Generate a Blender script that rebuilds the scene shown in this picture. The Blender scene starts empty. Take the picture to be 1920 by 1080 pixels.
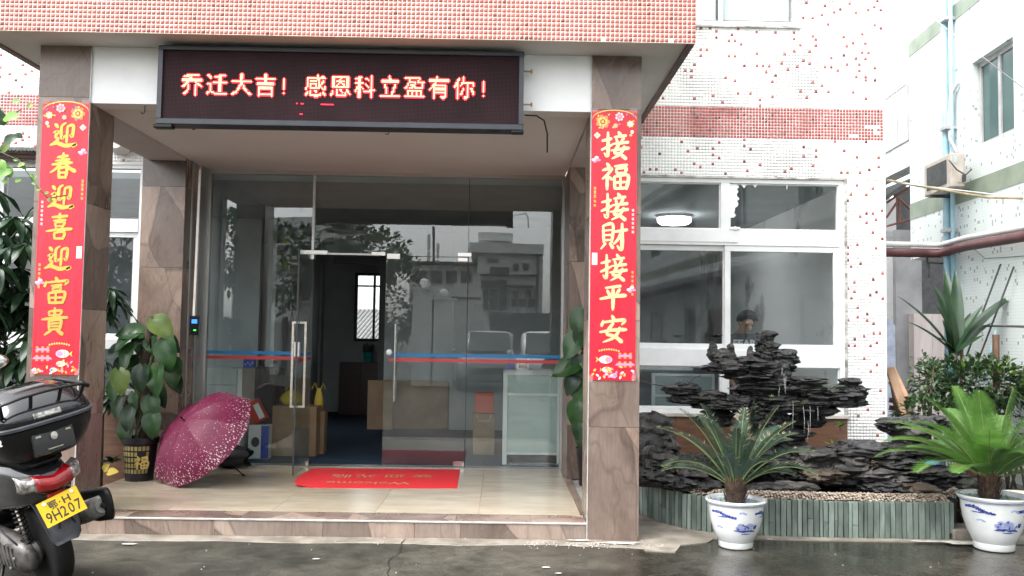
import bpy, math, random
import numpy as np
from mathutils import Vector, Matrix, noise as mnoise
PI = math.pi
scene = bpy.context.scene
C = scene.collection
# ------------------------------------------------------------------ camera, sky, sun, exposure
FOC = 1671.35
CAM = Vector((0.0, -6.6843, 1.5))
RV = Vector((0.99981484, -0.01194974, 0.01508288))
FV = Vector((0.01110503, 0.99843026, 0.05489715))
UV = Vector((-0.01571521, -0.05471949, 0.99837809))
cd = bpy.data.cameras.new('camera'); cam = bpy.data.objects.new('camera', cd); C.objects.link(cam)
cd.sensor_width = 36; cd.lens = FOC / 1920 * 36; cd.clip_end = 600; cd.clip_start = 0.05
M = Matrix((RV, UV, -FV)).transposed().to_4x4(); M.translation = CAM
cam.matrix_world = M
scene.camera = cam
w = bpy.data.worlds.new('World'); scene.world = w; w.use_nodes = True
nt = w.node_tree; nt.nodes.clear()
sky = nt.nodes.new('ShaderNodeTexSky'); sky.sky_type = 'NISHITA'; sky.sun_disc = False
SUN_EL, SUN_AZ = math.radians(60), math.radians(232)   # high, from the left and a little behind the camera
sky.sun_elevation = SUN_EL; sky.sun_rotation = SUN_AZ
sky.air_density = 1.0; sky.dust_density = 3.0
hs = nt.nodes.new('ShaderNodeHueSaturation'); hs.inputs['Saturation'].default_value = 0.13
bg = nt.nodes.new('ShaderNodeBackground'); bg.inputs['Strength'].default_value = 0.15
wo = nt.nodes.new('ShaderNodeOutputWorld')
nt.links.new(sky.outputs[0], hs.inputs['Color']); nt.links.new(hs.outputs[0], bg.inputs['Color']); nt.links.new(bg.outputs[0], wo.inputs['Surface'])
sd = bpy.data.lights.new('sun', 'SUN'); sd.energy = 0.6; sd.angle = math.radians(35); sd.color = (1, 0.97, 0.93)
so = bpy.data.objects.new('sun', sd); C.objects.link(so)
sdir = Vector((math.sin(SUN_AZ) * math.cos(SUN_EL), math.cos(SUN_AZ) * math.cos(SUN_EL), math.sin(SUN_EL)))
so.rotation_euler = sdir.to_track_quat('Z', 'Y').to_euler(); so.location = (-6, -8, 12)
vs = scene.view_settings; vs.view_transform = 'Standard'; vs.look = 'None'; vs.gamma = 1; vs.use_curve_mapping = False
vs.exposure = 2.2
scene.render.engine = 'CYCLES'
cy = scene.cycles
cy.use_denoising = True
cy.max_bounces = 8; cy.diffuse_bounces = 4; cy.glossy_bounces = 4; cy.transparent_max_bounces = 16; cy.transmission_bounces = 4
cy.caustics_reflective = False; cy.caustics_refractive = False
cy.sample_clamp_indirect = 8

def at(u, v, Y=None, Z=None, X=None):
    """photo pixel (1920 wide) -> the world point on a plane at real depth Y (or height Z, or X)"""
    d = FV + RV * ((u - 960) / FOC) - UV * ((v - 540) / FOC)
    if Y is not None: t = (Y - CAM.y) / d.y
    elif Z is not None: t = (Z - CAM.z) / d.z
    else: t = (X - CAM.x) / d.x
    return CAM + d * t

# ------------------------------------------------------------------ materials
MATS = {}
def _new(name):
    m = bpy.data.materials.new(name); m.use_nodes = True
    nt = m.node_tree; b = nt.nodes['Principled BSDF']
    MATS[name] = m
    return m, nt, b
def N(nt, t, **kw):
    n = nt.nodes.new(t)
    for k, v in kw.items():
        if k in n.inputs: n.inputs[k].default_value = v
        else: setattr(n, k, v)
    return n
def c4(c): return (c[0], c[1], c[2], 1.0)
def coords(nt, space='world', scale=(1, 1, 1), rnd=0.0):
    if space == 'world':
        g = nt.nodes.new('ShaderNodeNewGeometry').outputs['Position']
    else:
        g = nt.nodes.new('ShaderNodeTexCoord').outputs['Object']
    mp = nt.nodes.new('ShaderNodeMapping'); mp.inputs['Scale'].default_value = scale
    nt.links.new(g, mp.inputs['Vector'])
    if rnd:
        oi = nt.nodes.new('ShaderNodeObjectInfo')
        mu = N(nt, 'ShaderNodeMath', operation='MULTIPLY'); mu.inputs[1].default_value = rnd
        nt.links.new(oi.outputs['Random'], mu.inputs[0])
        cb = nt.nodes.new('ShaderNodeCombineXYZ')
        for i in range(3): nt.links.new(mu.outputs[0], cb.inputs[i])
        nt.links.new(cb.outputs[0], mp.inputs['Location'])
    return mp.outputs['Vector']
def ramp(nt, src, stops):
    r = nt.nodes.new('ShaderNodeValToRGB'); e = r.color_ramp.elements
    while len(e) < len(stops): e.new(0.5)
    for i, (p, c) in enumerate(stops): e[i].position = p; e[i].color = c4(c) if not isinstance(c, (int, float)) else (c, c, c, 1)
    nt.links.new(src, r.inputs[0]); return r.outputs[0]
def mixc(nt, fac, a, b, mode='MIX'):
    m = nt.nodes.new('ShaderNodeMix'); m.data_type = 'RGBA'; m.blend_type = mode
    for s, v in ((m.inputs[0], fac), (m.inputs[6], a), (m.inputs[7], b)):
        if hasattr(v, 'links') or hasattr(v, 'is_linked'): nt.links.new(v, s)
        elif isinstance(v, (int, float)): s.default_value = v
        else: s.default_value = c4(v)
    return m.outputs[2]
def noi(nt, vec, scale, detail=4, rough=0.55, dist=0.0):
    n = N(nt, 'ShaderNodeTexNoise', Scale=scale, Detail=detail, Roughness=rough, Distortion=dist)
    nt.links.new(vec, n.inputs['Vector']); return n.outputs['Fac']
def mth(nt, op, a, b=None, clamp=False):
    n = nt.nodes.new('ShaderNodeMath'); n.operation = op; n.use_clamp = clamp
    for i, v in enumerate((a, b)):
        if v is None: continue
        if isinstance(v, (int, float)): n.inputs[i].default_value = v
        else: nt.links.new(v, n.inputs[i])
    return n.outputs[0]
def bump(nt, b, h, strength=0.3, dist=0.01):
    bn = N(nt, 'ShaderNodeBump', Strength=strength, Distance=dist)
    nt.links.new(h, bn.inputs['Height']); nt.links.new(bn.outputs[0], b.inputs['Normal'])
def pm(name, c1, c2=None, scale=8, rough=0.6, metal=0.0, bmp=0.0, bscale=None, stretch=(1, 1, 1), space='world', rnd=0.0, detail=5, lo=0.35, hi=0.65, spec=None, rvar=0.0, objvar=0.0, coat=0.0, bdist=0.01, trans=0.0):
    """noise-mixed principled material; objvar = brightness change from object to object"""
    m, nt, b = _new(name)
    vec = coords(nt, space, stretch, rnd)
    f = noi(nt, vec, scale, detail)
    col = ramp(nt, f, [(lo, c1), (hi, c2 or c1)])
    if objvar:
        oi = nt.nodes.new('ShaderNodeObjectInfo')
        k = mth(nt, 'ADD', mth(nt, 'MULTIPLY', oi.outputs['Random'], 2 * objvar), 1 - objvar)
        cb = nt.nodes.new('ShaderNodeCombineColor')
        for i in range(3): nt.links.new(k, cb.inputs[i])
        col = mixc(nt, 1.0, col, cb.outputs[0], 'MULTIPLY')
    nt.links.new(col, b.inputs['Base Color'])
    b.inputs['Roughness'].default_value = rough; b.inputs['Metallic'].default_value = metal
    if spec is not None: b.inputs['Specular IOR Level'].default_value = spec
    if coat: b.inputs['Coat Weight'].default_value = coat; b.inputs['Coat Roughness'].default_value = 0.08
    if trans: b.inputs['Subsurface Weight'].default_value = 0
    if rvar:
        r = mth(nt, 'ADD', mth(nt, 'MULTIPLY', noi(nt, vec, scale * 1.7, 3), 2 * rvar), rough - rvar, True)
        nt.links.new(r, b.inputs['Roughness'])
    if bmp:
        h = noi(nt, vec, bscale or scale * 4, 5, 0.6)
        bump(nt, b, h, bmp, bdist)
    return m
def emis(name, col, s):
    m, nt, b = _new(name)
    b.inputs['Base Color'].default_value = c4(col); b.inputs['Emission Color'].default_value = c4(col); b.inputs['Emission Strength'].default_value = s
    b.inputs['Roughness'].default_value = 0.5
    return m
def leafmat(name, c1, c2, rough=0.4, vein=True, scale=9, tl=0.25):
    m, nt, b = _new(name)
    vec = coords(nt, 'world', (1, 1, 1), 7.0)
    f = noi(nt, vec, scale, 4)
    col = ramp(nt, f, [(0.3, c1), (0.7, c2)])
    oi = nt.nodes.new('ShaderNodeObjectInfo')
    k = mth(nt, 'ADD', mth(nt, 'MULTIPLY', oi.outputs['Random'], 0.5), 0.75)
    cb = nt.nodes.new('ShaderNodeCombineColor')
    for i in range(3): nt.links.new(k, cb.inputs[i])
    col = mixc(nt, 1.0, col, cb.outputs[0], 'MULTIPLY')
    nt.links.new(col, b.inputs['Base Color']); b.inputs['Roughness'].default_value = rough
    bump(nt, b, noi(nt, vec, scale * 5, 3), 0.25, 0.004)
    tr = nt.nodes.new('ShaderNodeBsdfTranslucent'); nt.links.new(col, tr.inputs['Color'])
    mx = nt.nodes.new('ShaderNodeMixShader'); mx.inputs[0].default_value = tl
    out = nt.nodes['Material Output']
    nt.links.new(b.outputs[0], mx.inputs[1]); nt.links.new(tr.outputs[0], mx.inputs[2]); nt.links.new(mx.outputs[0], out.inputs['Surface'])
    return m
def glassmat(name, tint=(0.93, 0.97, 0.96), gain=0.8, dirt=0.03):
    m, nt, b = _new(name); nt.nodes.remove(b)
    out = nt.nodes['Material Output']
    lw = N(nt, 'ShaderNodeLayerWeight', Blend=0.5)
    f = mth(nt, 'ADD', mth(nt, 'MULTIPLY', mth(nt, 'POWER', lw.outputs['Facing'], 5.0), 0.95), 0.045 * gain, True)
    t = nt.nodes.new('ShaderNodeBsdfTransparent'); t.inputs[0].default_value = c4(tint)
    g = nt.nodes.new('ShaderNodeBsdfGlossy'); g.inputs['Roughness'].default_value = 0.0
    vec = coords(nt, 'world', (1, 1, 1))
    bn = N(nt, 'ShaderNodeBump', Strength=0.02, Distance=0.02)
    nt.links.new(noi(nt, vec, 1.6, 1), bn.inputs['Height']); nt.links.new(bn.outputs[0], g.inputs['Normal'])
    mx = nt.nodes.new('ShaderNodeMixShader'); nt.links.new(f, mx.inputs[0]); nt.links.new(t.outputs[0], mx.inputs[1]); nt.links.new(g.outputs[0], mx.inputs[2])
    d = nt.nodes.new('ShaderNodeBsdfDiffuse'); d.inputs[0].default_value = (0.6, 0.62, 0.6, 1)
    mx2 = nt.nodes.new('ShaderNodeMixShader')
    fd = mth(nt, 'MULTIPLY', ramp(nt, noi(nt, vec, 5, 5), [(0.45, 0.2), (0.75, 1.0)]), dirt)
    nt.links.new(fd, mx2.inputs[0]); nt.links.new(mx.outputs[0], mx2.inputs[1]); nt.links.new(d.outputs[0], mx2.inputs[2])
    nt.links.new(mx2.outputs[0], out.inputs['Surface'])
    return m

# marble cladding: brown-grey with pale and dark drifts, thin veins; every slab gets its own piece of stone
def marble(name, dark, mid, light, rnd=37.0, rough=0.22, sc=1.0):
    m, nt, b = _new(name)
    vec = coords(nt, 'world', (1, 1, 0.55), rnd)
    warp = N(nt, 'ShaderNodeTexNoise', Scale=1.6 * sc, Detail=3); nt.links.new(vec, warp.inputs['Vector'])
    wv = mixc(nt, 0.5, vec, warp.outputs['Color'])
    f = noi(nt, wv, 3.2 * sc, 6, 0.62)
    col = ramp(nt, f, [(0.28, dark), (0.47, mid), (0.7, light)])
    vo = N(nt, 'ShaderNodeTexVoronoi', Scale=3.2 * sc, feature='DISTANCE_TO_EDGE'); nt.links.new(wv, vo.inputs['Vector'])
    vein = ramp(nt, vo.outputs['Distance'], [(0.0, 1.0), (0.02, 0.0)])
    col = mixc(nt, mth(nt, 'MULTIPLY', vein, mth(nt, 'MULTIPLY', f, 0.5)), col, [c * 0.6 for c in dark])
    rt = N(nt, 'ShaderNodeVectorRotate', rotation_type='EULER_XYZ'); rt.inputs['Rotation'].default_value = (0, 0.85, 0); nt.links.new(mixc(nt, 0.12, vec, warp.outputs['Color']), rt.inputs['Vector'])
    mp2 = nt.nodes.new('ShaderNodeMapping'); mp2.inputs['Scale'].default_value = (2.3, 2.3, .8); nt.links.new(rt.outputs[0], mp2.inputs['Vector'])
    vo2 = N(nt, 'ShaderNodeTexVoronoi', Scale=1.35 * sc, feature='F1'); nt.links.new(mp2.outputs[0], vo2.inputs['Vector'])
    sxx = nt.nodes.new('ShaderNodeSeparateColor'); nt.links.new(vo2.outputs['Color'], sxx.inputs[0])
    blk = ramp(nt, sxx.outputs[0], [(0.25, (.60, .58, .58)), (0.5, (.95, .94, .93)), (0.8, (1.28, 1.24, 1.2))])
    col = mixc(nt, 0.85, col, blk, 'MULTIPLY')
    vo3 = N(nt, 'ShaderNodeTexVoronoi', Scale=1.35 * sc, feature='DISTANCE_TO_EDGE'); nt.links.new(mp2.outputs[0], vo3.inputs['Vector'])
    col = mixc(nt, ramp(nt, vo3.outputs['Distance'], [(0.0, .45), (0.018, 0.0)]), col, (.05, .035, .03))
    fine = noi(nt, coords(nt, 'world', (9, 9, 1.2), rnd), 7, 5, 0.7)
    col = mixc(nt, 0.45, col, ramp(nt, fine, [(0.3, 0.6), (0.7, 1.35)]), 'MULTIPLY')
    nt.links.new(col, b.inputs['Base Color']); b.inputs['Roughness'].default_value = rough
    nt.links.new(mth(nt, 'ADD', mth(nt, 'MULTIPLY', f, 0.3), rough - 0.08), b.inputs['Roughness'])
    bump(nt, b, fine, 0.08, 0.003)
    return m
marble('marble', (0.105, 0.074, 0.060), (0.225, 0.165, 0.135), (0.36, 0.28, 0.235))
marble('marble_pale', (0.15, 0.115, 0.095), (0.25, 0.195, 0.165), (0.34, 0.28, 0.24), rough=0.22)
pm('platform_tile', (0.38, 0.32, 0.235), (0.49, 0.425, 0.325), scale=2.2, rough=0.22, rvar=0.1, stretch=(1, 2.5, 1), bmp=0.03, rnd=9.0, objvar=0.05)
pm('grout', (0.30, 0.28, 0.25), (0.4, 0.38, 0.35), scale=20, rough=0.9)
pm('mosaic_grout', (0.70, 0.62, 0.50), (0.82, 0.78, 0.68), scale=3, rough=0.9)
pm('mosaic_grout_white', (0.28, 0.29, 0.29), (0.88, 0.88, 0.87), scale=.9, rough=0.9, lo=0.40, hi=0.48)
def tilemat(name, c, var=0.25, rough=0.25):
    m, nt, b = _new(name)
    vec = coords(nt, 'world', (31.9, 31.9, 31.9))
    wn = nt.nodes.new('ShaderNodeTexWhiteNoise')
    sn = N(nt, 'ShaderNodeVectorMath', operation='FLOOR'); nt.links.new(vec, sn.inputs[0]); nt.links.new(sn.outputs[0], wn.inputs['Vector'])
    k = mth(nt, 'ADD', mth(nt, 'MULTIPLY', wn.outputs['Value'], 2 * var), 1 - var)
    cb = nt.nodes.new('ShaderNodeCombineColor')
    for i in range(3): nt.links.new(k, cb.inputs[i])
    big = ramp(nt, noi(nt, coords(nt), 1.3, 4), [(0.3, 0.86), (0.7, 1.08)])
    col = mixc(nt, 1.0, mixc(nt, 1.0, c, cb.outputs[0], 'MULTIPLY'), big, 'MULTIPLY')
    nt.links.new(col, b.inputs['Base Color']); b.inputs['Roughness'].default_value = rough
    return m
tilemat('tile_red', (0.40, 0.105, 0.09), 0.15)
tilemat('tile_darkred', (0.22, 0.05, 0.045), 0.4)
tilemat('tile_white', (0.84, 0.84, 0.82), 0.03, 0.3)
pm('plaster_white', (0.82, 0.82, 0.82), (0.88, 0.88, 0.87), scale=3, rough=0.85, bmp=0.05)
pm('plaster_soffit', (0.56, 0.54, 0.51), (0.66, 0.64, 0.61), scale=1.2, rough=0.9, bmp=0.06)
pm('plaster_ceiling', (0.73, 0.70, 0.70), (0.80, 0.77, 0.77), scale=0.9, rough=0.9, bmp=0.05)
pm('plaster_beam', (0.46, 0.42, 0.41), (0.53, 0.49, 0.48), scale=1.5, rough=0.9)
pm('brown_trim', (0.10, 0.055, 0.045), (0.14, 0.08, 0.07), rough=0.6)
pm('white_trim', (0.42, 0.41, 0.39), (.58, .57, .55), scale=12, rough=0.4)
pm('window_white', (0.70, 0.71, 0.71), (0.80, 0.81, 0.81), scale=4, rough=0.35)
pm('alu', (0.42, 0.41, 0.40), (0.52, 0.51, 0.50), scale=30, rough=0.35, metal=0.9, stretch=(1, 1, 0.05))
pm('steel', (0.62, 0.60, 0.57), rough=0.22, metal=1.0)
pm('steel_worn', (0.50, 0.45, 0.38), (0.68, 0.64, 0.57), scale=25, rough=0.35, metal=0.9)
pm('rubber', (0.006, 0.006, 0.006), (0.014, 0.014, 0.014), rough=0.75, spec=.25)
pm('black_plastic', (0.005, 0.005, 0.006), (0.010, 0.010, 0.011), rough=0.45, spec=.3, scale=60, bmp=0.05, bscale=400)
pm('black_gloss', (0.010, 0.010, 0.012), rough=0.12, coat=0.6)
pm('grey_plastic', (0.06, 0.063, 0.075), (0.085, 0.088, 0.10), rough=0.5, spec=.3, scale=20)
glassmat('glass', gain=1.7)
glassmat('window_glass', tint=(0.92, 0.95, 0.95), gain=0.8, dirt=0.03)
# ------------------------------------------------------------------ mesh helpers
ORG = {}     # root thing -> world origin its meshes are relative to
def root_org(p):
    while p is not None and p.parent is not None: p = p.parent
    return ORG.get(p.name, Vector((0, 0, 0))) if p is not None else Vector((0, 0, 0))
def tag(o, label=None, cat=None, group=None, kind=None):
    if label: o['label'] = label
    if cat: o['category'] = cat
    if group: o['group'] = group
    if kind: o['kind'] = kind
    return o
def thing(name, label, cat, loc=(0, 0, 0), group=None, rot=None):
    o = bpy.data.objects.new(name, None); C.objects.link(o); o.location = loc; o.empty_display_size = 0.1
    if rot is not None: o.rotation_euler = rot
    ORG[o.name] = Vector(loc)
    return tag(o, label, cat, group)
class MB:
    def __init__(s): s.v = []; s.f = []; s.m = []; s.cur = 0
    def add(s, vs, fs, mat=None):
        n = len(s.v); s.v.extend([tuple(p) for p in vs]); s.f.extend([tuple(i + n for i in f) for f in fs])
        s.m.extend([s.cur if mat is None else mat] * len(fs)); return s
    def box(s, x0, x1, y0, y1, z0, z1, b=0.0, mat=None):
        if x1 < x0: x0, x1 = x1, x0
        if y1 < y0: y0, y1 = y1, y0
        if z1 < z0: z0, z1 = z1, z0
        if b <= 0:
            return s.add([(x0, y0, z0), (x1, y0, z0), (x1, y1, z0), (x0, y1, z0), (x0, y0, z1), (x1, y0, z1), (x1, y1, z1), (x0, y1, z1)],
                  [(0, 3, 2, 1), (4, 5, 6, 7), (0, 1, 5, 4), (1, 2, 6, 5), (2, 3, 7, 6), (3, 0, 4, 7)], mat)
        b = min(b, (x1 - x0) * .45, (y1 - y0) * .45, (z1 - z0) * .45)
        def ring(z, i):   # 8-gon ring with chamfered corners inset i
            a = (x0 + i, x1 - i, y0 + i, y1 - i); c = b if i == 0 else 0.0001
            return [(a[0] + c, a[2], z), (a[1] - c, a[2], z), (a[1], a[2] + c, z), (a[1], a[3] - c, z), (a[1] - c, a[3], z), (a[0] + c, a[3], z), (a[0], a[3] - c, z), (a[0], a[2] + c, z)]
        rs = ring(z0, b) + ring(z0 + b, 0) + ring(z1 - b, 0) + ring(z1, b)
        fs = [tuple(range(7, -1, -1)), tuple(range(24, 32))]
        for k in range(3):
            for i in range(8):
                j = (i + 1) % 8; fs.append((k * 8 + i, k * 8 + j, k * 8 + 8 + j, k * 8 + 8 + i))
        return s.add(rs, fs, mat)
    def obox(s, c, ax, ay, az, hx, hy, hz, mat=None):
        c, ax, ay, az = map(Vector, (c, ax, ay, az)); vs = []
        for k in (-1, 1):
            for (i, j) in ((-1, -1), (1, -1), (1, 1), (-1, 1)): vs.append(c + ax * hx * i + ay * hy * j + az * hz * k)
        return s.add(vs, [(0, 3, 2, 1), (4, 5, 6, 7), (0, 1, 5, 4), (1, 2, 6, 5), (2, 3, 7, 6), (3, 0, 4, 7)], mat)
    def prism(s, pts, d, mat=None):
        """closed polygon of 3-D points pushed along vector d"""
        n = len(pts); a = [Vector(p) for p in pts]; d = Vector(d)
        fs = [tuple(range(n - 1, -1, -1)), tuple(range(n, 2 * n))] + [(i, (i + 1) % n, n + (i + 1) % n, n + i) for i in range(n)]
        return s.add(a + [p + d for p in a], fs, mat)
    def tube(s, pts, r, n=8, mat=None, cap=True, flat=1.0):
        pts = [Vector(p) for p in pts]; m = len(pts)
        rr = r if isinstance(r, (list, tuple)) else [r] * m
        vs = []; fs = []; up = None
        for i, p in enumerate(pts):
            t = (pts[min(i + 1, m - 1)] - pts[max(i - 1, 0)])
            t = t.normalized() if t.length > 1e-9 else Vector((0, 0, 1))
            if up is None: up = Vector((0, 0, 1)) if abs(t.z) < 0.9 else Vector((1, 0, 0))
            a = t.cross(up)
            a = a.normalized() if a.length > 1e-6 else Vector((1, 0, 0))
            b = a.cross(t).normalized(); up = b
            for k in range(n):
                th = 2 * PI * k / n; vs.append(p + a * math.cos(th) * rr[i] + b * math.sin(th) * rr[i] * flat)
        for i in range(m - 1):
            for k in range(n):
                j = (k + 1) % n; fs.append((i * n + k, i * n + j, (i + 1) * n + j, (i + 1) * n + k))
        if cap: fs += [tuple(range(n - 1, -1, -1)), tuple((m - 1) * n + k for k in range(n))]
        return s.add(vs, fs, mat)
    def lathe(s, prof, c=(0, 0, 0), n=24, mat=None, axis='z'):
        vs = []; fs = []; c = Vector(c)
        for (r, h) in prof:
            for k in range(n):
                th = 2 * PI * k / n; x, y = r * math.cos(th), r * math.sin(th)
                vs.append(c + (Vector((x, y, h)) if axis == 'z' else (Vector((x, h, y)) if axis == 'y' else Vector((h, x, y)))))
        for i in range(len(prof) - 1):
            for k in range(n):
                j = (k + 1) % n
                f = (i * n + k, i * n + j, (i + 1) * n + j, (i + 1) * n + k)
                fs.append(f if axis != 'y' else f[::-1])
        if prof[0][0] > 1e-5: fs.append(tuple(range(n - 1, -1, -1)))
        if prof[-1][0] > 1e-5: fs.append(tuple((len(prof) - 1) * n + k for k in range(n)))
        return s.add(vs, fs, mat)
    def sphere(s, c, r, n=12, m=8, sc=(1, 1, 1), mat=None):
        vs = []; fs = []
        for i in range(m + 1):
            ph = PI * i / m
            for k in range(n):
                th = 2 * PI * k / n
                vs.append((c[0] + r * sc[0] * math.sin(ph) * math.cos(th), c[1] + r * sc[1] * math.sin(ph) * math.sin(th), c[2] - r * sc[2] * math.cos(ph)))
        for i in range(m):
            for k in range(n):
                j = (k + 1) % n; fs.append((i * n + k, i * n + j, (i + 1) * n + j, (i + 1) * n + k))
        return s.add(vs, fs, mat)
    def quad(s, a, b, c, d, mat=None): return s.add([a, b, c, d], [(0, 1, 2, 3)], mat)
    def xf(s, M):
        s.v = [tuple(M @ Vector(p)) for p in s.v]; return s
    def build(s, name, mats, parent=None, smooth=False, local=False, label=None, **kw):
        if not isinstance(mats, (list, tuple)): mats = [mats]
        o_ = Vector((0, 0, 0)) if local else root_org(parent)
        me = bpy.data.meshes.new(name)
        me.from_pydata([(x - o_.x, y - o_.y, z - o_.z) for x, y, z in s.v], [], s.f)
        for m in mats: me.materials.append(MATS[m])
        me.polygons.foreach_set('material_index', s.m)
        if smooth:
            me.polygons.foreach_set('use_smooth', [True] * len(me.polygons))
            if smooth != 'all': me.set_sharp_from_angle(angle=math.radians(40))
        me.update()
        o = bpy.data.objects.new(name, me); C.objects.link(o)
        if parent is not None: o.parent = parent
        tag(o, label, **kw)
        return o
def B(name, mats, parent, *a, b=0.0, label=None, **kw):
    return MB().box(*a, b=b).build(name, mats, parent, label=label, **kw)
def inst(name, me, parent, mat4, label=None):
    """another object on shared mesh data; mat4 in the world for a thing placed without rotation"""
    o = bpy.data.objects.new(name, me); C.objects.link(o)
    if parent is not None:
        o.parent = parent; mat4 = Matrix.Translation(-root_org(parent)) @ mat4
    o.matrix_basis = mat4
    if label: o['label'] = label
    return o
def mesh_only(mb, name, mats, smooth=False):
    o = mb.build(name, mats, smooth=smooth); me = o.data; bpy.data.objects.remove(o); return me
UNIT = {}
def unit_box(mat, bevel=0.0):
    k = (mat, bevel)
    if k not in UNIT:
        UNIT[k] = mesh_only(MB().box(-.5, .5, -.5, .5, -.5, .5, b=bevel), 'slab', mat)
    return UNIT[k]
def slab(name, mat, parent, x0, x1, y0, y1, z0, z1, bevel=0.0, label=None):
    M = Matrix.Translation(((x0 + x1) / 2, (y0 + y1) / 2, (z0 + z1) / 2)) @ Matrix.Diagonal((x1 - x0, y1 - y0, z1 - z0, 1))
    return inst(name, unit_box(mat, bevel), parent, M, label)
def mosaic(name, parent, P0, U, V, Nn, nu, nv, pitch, matf, keep, mats, gap=0.0050, depth=0.0018, seed=1, label=None):
    """small raised glazed tiles over a grout face, joined (too many and too small to pick apart)"""
    rs = np.random.RandomState(seed)
    P0, U, V, Nn = [np.array(a, float) for a in (P0, U, V, Nn)]
    iu, iv = np.meshgrid(np.arange(nu), np.arange(nv)); iu = iu.ravel(); iv = iv.ravel()
    k = keep(iu, iv); iu = iu[k]; iv = iv[k]; mi = matf(iu, iv, rs)
    n = len(iu); h = (pitch - gap) / 2; cu = (iu + .5) * pitch; cv = (iv + .5) * pitch
    cu = cu + rs.uniform(-.0006, .0006, n); cv = cv + rs.uniform(-.0006, .0006, n)
    vs = []
    for (lev, ins) in ((0.0, 0.0), (depth, 0.0012)):
        for (su, sv) in ((-1, -1), (1, -1), (1, 1), (-1, 1)):
            d = lev + (rs.uniform(-.0004, .0004, n) if lev else 0)
            p = P0 + np.outer(cu + su * (h - ins), U) + np.outer(cv + sv * (h - ins), V) + np.outer(np.ones(n) * d, Nn)
            vs.append(p)
    vs = np.stack(vs, 1).reshape(-1, 3)
    base = np.arange(n)[:, None] * 8
    fq = np.array([[4, 5, 6, 7], [0, 1, 5, 4], [1, 2, 6, 5], [2, 3, 7, 6], [3, 0, 4, 7]])
    if np.dot(np.cross(U, V), Nn) < 0: fq = fq[:, ::-1]
    fs = (base[:, :, None] + fq[None]).reshape(-1, 4)
    o_ = np.array(root_org(parent)); vs = vs - o_
    me = bpy.data.meshes.new(name); me.vertices.add(len(vs)); me.vertices.foreach_set('co', vs.astype(np.float32).ravel())
    me.loops.add(fs.size); me.loops.foreach_set('vertex_index', fs.astype(np.int32).ravel())
    me.polygons.add(len(fs)); me.polygons.foreach_set('loop_start', np.arange(0, fs.size, 4, dtype=np.int32))
    for m in mats: me.materials.append(MATS[m])
    me.polygons.foreach_set('material_index', np.repeat(mi, 5).astype(np.int32))
    me.update(calc_edges=True); me.validate()
    o = bpy.data.objects.new(name, me); C.objects.link(o)
    if parent is not None: o.parent = parent
    o['kind'] = 'stuff'
    if label: o['label'] = label
    return o

# ------------------------------------------------------------------ setting: ground, apron, platform
# measured planes: pillar fronts Y=0, wing walls Y=2.09, entrance glass Y=2.73
XL0, XL1, XR0, XR1 = -3.522, -3.136, 0.6565, 1.038
ZB, ZS, YW, YG, HP = 3.219, 3.653, 2.09, 2.73, 0.128
def asphalt():
    m, nt, b = _new('asphalt')
    vec = coords(nt)
    big = noi(nt, vec, 0.9, 5, 0.6); mid = noi(nt, vec, 5, 7, 0.7); fine = noi(nt, vec, 75, 4, 0.75)
    col = ramp(nt, big, [(0.36, (0.016, 0.016, 0.010)), (0.48, (0.040, 0.037, 0.027)), (0.62, (0.078, 0.070, 0.054))])
    col = mixc(nt, 0.85, col, ramp(nt, mid, [(0.35, 0.5), (0.65, 1.35)]), 'MULTIPLY')
    col = mixc(nt, 0.8, col, ramp(nt, fine, [(0.34, 0.35), (0.66, 1.7)]), 'MULTIPLY')
    sp = ramp(nt, noi(nt, vec, 60, 2), [(0.72, 0.0), (0.76, 1.0)])
    col = mixc(nt, mth(nt, 'MULTIPLY', sp, 0.35), col, (0.3, 0.29, 0.25))
    # rain-wet: darker and glossier towards the planter on the right
    sx = nt.nodes.new('ShaderNodeSeparateXYZ'); nt.links.new(coords(nt), sx.inputs[0])
    wet = mth(nt, 'ADD', mth(nt, 'MULTIPLY', sx.outputs['X'], 0.35), mth(nt, 'MULTIPLY', noi(nt, vec, 1.3, 4), 1.1))
    wet = ramp(nt, wet, [(0.62, 0.0), (1.0, 1.0)])
    col = mixc(nt, wet, col, mixc(nt, 1.0, col, (0.55, 0.55, 0.56), 'MULTIPLY'))
    nt.links.new(col, b.inputs['Base Color'])
    r = mth(nt, 'SUBTRACT', 0.62, mth(nt, 'MULTIPLY', wet, 0.5)); nt.links.new(mth(nt, 'ADD', r, mth(nt, 'MULTIPLY', ramp(nt, mid, [(.4, 0.0), (.62, 1.0)]), 0.28)), b.inputs['Roughness'])
    h = mth(nt, 'ADD', mth(nt, 'MULTIPLY', fine, 0.6), mth(nt, 'MULTIPLY', mid, 0.6))
    bn = N(nt, 'ShaderNodeBump', Distance=0.006); nt.links.new(h, bn.inputs['Height'])
    nt.links.new(mth(nt, 'SUBTRACT', 0.8, mth(nt, 'MULTIPLY', wet, 0.62)), bn.inputs['Strength']); nt.links.new(bn.outputs[0], b.inputs['Normal'])
asphalt()
pm('apron_concrete', (0.15, 0.13, 0.105), (0.30, 0.27, 0.23), scale=5, rough=0.6, rvar=0.2, bmp=0.25, bscale=60, detail=8)
pm('cement_splash', (0.35, 0.33, 0.29), (0.6, 0.58, 0.54), scale=14, rough=0.8, bmp=0.3)
# ground: one sheet to the horizon
mb = MB(); mb.quad((-150, -150, 0), (150, -150, 0), (150, 150, 0), (-150, 150, 0))
tag(mb.build('ground', 'asphalt'), kind='structure')
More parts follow.
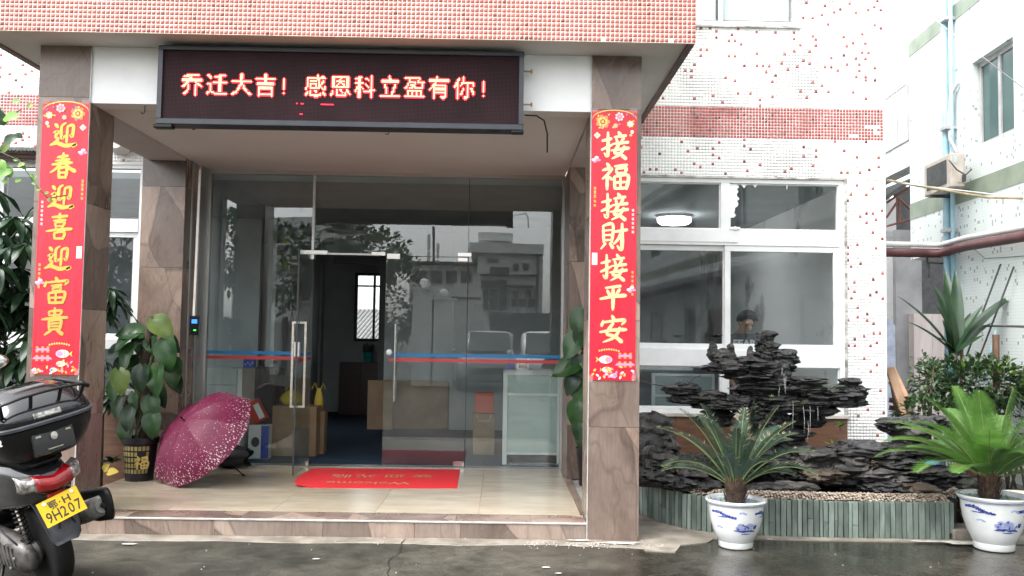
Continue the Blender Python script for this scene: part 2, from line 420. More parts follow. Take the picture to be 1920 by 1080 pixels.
# the concrete apron beside the step with a ragged edge
random.seed(3)
mb = MB(); top = []; n = 90
for i in range(n + 1):
    x = -6 + (1.25 + 6) * i / n
    yb = -0.16 + 0.05 * mnoise.noise(Vector((x * 1.7, 0, 0))) + 0.02 * mnoise.noise(Vector((x * 9, 3, 0)))
    if x > 0.9: yb -= (x - .9) * 0.3
    top.append((x, yb))
for i in range(n):
    (x0, y0), (x1, y1) = top[i], top[i + 1]
    mb.quad((x0, y0, .004), (x1, y1, .004), (x1, 0.4, .006), (x0, 0.4, .006)); mb.quad((x0, y0 - .01, -.001), (x1, y1 - .01, -.001), (x1, y1, .004), (x0, y0, .004))
tag(mb.build('pavement', 'apron_concrete'), kind='structure')
mb = MB()     # concrete beside the pillar and round the planter foot
ap = [(1.04, -.30), (1.25, -.33), (1.33, -.12), (1.55, -.02), (1.62, .1), (2.0, .10), (2.7, .085), (3.5, .075), (4.1, .06), (4.1, .5), (3.5, .5), (1.6, .5), (1.3, 2.05), (1.04, 2.05)]
mb.prism([(x, y, -.004) for x, y in ap], (0, 0, .0125))
tag(mb.build('path', 'apron_concrete'), kind='structure')
# platform with its own tiles
plat = tag(bpy.data.objects.new('platform', None), kind='structure'); C.objects.link(plat); ORG['platform'] = Vector((0, 0, 0))
B('core', 'grout', plat, XL0, XR1, 0.03, YG + 0.1, -.05, HP - .012)
# top tiles 0.8 m (joints at px ~945 and ~590), marble border at the edge, riser slabs
x = XR0 - 0.42
xs = [XL0 + .01, -2.555, -1.755, -0.955, -0.155, XR0 - .02]
ys = [0.30, 1.10, 1.90, YG - .07]
for i in range(5):
    for j in range(3):
        slab('floor_tile', 'platform_tile', plat, xs[i] + .0012, xs[i + 1] - .0012, ys[j] + .0012, ys[j + 1] - .0012, HP - .014, HP + random.uniform(-.0004, .0004))
bx = [XL1 + .003, -2.76, -1.92, -1.12, -.32, .25, XR0 - .003]
for i in range(len(bx) - 1):
    slab('border_tile', 'marble', plat, bx[i] + .001, bx[i + 1] - .001, 0.022, 0.2985, HP - .014, HP + .001)
bx = [XL1 + .003, -2.9, -2.1, -1.3, -.62, -.28, .22, XR0 - .003]
for i in range(len(bx) - 1):
    slab('riser_tile', 'marble_pale', plat, bx[i] + .0012, bx[i + 1] - .0012, 0.016, 0.034, 0.006, HP - .014)
B('nosing', 'white_trim', plat, XL1 + .003, XR0 - .003, 0.010, 0.0215, HP - .011, HP + .002, b=.001)
mats_side = [(-3.1, -3.0)]
B('side_border', 'marble', plat, XR0 - .019, XR0 + .04, 0.30, YG - .07, HP - .014, HP + .0015)
B('door_sill', 'alu', plat, XL1, XR0, YG - .068, YG + .10, HP - .012, HP + .006, b=.002)

# ------------------------------------------------------------------ the office building
bld = thing('office_building', 'two-storey office building with red and white mosaic walls and a glazed entrance porch', 'building', (0, YW, 0))
DZ = 0.0
# pillars with marble slabs, white corner beads
def pillar(x0, x1, y0, y1, z0, z1, joints, sides='fLR', bead=None):
    p = B('pillar', 'grout', bld, x0 + .022, x1 - .022, y0 + .022, y1, z0, z1)
    zs = [z0] + [j for j in joints if z0 < j < z1] + [z1]
    for a, c in zip(zs[:-1], zs[1:]):
        a += .0015; c -= .0015
        if 'f' in sides: slab('stone_slab', 'marble', p, x0, x1, y0, y0 + .02, a, c)
        if 'L' in sides: slab('stone_slab', 'marble', p, x0, x0 + .02, y0 + .0215, y1, a, c)
        if 'R' in sides: slab('stone_slab', 'marble', p, x1 - .02, x1, y0 + .0215, y1, a, c)
    if bead is not None:
        for xb in bead: B('corner_bead', 'white_trim', p, xb - .003, xb + .004, y0 - .003, y0 + .006, z0 + .01, z1 - .01)
    return p
JT = [0.86, 1.66, 2.46, 3.26]
pillar(XL0, XL1, 0, .43, 0, ZS, JT, bead=[XL1 + .001])
pillar(XR0, XR1, 0, .43, 0, ZS, [.84, 1.64, 2.44, 3.24], bead=[XR0 - .001])
pillar(-3.56, XL1, YW - .02, YG + .1, HP, ZB, [.55, 1.33, 2.13, 2.93], bead=None)
pillar(XR0, XR1 + .02, YW - .02, YG + .1, HP, ZB, [.65, 1.45, 2.25], bead=None)
# beam between the pillars, porch ceiling, canopy
XC0, XC1, YC = -3.862, 1.377, -0.349
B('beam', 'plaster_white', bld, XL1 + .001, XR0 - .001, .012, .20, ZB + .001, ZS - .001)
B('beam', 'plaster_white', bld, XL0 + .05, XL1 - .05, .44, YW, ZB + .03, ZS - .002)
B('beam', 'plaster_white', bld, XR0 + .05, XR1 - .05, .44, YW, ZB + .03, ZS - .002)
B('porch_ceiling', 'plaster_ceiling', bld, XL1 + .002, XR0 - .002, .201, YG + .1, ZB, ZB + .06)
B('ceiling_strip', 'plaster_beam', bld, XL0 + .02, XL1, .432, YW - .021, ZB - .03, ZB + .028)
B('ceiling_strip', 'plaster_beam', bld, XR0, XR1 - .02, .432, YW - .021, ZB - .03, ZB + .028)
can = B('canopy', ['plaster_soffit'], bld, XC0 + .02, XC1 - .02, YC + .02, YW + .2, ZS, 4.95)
B('drip_edge', 'brown_trim', can, XC1 - .055, XC1 - .004, YC + .03, YW - .004, ZS - .012, ZS + .02)
B('drip_edge', 'brown_trim', can, XC0 + .004, XC0 + .055, YC + .03, YW - .004, ZS - .012, ZS + .02)
B('fascia', 'mosaic_grout', can, XC0 + .004, XC1 - .004, YC + .004, YC + .0195, ZS - .008, 4.96)
B('fascia', 'mosaic_grout', can, XC1 - .0195, XC1 - .004, YC + .02, YW - .004, ZS + .021, 4.96)
PT = 0.0328
nu = int((XC1 - XC0) / PT); nv = 38
def fm(iu, iv, rs):
    m = np.where(rs.rand(len(iu)) < .05, 1, 0); m[(iu == nu - 6) & (iv == 0)] = 2; m[(iu == nu - 21) & (iv == 0)] = 2; return m
mosaic('mosaic_tiles', can, (XC1 - nu * PT, YC + .004, ZS - .006), (1, 0, 0), (0, 0, 1), (0, -1, 0), nu, nv, PT, fm, lambda a, b: np.ones(len(a), bool), ['tile_red', 'tile_darkred', 'tile_white'])

# wing walls with windows: openings as (x0,x1,z0,z1)
def P(u, v): p = at(u, v, Y=YW); return p.x, p.z
wx1 = 3.806
WR = (1.06, P(1583, 500)[0], P(1400, 776)[1], P(1400, 335)[1])          # right window opening
WU = (1.5, P(1497, 30)[0], P(1400, 49)[1], 5.6)                           # upper window
WLa, WLb = (-8.0, -3.565, .88, P(260, 309)[1]), None
def wall_with_holes(name, x0, x1, z0, z1, holes, mats, y0, y1):
    mb = MB(); xs = sorted({x0, x1, *[h[0] for h in holes], *[h[1] for h in holes]}); zs = sorted({z0, z1, *[h[2] for h in holes], *[h[3] for h in holes]})
    for a, b_ in zip(xs[:-1], xs[1:]):
        run = None
        for c, d in zip(zs[:-1], zs[1:]):
            cx, cz = (a + b_) / 2, (c + d) / 2
            if x0 <= cx <= x1 and z0 <= cz <= z1 and not any(h[0] < cx < h[1] and h[2] < cz < h[3] for h in holes):
                mb.box(a, b_, y0, y1, c, d)
    return mb.build(name, mats, bld)
wall_with_holes('wall', XR1 + .021, wx1, 0, 6.2, [WR, WU], 'mosaic_grout_white', YW, YW + .24)
wall_with_holes('wall', -9.0, -3.562, 0, 6.2, [WLa], 'mosaic_grout_white', YW, YW + .24)
B('wall', 'plaster_white', bld, -3.561, XR1 + .02, YG - .2, YG + .05, ZB + .061, 6.2)
B('wall', 'mosaic_grout_white', bld, wx1 - .24, wx1, YW + .241, 9.5, 0, 6.2)
PW = 0.0313
BZ0, BZ1 = 3.515, 3.828
def wall_mosaic(x0, x1, z0, z1, holes, seed, skip=None):
    nu, nv = int((x1 - x0) / PW), int((z1 - z0) / PW)
    off = (BZ0 - z0) % PW
    def keep(iu, iv):
        x = x0 + (iu + .5) * PW; z = z0 + off + (iv + .5) * PW; k = np.ones(len(iu), bool)
        for h in holes: k &= ~((x > h[0] - PW * .45) & (x < h[1] + PW * .45) & (z > h[2] - PW * .45) & (z < h[3] + PW * .45))
        if skip: k &= ~skip(x, z)
        return k
    def mf(iu, iv, rs):
        z = z0 + off + (iv + .5) * PW; band = (z > BZ0) & (z < BZ1)
        m = np.zeros(len(iu), int)
        g = np.zeros((nv + 4, nu + 4), bool); cand = rs.permutation(len(iu))[:int(len(iu) * .10)]
        for q in cand:      # scattered red tiles that seldom touch
            a, b_ = iu[q] + 2, iv[q] + 2
            if not g[b_ - 1:b_ + 2, a - 1:a + 2].any() or rs.rand() < .04:
                if rs.rand() < .62: g[b_, a] = True; m[q] = 2 if rs.rand() < .2 else 1
        r = rs.rand(len(iu)); m[band] = np.where(r[band] < .06, 2, 1)
        return m
    mosaic('mosaic_tiles', bld, (x0, YW - .001, z0 + off), (1, 0, 0), (0, 0, 1), (0, -1, 0), nu, nv, PW, mf, keep, ['tile_white', 'tile_red', 'tile_darkred'], seed=seed)
hole_px = [P(1635, 240), P(1600, 252), P(1646, 252)]
def skp(x, z):
    k = np.zeros(len(x), bool)
    for (hx, hz, rx, rz) in ((P(1636, 237)[0], P(1636, 237)[1], .075, .017), (P(1601, 254)[0], P(1601, 254)[1], .055, .02), (P(1643, 248)[0], P(1643, 248)[1], .03, .035), (P(1578, 203)[0], P(1578, 203)[1], .02, .02)):
        k |= ((x - hx) ** 2 / rx ** 2 + (z - hz) ** 2 / rz ** 2) < 1
    return k
DADO = P(1620, 828)[1]
wall_mosaic(XR1 + .025, wx1 - .002, 0.2, 6.1, [WR, WU, (XR1, WR[1] + .02, 0, WR[2] + .04)], 5, skp)
wall_mosaic(-7.0, -3.565, 3.02, 5.6, [WLa], 6)
# brown dado under the right window and the stone sill
pm('dado_tile', (0.12, 0.06, 0.038), (0.19, 0.10, 0.062), scale=5, rough=0.35, stretch=(1, 1, 7), bmp=.05, rnd=5)
for a, c in ((1.062, 1.72), (1.72, 2.36), (2.36, 2.99), (2.99, WR[1] + .015)):
    slab('dado_tile', 'dado_tile', bld, a + .0015, c - .0015, YW - .016, YW - .002, .05, WR[2] - .035)
pm('sill_stone', (0.42, 0.38, 0.34), (0.56, 0.52, 0.47), scale=6, rough=0.6, bmp=.1)
B('window_sill', 'sill_stone', bld, 1.062, WR[1] + .03, YW - .045, YW + .1, WR[2] - .034, WR[2] - .001, b=.004)
pm('weathered_reveal', (0.20, 0.19, 0.175), (0.62, 0.61, 0.58), scale=9, rough=0.9, bmp=.3, detail=8, stretch=(1, 1, 2))
B('window_reveal', 'weathered_reveal', bld, 1.061, WR[1] + .028, YW - .010, YW - .0005, WR[3] + .001, WR[3] + .022)
B('window_reveal', 'weathered_reveal', bld, WR[1] + .001, WR[1] + .028, YW - .009, YW - .0005, WR[2], WR[3])

def pane_frame(win, x0, x1, z0, z1, y, t, d=.05, glass='window_glass', name='sash'):
    """a sash: four rails mitred into one mesh, with its pane"""
    mb = MB()
    mb.box(x0, x1, y, y + d, z0, z0 + t, b=.003); mb.box(x0, x1, y, y + d, z1 - t, z1, b=.003)
    mb.box(x0 + .0005, x0 + t, y + .001, y + d - .001, z0 + t, z1 - t, b=.0); mb.box(x1 - t, x1 - .0005, y + .001, y + d - .001, z0 + t, z1 - t)
    s = mb.build(name, 'window_white', win)
    mb = MB().box(x0 + t - .004, x1 - t + .004, y + d * .45, y + d * .45 + .006, z0 + t - .004, z1 - t + .004)
    g = mb.build('pane', glass, win)
    return s
def X_(u): return at(u, 500, Y=YW + .03).x
def Z_(v, u=1400): return at(u, v, Y=YW + .03).z
# --- right window: head, transoms, sliding sashes, lower lights
win = MB().box(WR[0], WR[1], YW + .012, YW + .09, WR[3] - .045, WR[3] - .001, b=.003).box(WR[0], WR[1], YW + .012, YW + .09, WR[2] + .001, WR[2] + .05, b=.003) \
    .box(WR[1] - .045, WR[1] - .001, YW + .013, YW + .089, WR[2] + .05, WR[3] - .045).box(WR[0], WR[0] + .05, YW + .013, YW + .089, WR[2] + .05, WR[3] - .045).build('window', 'window_white', bld, label='wide white framed window with sliding sashes')
zt0, zt1 = Z_(461), Z_(431)
zl0, zl1 = Z_(688), Z_(656)
xm = X_(1359); x0i, x1i = WR[0] + .05, WR[1] - .045
B('transom', 'window_white', win, x0i, x1i, YW + .005, YW + .092, zt0, zt1, b=.003)
B('transom', 'window_white', win, x0i, x1i, YW + .005, YW + .092, zl0, zl1, b=.003)
B('track', 'alu', win, x0i, X_(1382), YW - .001, YW + .0045, zt0 + .028, zt0 + .033)
B('mullion', 'window_white', win, xm - .045, xm + .045, YW + .012, YW + .088, zt1, WR[3] - .045, b=.002)
B('mullion', 'window_white', win, xm - .035, xm + .035, YW + .012, YW + .088, WR[2] + .05, zl0, b=.002)
pane_frame(win, x0i, xm - .0455, zt1, WR[3] - .045, YW + .03, .012)
pane_frame(win, xm + .0455, x1i, zt1, WR[3] - .045, YW + .03, .012)
pane_frame(win, x0i, xm - .0355, WR[2] + .05, zl0, YW + .03, .012)
pane_frame(win, xm + .0355, x1i, WR[2] + .05, zl0, YW + .03, .012)
pane_frame(win, x0i, xm + .04, zl1, zt0, YW + .05, .055, d=.035)
pane_frame(win, xm - .005, x1i, zl1, zt0, YW + .014, .058, d=.034)
# peeled protective film left on the transom light
random.seed(8)
mb = MB(); zz = [WR[3] - .055 - i * (WR[3] - .055 - zt1 - .12) / 14 for i in range(15)]
pts = [(xm + .04, YW + .028, z) for z in zz]; pr = [(xm + .115 + .03 * random.random() - (.03 if i > 9 else 0), YW + .028, z) for i, z in enumerate(zz)]
for i in range(14): mb.quad(pts[i], pts[i + 1], pr[i + 1], pr[i])
for (xx, wd, hh) in ((.19, .03, .035), (.30, .02, .03), (.62, .008, .045)): mb.add([(xm + xx - wd, YW + .028, WR[3] - .056), (xm + xx + wd, YW + .028, WR[3] - .056), (xm + xx, YW + .0278, WR[3] - .056 - hh)], [(0, 2, 1)])
for k in range(8): mb.sphere((xm + .05 + k * .012, YW + .008, zt1 + .008), .014 + .01 * random.random(), 6, 4)
mb.build('film_scraps', 'plaster_white', win)['kind'] = 'stuff'
pm('silicone', (0.04, 0.045, 0.045), rough=.5); pm('frame_shade', (.16, .16, .155), (.35, .35, .34), scale=9, rough=.8)
# --- upper window (only its lower part is in the picture)
wu = MB().box(WU[0], WU[1], YW + .012, YW + .09, WU[2] + .001, WU[2] + .05, b=.003).box(WU[1] - .06, WU[1] - .001, YW + .013, YW + .089, WU[2] + .05, WU[3]).box(WU[0], WU[1], YW + .012, YW + .09, WU[3], WU[3] + .04).build('window', 'window_white', bld, label='upper floor window with white blinds')
xmu = X_(1349)
B('mullion', 'window_white', wu, xmu - .022, xmu + .022, YW + .012, YW + .088, WU[2] + .05, WU[3])
pm('blind', (0.70, 0.71, 0.71), (.78, .78, .78), scale=2, rough=.8)
B('shade_strip', 'silicone', wu, xmu - .0335, xmu - .0225, YW + .02, YW + .08, WU[2] + .05, WU[3]); B('shade_strip', 'frame_shade', wu, WU[0], WU[1] - .062, YW + .02, YW + .08, WU[2] + .051, WU[2] + .066); B('shade_strip', 'frame_shade', wu, WU[1] - .071, WU[1] - .062, YW + .02, YW + .08, WU[2] + .067, WU[3])  # dark strips painted in for the mullion gap and shade along the frame
B('blind', 'blind', wu, WU[0], WU[1] - .06, YW + .10, YW + .11, WU[2] + .05, WU[3])
B('pane', 'window_glass', wu, xmu + .022, WU[1] - .06, YW + .04, YW + .046, WU[2] + .05, WU[3])
B('pane', 'window_glass', wu, WU[0], xmu - .022, YW + .04, YW + .046, WU[2] + .05, WU[3])
B('window_sill', 'weathered_reveal', wu, WU[0], WU[1] + .02, YW - .03, YW + .012, WU[2] - .02, WU[2] - .001)
# --- left wing window band
wl = MB().box(WLa[0], WLa[1], YW + .012, YW + .09, WLa[3] - .04, WLa[3] - .001, b=.003).box(WLa[0], WLa[1], YW + .012, YW + .09, WLa[2], WLa[2] + .05, b=.003).box(WLa[1] - .03, WLa[1] - .001, YW + .013, YW + .089, WLa[2] + .05, WLa[3] - .04).build('window', 'window_white', bld, label='white framed window band behind the left pillar')
a0, a1 = Z_(436, 250), Z_(411, 250)
B('transom', 'window_white', wl, WLa[0], WLa[1] - .03, YW + .006, YW + .092, a0, a1, b=.003)
b0, b1 = Z_(655, 250), Z_(636, 250)
xsL = [-8.0, -6.4, -4.95, -3.595]
B('transom', 'window_white', wl, WLa[0], WLa[1] - .03, YW + .006, YW + .092, b0, b1, b=.003)
for i in range(3):
    B('mullion', 'window_white', wl, xsL[i] - .02, xsL[i] + .02, YW + .012, YW + .088, a1, WLa[3] - .04)
    B('pane', 'window_glass', wl, xsL[i] + .02, xsL[i + 1] - (.02 if i < 2 else 0), YW + .04, YW + .046, a1, WLa[3] - .04)
    B('pane', 'window_glass', wl, xsL[i] + .02, xsL[i + 1], YW + .042, YW + .048, WLa[2] + .05, b0)
    pane_frame(wl, xsL[i] + .001, xsL[i + 1] - .001, b1, a0, YW + .03 + .02 * (i % 2), .05, d=.03)
slabz = WLa[2]
# brown dado left of the left rear column
for a, c in ((-7.0, -5.6), (-5.6, -4.4), (-4.4, -3.565)):
    slab('dado_tile', 'dado_tile', bld, a + .0015, c - .0015, YW - .016, YW - .002, .0, WLa[2] - .002)
# ---------------- entrance glazing
GX0, GX1 = -3.111, 0.645
Gy = YG
def GX(u): return at(u, 600, Y=Gy).x
def GZ(v, u=700): return at(u, v, Y=Gy).z
B('frame_post', 'alu', bld, XL1 + .001, GX0 + .02, Gy - .02, Gy + .05, HP + .007, ZB - .001, b=.003)
B('frame_post', 'alu', bld, XL1 + .001, XL1 + .02, Gy - .28, Gy - .021, HP + .002, ZB - .001, b=.003)
B('frame_post', 'alu', bld, XL1 + .001, XL1 + .016, Gy - .5, Gy - .46, HP + .002, ZB - .001, b=.003)
B('frame_post', 'alu', bld, GX1 - .02, XR0 - .001, Gy - .02, Gy + .05, HP + .007, ZB - .001, b=.003)
B('head_track', 'plaster_beam', bld, GX0 + .02, GX1 - .02, Gy - .03, Gy + .05, ZB - .035, ZB - .001)
gj = [GX0 + .021, GX(583), GX(876), GX1 - .021]
zd = GZ(480)        # underside of the fixed light over the doors
gl = []
def gpane(x0, x1, z0, z1, y=None, label=None):
    y = Gy if y is None else y
    g = MB().box(x0, x1, y, y + .012, z0, z1).build('glass_panel', 'glass', bld, label=label)
    return g
g1 = gpane(gj[0], gj[1] - .003, HP + .008, ZB - .036)
g2 = gpane(gj[1] + .003, gj[2] - .003, zd + .006, ZB - .036)
g3 = gpane(gj[2] + .003, gj[3], HP + .008, ZB - .036)
pm('steel_pale', (0.60, 0.60, 0.60), (.7, .7, .7), rough=.4, metal=.6)
B('glass_joint', 'silicone', g3, gj[2] - .0028, gj[2] + .0028, Gy - .001, Gy + .013, HP + .01, ZB - .037)
B('glass_joint', 'steel_pale', g1, gj[1] - .012, gj[1] + .012, Gy - .012, Gy + .022, zd - .03, ZB - .037)
# blue and red safety stripes
pm('stripe_blue', (0.02, 0.20, 0.48), rough=.35); pm('stripe_red', (0.55, 0.06, 0.07), rough=.35)
zbk, zrd = (GZ(661.5), GZ(667.5)), (GZ(671), GZ(677))
def stripes(par, x0, x1, y, zo=0):
    B('safety_stripe', 'stripe_blue', par, x0, x1, y - .0012, y, zbk[1] + zo, zbk[0] + zo); B('safety_stripe', 'stripe_red', par, x0, x1, y - .0012, y, zrd[1] + zo, zrd[0] + zo)
stripes(g1, gj[0], gj[1] - .005, Gy - .0005); stripes(g3, gj[2] + .005, gj[3], Gy - .0005)
# right door leaf, closed
dx0, dx1 = GX(722), gj[2] - .006
d2 = MB().box(dx0, dx1, Gy + .001, Gy + .013, HP + .012, zd).build('door', 'glass', bld, label='closed right-hand glass door leaf')
stripes(d2, dx0 + .05, dx1 - .002, Gy + .0005)
B('patch_fitting', 'steel', d2, dx1 - .115, dx1 + .002, Gy - .012, Gy + .026, HP + .012, HP + .062, b=.003)
B('patch_fitting', 'steel', d2, dx1 - .105, dx1 + .002, Gy - .012, Gy + .026, zd - .045, zd - .002, b=.003)
B('patch_fitting', 'steel', g2, gj[2] - .115, gj[2] + .035, Gy - .013, Gy + .025, zd + .007, zd + .052, b=.003)
B('patch_fitting', 'steel', d2, dx0 + .005, dx0 + .145, Gy - .012, Gy + .026, zd - .03, zd + .03, b=.003)
B('patch_fitting', 'steel', g2, dx0 - .16, dx0 - .01, Gy - .012, Gy + .024, zd + .004, zd + .045, b=.003)
B('patch_fitting', 'steel', g2, GX(566), GX(612), Gy - .03, Gy + .045, zd + .004, zd + .05, b=.003)
B('header_bar', 'alu', g2, GX(612) + .002, dx0 - .162, Gy - .006, Gy + .018, zd + .006, zd + .026)
hz0, hz1 = GZ(752), GZ(606)
def pull(par, x, y, z0, z1, side=-1, w=.02):
    mb = MB(); yy = y + side * .06
    mb.tube([(x, y, z1 - .015), (x, yy, z1 - .015)], .012, 8); mb.tube([(x, y, z0 + .015), (x, yy, z0 + .015)], .012, 8)
    mb.box(x - w / 2, x + w / 2, yy - .012, yy + .012, z0, z1, b=.004)
    return mb.build('handle', 'steel', par, smooth=True)
pull(d2, GX(743), Gy, hz0, hz1); pull(d2, GX(743), Gy + .013, hz0, hz1, 1)
mb = MB().lathe([(0, -.016), (.030, -.014), (.034, -.004), (.034, .0)], (GX(731), Gy, GZ(660)), 20, axis='y'); mb.build('lock', 'steel_pale', d2, smooth=True)
# left door leaf, swung out towards the camera
hx = gj[1] + .012
fe = at(549, 892, Z=HP + .012)
ang = math.atan2(fe.y - Gy, fe.x - hx); dl = .76
dirv = Vector((math.cos(ang), math.sin(ang), 0)); nrm = Vector((-dirv.y, dirv.x, 0))
leaf = MB(); hinge = Vector((hx, Gy + .006, 0))
def lbox(mb, a0, a1, n0, n1, z0, z1):
    c = hinge + dirv * (a0 + a1) / 2 + nrm * (n0 + n1) / 2 + Vector((0, 0, (z0 + z1) / 2))
    mb.obox(c, dirv, nrm, (0, 0, 1), abs(a1 - a0) / 2, abs(n1 - n0) / 2, (z1 - z0) / 2); return mb
d1 = lbox(leaf, .01, dl, -.006, .006, HP + .012, zd).build('door', 'glass', bld, label='left-hand glass door leaf standing open')
lbox(MB(), dl + .0005, dl + .004, -.008, .008, HP + .012, zd).build('edge_seal', 'silicone', d1)
lbox(MB(), .004, .10, -.018, .018, HP + .012, HP + .062).build('patch_fitting', 'steel', d1)
lbox(MB(), .004, .10, -.018, .018, zd - .05, zd - .002).build('patch_fitting', 'steel', d1)
lbox(MB(), dl - .075, dl - .01, -.025, .025, 1.28, 1.42).build('lock', 'steel_pale', d1)
lbox(MB(), dl * .1, dl - .09, .0065, .0078, zbk[1], zbk[0]).build('safety_stripe', 'stripe_blue', d1)
lbox(MB(), dl * .1, dl - .09, .0065, .0078, zrd[1], zrd[0]).build('safety_stripe', 'stripe_red', d1)
for sg in (-1, 1):
    mb = MB()
    lbox(mb, dl - .13, dl - .108, sg * .05, sg * .072, .78, 1.62)
    for zz in (.79, 1.61): lbox(mb, dl - .129, dl - .109, sg * .0065, sg * .051, zz - .01, zz + .01)
    mb.build('handle', 'steel_worn', d1)
# ---------------- interior shell (dim room behind the glass)
pm('interior_wall', (0.36, 0.38, 0.39), (0.44, 0.46, 0.47), scale=2, rough=.9)
pm('interior_dark', (0.05, 0.05, 0.055), rough=.6)
pm('carpet_blue', (0.010, 0.030, 0.060), (0.018, 0.045, 0.085), scale=90, rough=.95, bmp=.3, bscale=300)
B('floor', 'carpet_blue', None, -9, wx1 - .25, YG + .101, 9.3, .0, HP - .003, kind='structure')
B('floor', 'carpet_blue', None, XR1 + .03, wx1 - .25, YW + .25, YG + .099, .0, HP - .004, kind='structure')
B('ceiling', 'interior_wall', None, -9, wx1 - .25, YG + .101, 9.3, 3.13, 3.2, kind='structure')
B('ceiling', 'interior_wall', None, XR1 + .03, wx1 - .25, YW + .25, YG + .1, 3.13, 3.2, kind='structure')
B('interior_wall', 'interior_wall', bld, -9, -8.85, YW + .25, 9.3, 0, 3.2)
# back wall with a window opening
bwx0, bwx1, bwz0, bwz1 = at(664, 640, Y=9.3).x, at(716, 640, Y=9.3).x, at(690, 640, Y=9.3).z, at(690, 512, Y=9.3).z
mb = MB()
mb.box(-9, bwx0, 9.3, 9.45, 0, 3.2); mb.box(bwx1, wx1 - .25, 9.3, 9.45, 0, 3.2); mb.box(bwx0, bwx1, 9.3, 9.45, 0, bwz0); mb.box(bwx0, bwx1, 9.3, 9.45, bwz1, 3.2)
mb.build('interior_wall', 'interior_wall', bld)
iw = MB(); t = .05
iw.box(bwx0, bwx1, 9.25, 9.299, bwz0, bwz0 + t).box(bwx0, bwx1, 9.25, 9.299, bwz1 - t, bwz1).box(bwx0, bwx0 + t, 9.251, 9.298, bwz0 + t, bwz1 - t).box(bwx1 - t, bwx1, 9.251, 9.298, bwz0 + t, bwz1 - t).box((bwx0 + bwx1) / 2 + .08, (bwx0 + bwx1) / 2 + .12, 9.252, 9.297, bwz0 + t, bwz1 - t).box(bwx0 + t, bwx1 - t, 9.253, 9.296, bwz1 - .25, bwz1 - .22)
iw = iw.build('window', 'interior_dark', bld, label='dark framed rear window at the far end of the lobby')
B('pane', 'window_glass', iw, bwx0 + t, bwx1 - t, 9.27, 9.276, bwz0 + t, bwz1 - t)
# lobby partitions
B('interior_wall', 'interior_wall', bld, at(515, 600, Y=6).x - .12, at(515, 600, Y=6).x, 6.0, 9.29, HP, 3.12)
B('interior_wall', 'interior_wall', bld, -8.8, at(515, 600, Y=6).x - .2, 5.9, 6.0, HP, 3.12)
px = at(627, 600, Y=7.4)
B('interior_wall', 'interior_wall', bld, at(588, 600, Y=9.1).x, at(603, 600, Y=9.1).x, 9.05, 9.29, HP, 3.12)
B('partition', 'interior_wall', bld, .98, 1.06, YG + .11, 6.6, HP, 3.12)
B('partition', 'interior_wall', bld, -.75, .979, 6.5, 6.6, HP, 3.12)
dxx = at(723, 600, Y=7.3).x
B('door_frame', 'interior_dark', bld, at(712, 600, Y=7.3).x, dxx, 7.2, 7.3, HP, at(712, 480, Y=7.3).z)
B('door_frame', 'interior_dark', bld, px.x + .001, at(712, 600, Y=7.3).x - .001, 7.2, 7.3, at(660, 495, Y=7.3).z, at(660, 481, Y=7.3).z)
B('interior_wall', 'interior_wall', bld, dxx + .001, -.751, 7.2, 7.3, HP, 3.12)
B('interior_wall', 'interior_wall', bld, px.x + .001, dxx, 7.2, 7.3, at(660, 480, Y=7.3).z, 3.12)
